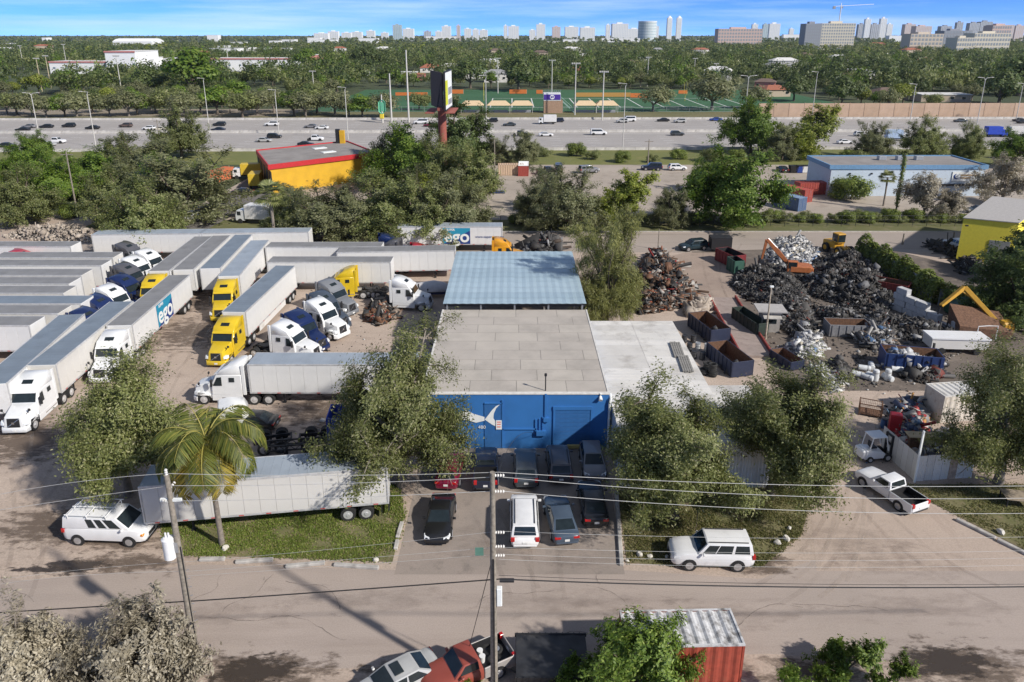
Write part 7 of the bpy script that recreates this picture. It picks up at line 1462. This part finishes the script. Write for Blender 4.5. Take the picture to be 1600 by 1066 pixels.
for k, (kd, c_, px, py) in enumerate([('sedan', 'black', 36, 205), ('sedan', 'lgrey', 46, 200), ('sedan', 'black', 73, 200), ('suv', 'black', 108, 199), ('sedan', 'black', 145, 202), ('suv', 'brown', 197, 199), ('hatch', 'white', 233, 203), ('suv', 'black', 343, 197), ('sedan', 'navy', 341, 205), ('sedan', 'black', 12, 230), ('sedan', 'silver', 75, 228), ('bigpickup', 'white', 88, 224), ('sedan', 'blue', 312, 223), ('bigsuv', 'white', 425, 197), ('sedan', 'lgrey', 486, 200), ('sedan', 'white', 503, 202), ('suv', 'black', 429, 216), ('sedan', 'silver', 413, 222), ('sedan', 'black', 478, 228), ('bigpickup', 'white', 492, 220), ('van', 'white', 658, 194), ('suv', 'black', 769, 191), ('sedan', 'grey', 796, 197), ('suv', 'navy', 872, 191), ('sedan', 'white', 853, 213), ('van', 'white', 935, 211), ('suv', 'silver', 972, 192), ('van', 'white', 982, 190), ('sedan', 'black', 1036, 190), ('suv', 'silver', 1062, 192), ('sedan', 'royal', 1118, 189), ('sedan', 'grey', 1500, 191), ('sedan', 'black', 1592, 190), ('suv', 'black', 1598, 193), ('sedan', 'white', 1320, 225), ('suv', 'white', 1345, 213), ('bigpickup', 'black', 812, 213), ('sedan', 'red', 672, 198), ('suv', 'grey', 1058, 212), ('sedan', 'cream', 250, 204)]):
    c = G(px, py); far = c.y > hw(c.x, .5); pos = 'in the far lanes' if far else 'in the near lanes'
    where = 'left third of the highway' if px < 530 else ('middle of the highway' if px < 1100 else 'right third of the highway')
    lane = (c.y - hw(c.x, 0)) / (hw(c.x, 1) - hw(c.x, 0))
    car(kd, PC[c_], '%s %s %s, %s, about %d percent across' % (dict(lgrey='grey', grey='dark grey', royal='blue', blue='slate blue', bronze='bronze', red='dark red').get(c_, c_), {'bigsuv': 'large SUV', 'bigpickup': 'pickup', 'suv': 'SUV', 'hatch': 'hatchback'}.get(kd, kd), pos, where.replace(' of the highway', ''), round(px / 16)), (c.x, c.y, .02), R(180 if far else 0) + math.atan2(.017, 1), 'highway_car', 'car', 'cars on the highway', lite=True)
for px, py, cab, bx, l in [(855, 194, TWH, TW, 'white box truck in the far lanes before the press tower'), (1400, 220, TWH, mat('truck_paleblue', (.35, .45, .6), .5), 'white and pale blue truck in the near lanes behind the pale blue hall'), (1555, 214, ROYAL, ROYAL, 'blue box truck in the near lanes at the right'), (1590, 214, TWH, TW2, 'white truck behind the blue one at the right edge')]: c = G(px, py); boxtruck(l, (c.x, c.y, .02), R(180) if py < 200 else 0, cab, bx)
# sound wall of tan panels
SW = [mat('sound_wall_%d' % k, c, .9, var=.1, scale=.4, dirt=(.36, .25, .17), dscale=.12, dpos=.58) for k, c in enumerate([(.50, .35, .245), (.47, .33, .23), (.52, .37, .265)])]
t = thing('sound_wall', 'long tan sound wall along the far side of the highway at the right', 'wall', (98, 291.6, 0), R(.6))
for k in range(30):
    part('panel', 'sw_pan', lambda b: b.box(.1, 5.9, -.12, .12, 0, 6.0), SW[k % 3], t, (k * 6, 0, .0 + .06 * (k % 2)), smooth=0); part('post', 'sw_post', lambda b: b.box(-.15, .15, -.2, .2, 0, 6.15), SW[1], t, (k * 6, 0, 0), smooth=0)

# ================================================================= sports ground
for k, (px, py, top, l) in enumerate([(639, 192, 78, 'tallest pale mast beside the field left of the billboard'), (612, 190, 115, 'pale mast left of the tallest one'), (598, 192, 148, 'green and yellow topped post before the field'), (898, 180, 100, 'field floodlight mast left of the press tower stairs'), (941, 188, 113, 'field floodlight mast in the middle of the field'), (862, 150, 95, 'floodlight mast behind the press tower'), (778, 146, 92, 'floodlight mast behind the sun canopies'), (1011, 135, 90, 'floodlight mast behind the field, middle'), (1084, 124, 92, 'floodlight mast behind the field, right'), (1117, 128, 100, 'shorter floodlight mast behind the field, right'), (66, 143, 92, 'tan floodlight mast at far left'), (80, 138, 88, 'second tan floodlight mast at far left'), (38, 110, 72, 'tall pole at the left edge above the trees'), (106, 112, 70, 'tall pole above the white school at left'), (191, 150, 88, 'pale pole before the white school tower'), (358, 110, 74, 'pole before the white school wing'), (491, 148, 112, 'pale mast left of the field')]):
    c = G(px, py); h = Hat(top, c.y); t = pole(l, c, h, .3 if k < 3 else .24, 'mast', 'masts around the sports ground', LP_ if k not in (10, 11) else mat('mast_tan', (.5, .42, .28), .7))
    if k > 2: part('lamp_rack', 'lrack', lambda b: (b.box(-1.8, 1.8, -.1, .1, -.15, .05), [b.box(x - .25, x + .25, -.3, .1, .05, .5) for x in (-1.5, -.75, 0, .75, 1.5)]), LP_, t, (0, 0, h))
    if k == 2: part('bird_emblem', None, lambda b: b.box(-1.3, 1.3, -.3, .3, h - 7, h - 2, .8), mat('emblem_green', (.12, .4, .25), .5), t); part('banner', None, lambda b: b.box(-1.0, .6, -.4, .4, h - 9, h - 7, .2), mat('emblem_yellow', (.7, .55, .05), .5), t)
CANV = mat('canopy_tan', (.62, .47, .29), .8, var=.06)
for k, px in enumerate((738, 779, 815, 914, 947)):
    c = G(px, 176); t = thing('sun_canopy', 'tan sun canopy over benches beside the field, %s from left' % 'first second third fourth fifth'.split()[k], 'canopy', c, 0, 'sun canopies beside the field')
    part('roof', 'cn_r', lambda b: b.hexa([(-5, -3, 3.2), (5, -3, 3.2), (5, 3, 3.2), (-5, 3, 3.2), (-3, -1.2, 5), (3, -1.2, 5), (3, 1.2, 5), (-3, 1.2, 5)]), CANV, t, smooth=0)
    for x in (-4.6, 4.6):
        for y in (-2.6, 2.6): part('post', 'cn_p', lambda b: b.cyl((0, 0, 0), (0, 0, 3.2), .09, n=6), LP_, t, (x, y, 0))
    part('bench', 'cn_b', lambda b: (b.box(-4, 4, -.4, .4, .4, .5), b.box(-4, 4, .3, .4, .5, 1.1), b.box(-4, 4, -.3, .3, 0, .4)), GREYMETAL, t)
PURP = mat('press_purple', (.07, .03, .30), .5); c = G(862, 176)
t = thing('press_tower', 'press tower with purple banner and outside stairs beside the field', 'tower', c)
part('base', None, lambda b: b.box(-3.5, 4.5, -2.5, 2.5, 0, 5.2), mat('press_tan', (.38, .25, .17), .9), t); part('cabin', None, lambda b: b.box(-3.6, 3.6, -2.6, 2.6, 5.2, 8.3), SIGNW, t); bn = part('banner', None, lambda b: b.box(-3.5, 3.5, -2.75, -2.6, 5.6, 7.8), PURP, t)
part('banner_emblem', None, lambda b: b.cyl((0, -2.82, 6.7), (0, -2.75, 6.7), .95, n=18), SIGNW, bn); part('banner_emblem_mark', None, lambda b: (b.box(-.6, -.1, -2.86, -2.82, 6.3, 7.1), b.box(.1, .6, -2.86, -2.82, 6.4, 7.2)), PURP, bn)
part('railing', None, lambda b: [b.box(x - .05, x + .05, -2.5, -2.4, 8.3, 9.6) for x in np.linspace(-3.5, 3.5, 9)] + [b.box(-3.5, 3.5, -2.52, -2.38, z, z + .08) for z in (8.9, 9.55)], GREYMETAL, t, smooth=0)
part('stair', None, lambda b: (b.hexa([(9.5, -1, 0), (10.3, -1, 0), (10.3, 1, 0), (9.5, 1, 0), (3.6, -1, 5.2), (4.4, -1, 5.2), (4.4, 1, 5.2), (3.6, 1, 5.2)]), b.tube([(10.3, -1, 1), (4.0, -1, 6.4)], .06), b.tube([(10.3, 1, 1), (4.0, 1, 6.4)], .06)), mat('stair_green', (.25, .38, .34), .6), t)
ORB = mat('banner_orange', (.62, .17, .035), .7, var=.06); ORB2 = mat('banner_ochre', (.48, .26, .07), .8, var=.06)
for k, (a, c_, q, h, m) in enumerate([(618, 668, 150, 1.9, ORB), (706, 724, 147, 2.4, ORB), (796, 823, 147, 2.4, ORB), (838, 848, 147, 2.2, ORB), (900, 985, 152, 2.4, ORB2), (985, 1012, 153, 2.4, ORB), (1060, 1074, 147, 2.0, ORB)]):
    p0, p1 = G(a, q), G(c_, q); t = thing('field_screen', 'orange screen behind the field, %s from the left' % 'first second third fourth fifth sixth seventh'.split()[k], 'screen', p0, 0, 'orange screens behind the field'); L_ = p1.x - p0.x
    part('cloth', None, lambda b: b.box(0, L_, -.03, .03, .2, h), m, t); part('post', None, lambda b: [b.cyl((x, .1, 0), (x, .1, h), .06, n=6) for x in np.linspace(0, L_, 4)], LP_, t)
for px in (706, 1130):
    t = thing('goal_post', 'yellow goal post at the %s end of the field' % ('left' if px < 800 else 'right'), 'goal', G(px + (50 if px < 800 else -60), 158)); part('frame', None, lambda b: (b.tube([(0, 0, 0), (0, 0, 3)], .1), b.tube([(0, -2.8, 3), (0, 2.8, 3)], .08), b.tube([(0, -2.8, 3), (0, -2.8, 9)], .07), b.tube([(0, 2.8, 3), (0, 2.8, 9)], .07)), mat('goal_yellow', (.6, .5, .1), .6), t)
t = thing('field_fence', 'grey mesh fence along the near side of the field', 'fence', (-88, 319, 0))
for k in range(50): part('post', 'ff_post', lambda b: b.cyl((0, 0, 0), (0, 0, 2.2), .06, n=6), GREYMETAL, t, (k * 5, 0, 0))
for z in (.1, 1.1, 2.2): part('rail', 'ff_rail', lambda b: b.cyl((0, 0, 0), (245, 0, 0), .05, n=5), GREYMETAL, t, (0, 0, z))

# ================================================================= houses, school, far buildings
def house(label, px, py, w, d_, h, wall, roof, rz=0, hip=True, group=None):
    c = G(px, py); t = thing('house', label, 'house', c, R(rz), group); wx, wy = w / 2, d_ / 2
    part('wall', None, lambda b: b.box(-wx, wx, -wy, wy, 0, h), wall, t, smooth=0); rh = w * .16
    if hip: part('roof', None, lambda b: b.add([(-wx - .6, -wy - .6, h), (wx + .6, -wy - .6, h), (wx + .6, wy + .6, h), (-wx - .6, wy + .6, h), (-wx * .45, 0, h + rh), (wx * .45, 0, h + rh)], [(0, 1, 5, 4), (1, 2, 5), (2, 3, 4, 5), (3, 0, 4), (0, 3, 2, 1)]), roof, t, smooth=0)
    else: part('roof', None, lambda b: b.box(-wx - .3, wx + .3, -wy - .3, wy + .3, h, h + .4), roof, t, smooth=0)
    for x in np.linspace(-wx * .7, wx * .7, max(2, int(w / 5))): wn = part('window', 'hs_win', lambda b: b.box(-.8, .8, -.06, .02, 0, 1.4), GLASS, t, (x, -wy - .01, h * .38)); part('frame', 'hs_wf', lambda b: (b.box(-.9, .9, -.08, .01, -.1, 0), b.box(-.9, .9, -.08, .01, 1.4, 1.5)), WHITE, wn)
HW = mat('house_white', (.68, .66, .62), .8, var=.06); HT_ = mat('house_tan', (.45, .37, .28), .8, var=.08); RTC = mat('roof_terracotta', (.33, .12, .07), .85, var=.15); RBR = mat('roof_brown', (.16, .11, .09), .9, var=.15); RGY = mat('roof_grey', (.3, .3, .3), .9, var=.1); RWH = mat('roof_white', (.66, .65, .63), .8, var=.06); PINK = mat('wall_pink', (.55, .22, .2), .8)
for l, px, py, w, d_, h, wl, rf_, rz, hip in [('terracotta-roofed house behind the billboard', 675, 113, 20, 14, 4, HW, RTC, 5, 1), ('white house right of the terracotta roof', 704, 112, 17, 12, 4.5, HW, RWH, -8, 1), ('pale green roofed house behind the canopies', 742, 122, 22, 12, 4, HW, mat('roof_palegreen', (.4, .48, .38), .8), 3, 1), ('white two-storey house with grey roof behind the canopies', 775, 128, 16, 14, 6, HW, RGY, 0, 1), ('white gabled house among the trees in the middle', 988, 108, 22, 14, 5, HW, RBR, 20, 1), ('white house beside the gabled one in the middle', 1006, 103, 10, 9, 8, HW, RWH, 0, 0), ('tan house at the left end of the sound wall', 1207, 150, 14, 12, 3.6, HT_, RTC, 10, 1), ('brown-roofed house among the trees right of the sound wall lamp', 1312, 128, 24, 16, 4.5, HT_, RBR, -6, 1), ('brown-roofed house behind the sound wall', 1385, 155, 16, 12, 3.4, HT_, RBR, 4, 1), ('flat pale canopy house behind the sound wall', 1468, 158, 24, 12, 3.4, HT_, RWH, -3, 0), ('terracotta house in the woods at left centre', 565, 118, 14, 10, 4, HW, RTC, 12, 0), ('white low house beside the road left of the billboard', 630, 120, 22, 10, 3.5, HW, RWH, 0, 0), ('orange-domed shed left of the billboard', 657, 125, 7, 7, 4, PINK, RTC, 0, 1), ('white box house in the middle woods', 865, 70, 40, 20, 9, HW, RWH, 0, 0), ('small white house in the middle woods', 916, 93, 12, 8, 7, HW, RWH, 0, 0), ('terracotta house row in the woods, left', 833, 97, 22, 10, 5, HT_, RTC, 0, 1), ('terracotta house row in the woods, right', 885, 96, 16, 10, 5, HT_, RTC, 0, 1), ('brown-roofed house at the far right above the sound wall', 1298, 105, 20, 12, 5, HT_, RBR, 8, 1), ('pale house near the big pink block', 1090, 66, 44, 20, 8, HW, RWH, 0, 0), ('terracotta house near the apartment blocks', 1370, 76, 50, 16, 5, HT_, RTC, 0, 1), ('pink house at the field corner', 1195, 138, 12, 10, 4, PINK, RBR, -20, 1)]: house(l, px, py, w, d_, h, wl, rf_, rz, bool(hip))
WHB = mat('far_white', (.84, .84, .83), .8, var=.04); GLB = mat('far_glass', (.16, .22, .28), .3, var=.1); BEI = mat('far_beige', (.60, .52, .42), .8, var=.05); GRB = mat('far_grey', (.3, .31, .34), .8, var=.06); PNK = mat('far_pink', (.62, .46, .40), .8, var=.05); TEA = mat('far_teal', (.36, .48, .50), .5, var=.05); CRM = mat('far_cream', (.66, .60, .48), .8, var=.04)
def tower(label, x0, x1, top, D, m, group='towers on the skyline', nx=0, nz=0, depth=None, name='tower_block', base_top=None, win=None):
    h = Hat(top, D); xa, xb = Xat(x0, D, h), Xat(x1, D, h); w = xb - xa; t = thing(name, label, 'building', ((xa + xb) / 2, D, 0), 0, group); dp = depth or max(14, w * .6)
    part('wall', None, lambda b: b.box(-w / 2, w / 2, 0, dp, 0, h), m, t, smooth=0)
    part('roof_house', None, lambda b: b.box(-w * .2, w * .15, dp * .3, dp * .7, h, h * 1.06 + 1), m, t, smooth=0)
    nz = nz or max(3, int(h / 5)); nx = nx or max(2, int(w / 7))
    def wi(b):
        for i in range(nx):
            for j in range(nz):
                x = -w / 2 + w * (i + .5) / nx; z = h * (j + .55) / nz; b.add([(x - w / nx * .3, -.25, z - h / nz * .28), (x + w / nx * .3, -.25, z - h / nz * .28), (x + w / nx * .3, -.25, z + h / nz * .28), (x - w / nx * .3, -.25, z + h / nz * .28)], [(0, 1, 2, 3)])
    o = part('windows', None, wi, win or GLB, t, smooth=0); stuff(o); return t
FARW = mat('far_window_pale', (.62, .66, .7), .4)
sk_ = [(490, 512, 52, WHB), (512, 528, 49, WHB), (533, 548, 51, WHB), (549, 565, 50, WHB), (572, 585, 48, WHB), (595, 606, 51, WHB), (613, 627, 39, TEA), (629, 646, 45, WHB), (662, 673, 49, GRB), (680, 690, 49, WHB), (690, 704, 41, WHB), (713, 719, 40, PNK), (725, 736, 45, WHB), (738, 748, 46, WHB), (749, 762, 47, WHB), (787, 793, 40, WHB), (794, 811, 41, WHB), (827, 837, 47, WHB), (838, 852, 38, WHB), (863, 876, 42, PNK), (883, 904, 42, WHB), (907, 930, 43, WHB), (947, 954, 39, WHB), (957, 982, 37, WHB), (980, 1004, 45, WHB), (1022, 1030, 41, WHB), (1176, 1185, 38, WHB), (1193, 1201, 38, TEA), (1203, 1220, 37, WHB), (1234, 1241, 45, WHB), (1342, 1353, 38, GRB), (1353, 1362, 30, WHB), (1362, 1376, 38, GRB), (1377, 1387, 29, WHB), (1387, 1396, 38, WHB), (1415, 1432, 38, PNK), (1432, 1457, 41, PNK), (1471, 1488, 41, GRB), (1496, 1506, 35, GRB), (1516, 1532, 36, GRB), (1533, 1552, 34, GRB), (1553, 1586, 39, PNK), (1588, 1602, 40, PNK)]
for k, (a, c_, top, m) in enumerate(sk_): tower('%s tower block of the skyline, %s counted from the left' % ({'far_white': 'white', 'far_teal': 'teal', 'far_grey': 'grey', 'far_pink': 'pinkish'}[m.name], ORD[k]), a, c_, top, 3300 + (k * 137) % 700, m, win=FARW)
for xa in (1043, 1058):
    D = 3200; h = Hat(28.5, D); x = Xat(xa + 3.5, D, h); t = thing('twin_tower', 'slim white tower with pointed cap, %s of the pair' % ('left' if xa < 1050 else 'right'), 'building', (x, D, 0), 0, 'twin towers'); part('shaft', 'tw_s', lambda b: b.box(-10, 10, -10, 10, 0, h), WHB, t, smooth=0); part('cap', 'tw_c', lambda b: b.cyl((0, 0, h), (0, 0, h + 9), 11, 2, 8), WHB, t)
    o = part('windows', 'tw_w', lambda b: [b.box(-8, 8, -10.3, -10, z, z + 2) for z in np.arange(6, h - 4, 5)], FARW, t, smooth=0); stuff(o)
D = 3100; h = Hat(34.5, D); t = thing('curved_tower', 'broad curved glass and white tower on the skyline', 'building', (Xat(1012, D, h), D, 0)); part('shaft', None, lambda b: b.cyl((0, 0, 0), (0, 0, h), 37, n=28), TEA, t); part('floors', None, lambda b: [b.cyl((0, 0, z), (0, 0, z + 2.2), 37.6, n=28) for z in np.arange(5, h - 2, 6)] + [b.cyl((0, 0, h), (0, 0, h + 3), 38, n=28)], WHB, t, smooth=0)['kind'] = 'stuff'
for l, a, c_, top, D, m, nx, nz in [('long pinkish block with rows of windows right of the field', 1123, 1192, 45, 1700, PNK, 16, 6), ('dark grey apartment block under the crane, left half', 1260, 1285, 37, 1500, GRB, 7, 9), ('cream apartment block under the crane', 1285, 1338, 36.5, 1500, CRM, 14, 9), ('beige block left of the cream flats at far right', 1424, 1475, 53, 1250, BEI, 9, 5), ('grey block behind the cream flats at far right', 1476, 1520, 48, 1350, GRB, 9, 6), ('lower cream flats at far right', 1497, 1524, 59, 1100, CRM, 7, 4), ('tall cream flats at far right', 1524, 1581, 52, 1150, CRM, 13, 5), ('pinkish block behind the cream flats', 1552, 1582, 40, 1500, PNK, 8, 6)]: tower(l, a, c_, top, D, m, 'apartment blocks at the right', nx, nz, 30, 'apartment_block', win=mat('far_window_mid', (.3, .33, .36), .4))
D = 1520; t = thing('tower_crane', 'white tower crane above the cream flats', 'crane', (Xat(1314, D, 80), D, 0)); z1 = Hat(10, D)
def lat(b, p, q, w, n_):
    p = Vector(p); q = Vector(q)
    for s in (-w, w): b.tube([p + Vector((0, s, 0)), q + Vector((0, s, 0))], .7, 4)
    for i in range(n_): b.tube([p.lerp(q, i / n_) + Vector((0, w * (-1) ** i, 0)), p.lerp(q, (i + 1) / n_) + Vector((0, -w * (-1) ** i, 0))], .4, 4)
part('mast', None, lambda b: (lat(b, (0, 0, 0), (0, 0, z1), 1.2, 24), b.box(-.6, .6, -.6, .6, 0, z1)), WHB, t); part('jib', None, lambda b: lat(b, (-14, 0, z1), (64, 0, z1 + 4), 1.0, 20), WHB, t); part('counterweight', None, lambda b: b.box(-16, -11, -1.5, 1.5, z1 - 5, z1), GRB, t); part('operator_cab', None, lambda b: b.box(.6, 3.6, -1.5, 1.5, z1 - 4, z1 - .5), GRB, t); part('tower_head', None, lambda b: b.tube([(0, 0, z1), (0, 0, z1 + 6)], .8, 4), WHB, t)
# school and hangar
def slab(label, a, c_, top, bot, m, depth=25, roofm=None, edge=None, name='school_wing'):
    D = G(0, bot).y; h = Hat(top, D); xa, xb = Xat(a, D, h), Xat(c_, D, h); w = xb - xa; t = thing(name, label, 'building', ((xa + xb) / 2, D, 0), 0, 'school buildings at left' if name == 'school_wing' else None)
    part('wall', None, lambda b: b.box(-w / 2, w / 2, 0, depth, 0, h), m, t, smooth=0); part('roof', None, lambda b: b.box(-w / 2 - .3, w / 2 + .3, -.3, depth + .3, h, h + .5), roofm or RWH, t, smooth=0)
    if edge: part('roof_edge', None, lambda b: b.box(-w / 2 - .4, w / 2 + .4, -.5, -.3, h - .6, h + .6), edge, t, smooth=0)
    for x in np.linspace(-w * .42, w * .42, max(3, int(w / 9))): part('window', 'sch_w', lambda b: b.box(-1, 1, -.15, 0, 0, 1.2), GLB, t, (x, 0, h * .45))
    return t
slab('tall white school block at left', 163, 210, 81, 118, WHB, 40, edge=PINK); slab('white school wing left of the tall block', 76, 166, 97, 116, WHB, 25, edge=PINK); slab('low white school wing in front of the tall block', 150, 250, 109, 123, WHB, 20); slab('white school wing right of the tall block', 208, 233, 91, 114, WHB, 25); slab('long white school wing behind the trees', 330, 468, 92, 112, WHB, 25, edge=PINK); slab('pink end block of the long school wing', 468, 487, 87, 110, PINK, 25)
for k, (a, c_, top, bot) in enumerate(sorted([(323, 340, 55, 66), (327, 370, 76, 86), (340, 350, 72, 84), (420, 435, 64, 74), (440, 460, 62, 72), (497, 525, 62, 70), (480, 500, 59, 68), (360, 380, 66, 74), (560, 590, 60, 68), (665, 715, 57, 63), (1225, 1260, 54, 63), (1390, 1412, 56, 66), (65, 72, 59, 68), (1, 12, 68, 76), (255, 272, 92, 112), (400, 450, 76, 84), (880, 905, 62, 70), (940, 1000, 60, 66)])): slab('low white far building showing over the treetops, %s from the left' % ORD[k], a, c_, top, bot, WHB, 30, name='far_building')
D = G(0, 76).y; h = Hat(60, D); xa, xb = Xat(186, D, h), Xat(246, D, h)
t = thing('hangar', 'large white hangar with arched roof on the left horizon', 'building', ((xa + xb) / 2, D, 0)); w = xb - xa
part('shell', None, lambda b: b.loft([[(x, -30, 0), (x, -30, h * .72), (x, -15, h * .93), (x, 0, h), (x, 15, h * .93), (x, 30, h * .72), (x, 30, 0)] for x in (-w / 2, w / 2)]), WHB, t, smooth=0); part('doors', None, lambda b: b.box(-w * .2, w * .3, -30.6, -30, 0, h * .4), GRB, t)

# ================================================================= trees beyond the highway
kinds = ['farolive', 'fargrey', 'fargreen', 'fardark', 'farlime']
g = random.Random(77)
def ftree(kd, px, py, w, label, group=None):
    c = G(px, py); dep = c.y * math.cos(PITCH) + 27 * math.sin(PITCH); s = w * dep / FPX / 10.4; tree(kd, label, (c.x, c.y, 0), g.uniform(0, 6), (s, s, s * .8), group=group)
for k in range(26):
    px = 8 + k * 23.5 + g.uniform(-6, 6); ftree(['fargrey', 'farolive', 'fargrey', 'fargrey', 'fargreen'][k % 5], px, 179 + g.uniform(-3, 5), g.uniform(48, 66), 'tree in the row along the far side of the highway, %s from the left' % ORD[k], 'tree row along the far side of the highway')
for kd, px, py, w, l in [('farlime', 62, 148, 50, 'lime tree beside the tan masts at far left'), ('fargreen', 110, 146, 55, 'green tree before the white school at far left'), ('fargreen', 300, 152, 110, 'broad bright green tree before the school wings'), ('fardark', 235, 150, 60, 'dark tree left of the broad bright one'), ('fargreen', 370, 160, 50, 'green tree in the row left of the field'), ('fargrey', 700, 172, 42, 'small tree at the left edge of the field'), ('farolive', 655, 172, 44, 'olive tree at the left edge of the field'), ('fargrey', 1020, 174, 62, 'grey tree on the near side of the field'), ('fargrey', 1112, 172, 85, 'wide grey tree at the right corner of the field'), ('fargrey', 1175, 170, 55, 'grey tree left of the sound wall'), ('fardark', 1240, 158, 55, 'dark tree behind the left end of the sound wall'), ('fardark', 1315, 166, 62, 'dark green tree rising behind the sound wall'), ('farlime', 1410, 166, 55, 'lime tree rising behind the sound wall'), ('fardark', 1560, 162, 70, 'green tree rising behind the right end of the sound wall'), ('fargreen', 478, 118, 60, 'bright green tree right of the pink school end'), ('fardark', 570, 112, 50, 'dark tree beside the road left of the field'), ('farlime', 424, 122, 26, 'lime palm-like tree before the long school wing'), ('farolive', 1025, 140, 40, 'olive tree behind the field'), ('fardark', 810, 142, 70, 'dark tree behind the canopies'), ('fardark', 735, 138, 60, 'dark tree before the pale green roof'), ('fardark', 1590, 150, 85, 'very dark tree at the right edge above the sound wall')]: ftree(kd, px, py, w, l)
clear = [(675, 113), (704, 112), (742, 122), (775, 128), (988, 108), (1006, 103), (1207, 150), (1312, 128), (1385, 155), (1468, 158), (630, 120), (657, 125), (185, 118), (120, 116), (200, 123), (400, 112), (478, 110), (565, 118), (240, 112), (300, 112), (1298, 105), (1195, 138), (340, 112), (440, 112), (425, 140), (833, 97), (885, 96)]
clw = [(G(a, b_).x, G(a, b_).y) for a, b_ in clear]
def free(x, y):
    if FX0 - 6 < x < FX1 + 6 and FY0 - 10 < y < FY1 + 6: return False
    for cx, cy in clw:
        if abs(x - cx) < 9 + cy * .018 and -(130 if cx < -150 else 55) < y - cy < 14: return False
    return True
gg = np.random.default_rng(8); n_in = 0
while n_in < 290:
    y = gg.uniform(322, 560); x = gg.uniform(-.74 * y - 10, .74 * y + 10)
    if not free(x, y): continue
    left = x < -90 and y < 420; kd = kinds[gg.choice(5, p=[.25, .4, .15, .1, .1] if left else [.22, .2, .13, .37, .08])]
    tree(kd, {'farolive': 'olive', 'fargrey': 'grey-green', 'fargreen': 'mid green', 'fardark': 'dark green', 'farlime': 'lime green'}[kd] + ' tree in the wooded suburb beyond the highway', (x, y, 0), gg.uniform(0, 6), gg.uniform(.65, 1.15), group='trees of the suburb beyond the highway'); n_in += 1
HR = [(HW, RWH), (HW, RTC), (HT_, RBR), (HW, RGY), (HT_, RTC), (HW, RWH)]
hx = []
for k in range(34):
    y = math.sqrt(gg.uniform(450 ** 2, 1350 ** 2)); x = gg.uniform(-.68, .68) * y
    if not free(x, y): continue
    hx.append((x, y)); wl, rf_ = HR[k % 6]; w = gg.uniform(14, 30); h = gg.uniform(4.5, 8.5) + y * .0022; t = thing('far_house', 'small far house showing its roof among the treetops', 'house', (x, y, 0), R(gg.uniform(-25, 25)), 'far houses among the treetops')
    part('wall', None, lambda b: b.box(-w / 2, w / 2, -6, 6, 0, h), wl, t, smooth=0); part('roof', None, lambda b: b.add([(-w / 2 - .6, -6.6, h), (w / 2 + .6, -6.6, h), (w / 2 + .6, 6.6, h), (-w / 2 - .6, 6.6, h), (-w * .25, 0, h + 2.6), (w * .25, 0, h + 2.6)], [(0, 1, 5, 4), (1, 2, 5), (2, 3, 4, 5), (3, 0, 4), (0, 3, 2, 1)]), rf_, t, smooth=0)
    clw.append((x, y))
def mass(kind, N, y0, y1, quads, leaf, seed, label, hs=(.55, 1.45), gap=0.):
    """far trees that run together into one wood"""
    gg = np.random.default_rng(seed); V0, F0, _ = crown(gg, quads, 5.4, 5.2, 4.0, 5.4, 12, leaf, cr=(.35, .55)); out = []
    ys = np.sqrt(gg.uniform(y0 ** 2, y1 ** 2, N)); xs = gg.uniform(-.76, .76, N) * ys
    for x, y in zip(xs, ys):
        if y < 1350 and not free(x, y): continue
        if y >= 800 and gap and math.sin(x * .011 + 2) * math.sin(y * .006) > gap: continue
        a = gg.uniform(0, 6.28); s = gg.uniform(*hs); c, sn = math.cos(a) * s, math.sin(a) * s
        V = np.empty_like(V0); V[:, 0] = V0[:, 0] * c - V0[:, 1] * sn + x; V[:, 1] = V0[:, 0] * sn + V0[:, 1] * c + y; V[:, 2] = V0[:, 2] * s * gg.uniform(.85, 1.3); out.append(V)
    k = len(out); F = (np.arange(k)[:, None, None] * len(V0) + F0[None]).reshape(-1, 4)
    o = fast('far_wood', np.concatenate(out), F, LEAF[kind]); stuff(o); tag(o, label, 'wood')
mass('dark', 3000, 400, 900, 120, (.7, .42), 41, 'dark green wood of the suburb beyond the field'); mass('olive', 1900, 400, 900, 120, (.7, .42), 42, 'olive trees mixed through the suburb wood'); mass('green', 800, 400, 900, 120, (.7, .42), 43, 'brighter green trees mixed through the suburb wood')
mass('dark', 3900, 850, 2000, 36, (1.4, .85), 44, 'dark wood reaching towards the skyline', (.9, 1.4), .8); mass('olive', 2600, 850, 2000, 36, (1.4, .85), 45, 'olive wood reaching towards the skyline', (.9, 1.3), .8); mass('lime', 350, 850, 2000, 30, (1.7, 1.0), 48, 'pale green trees scattered in the far wood')
mass('dark', 3600, 1900, 6500, 16, (3.0, 2.0), 46, 'dark band of trees along the horizon', (1.0, 1.5)); mass('olive', 2600, 1900, 6500, 16, (3.0, 2.0), 47, 'olive band of trees along the horizon', (1.0, 1.5))

# ================================================================= the air
hm = bpy.data.materials.new('haze_air'); hm.use_nodes = True; hn = hm.node_tree; hn.nodes.clear()
ho = hn.nodes.new('ShaderNodeOutputMaterial'); hv = hn.nodes.new('ShaderNodeVolumePrincipled')
hv.inputs['Color'].default_value = (.80, .88, 1, 1); hv.inputs['Density'].default_value = 4.0e-5; hv.inputs['Anisotropy'].default_value = .2
hn.links.new(hv.outputs[0], ho.inputs['Volume'])
hz = part('haze', None, lambda b: b.box(-9200, 9200, -300, 9700, -1.2, 180), hm, smooth=0); stuff(hz); tag(hz, 'thin bluish haze over the far suburb and skyline', 'haze')
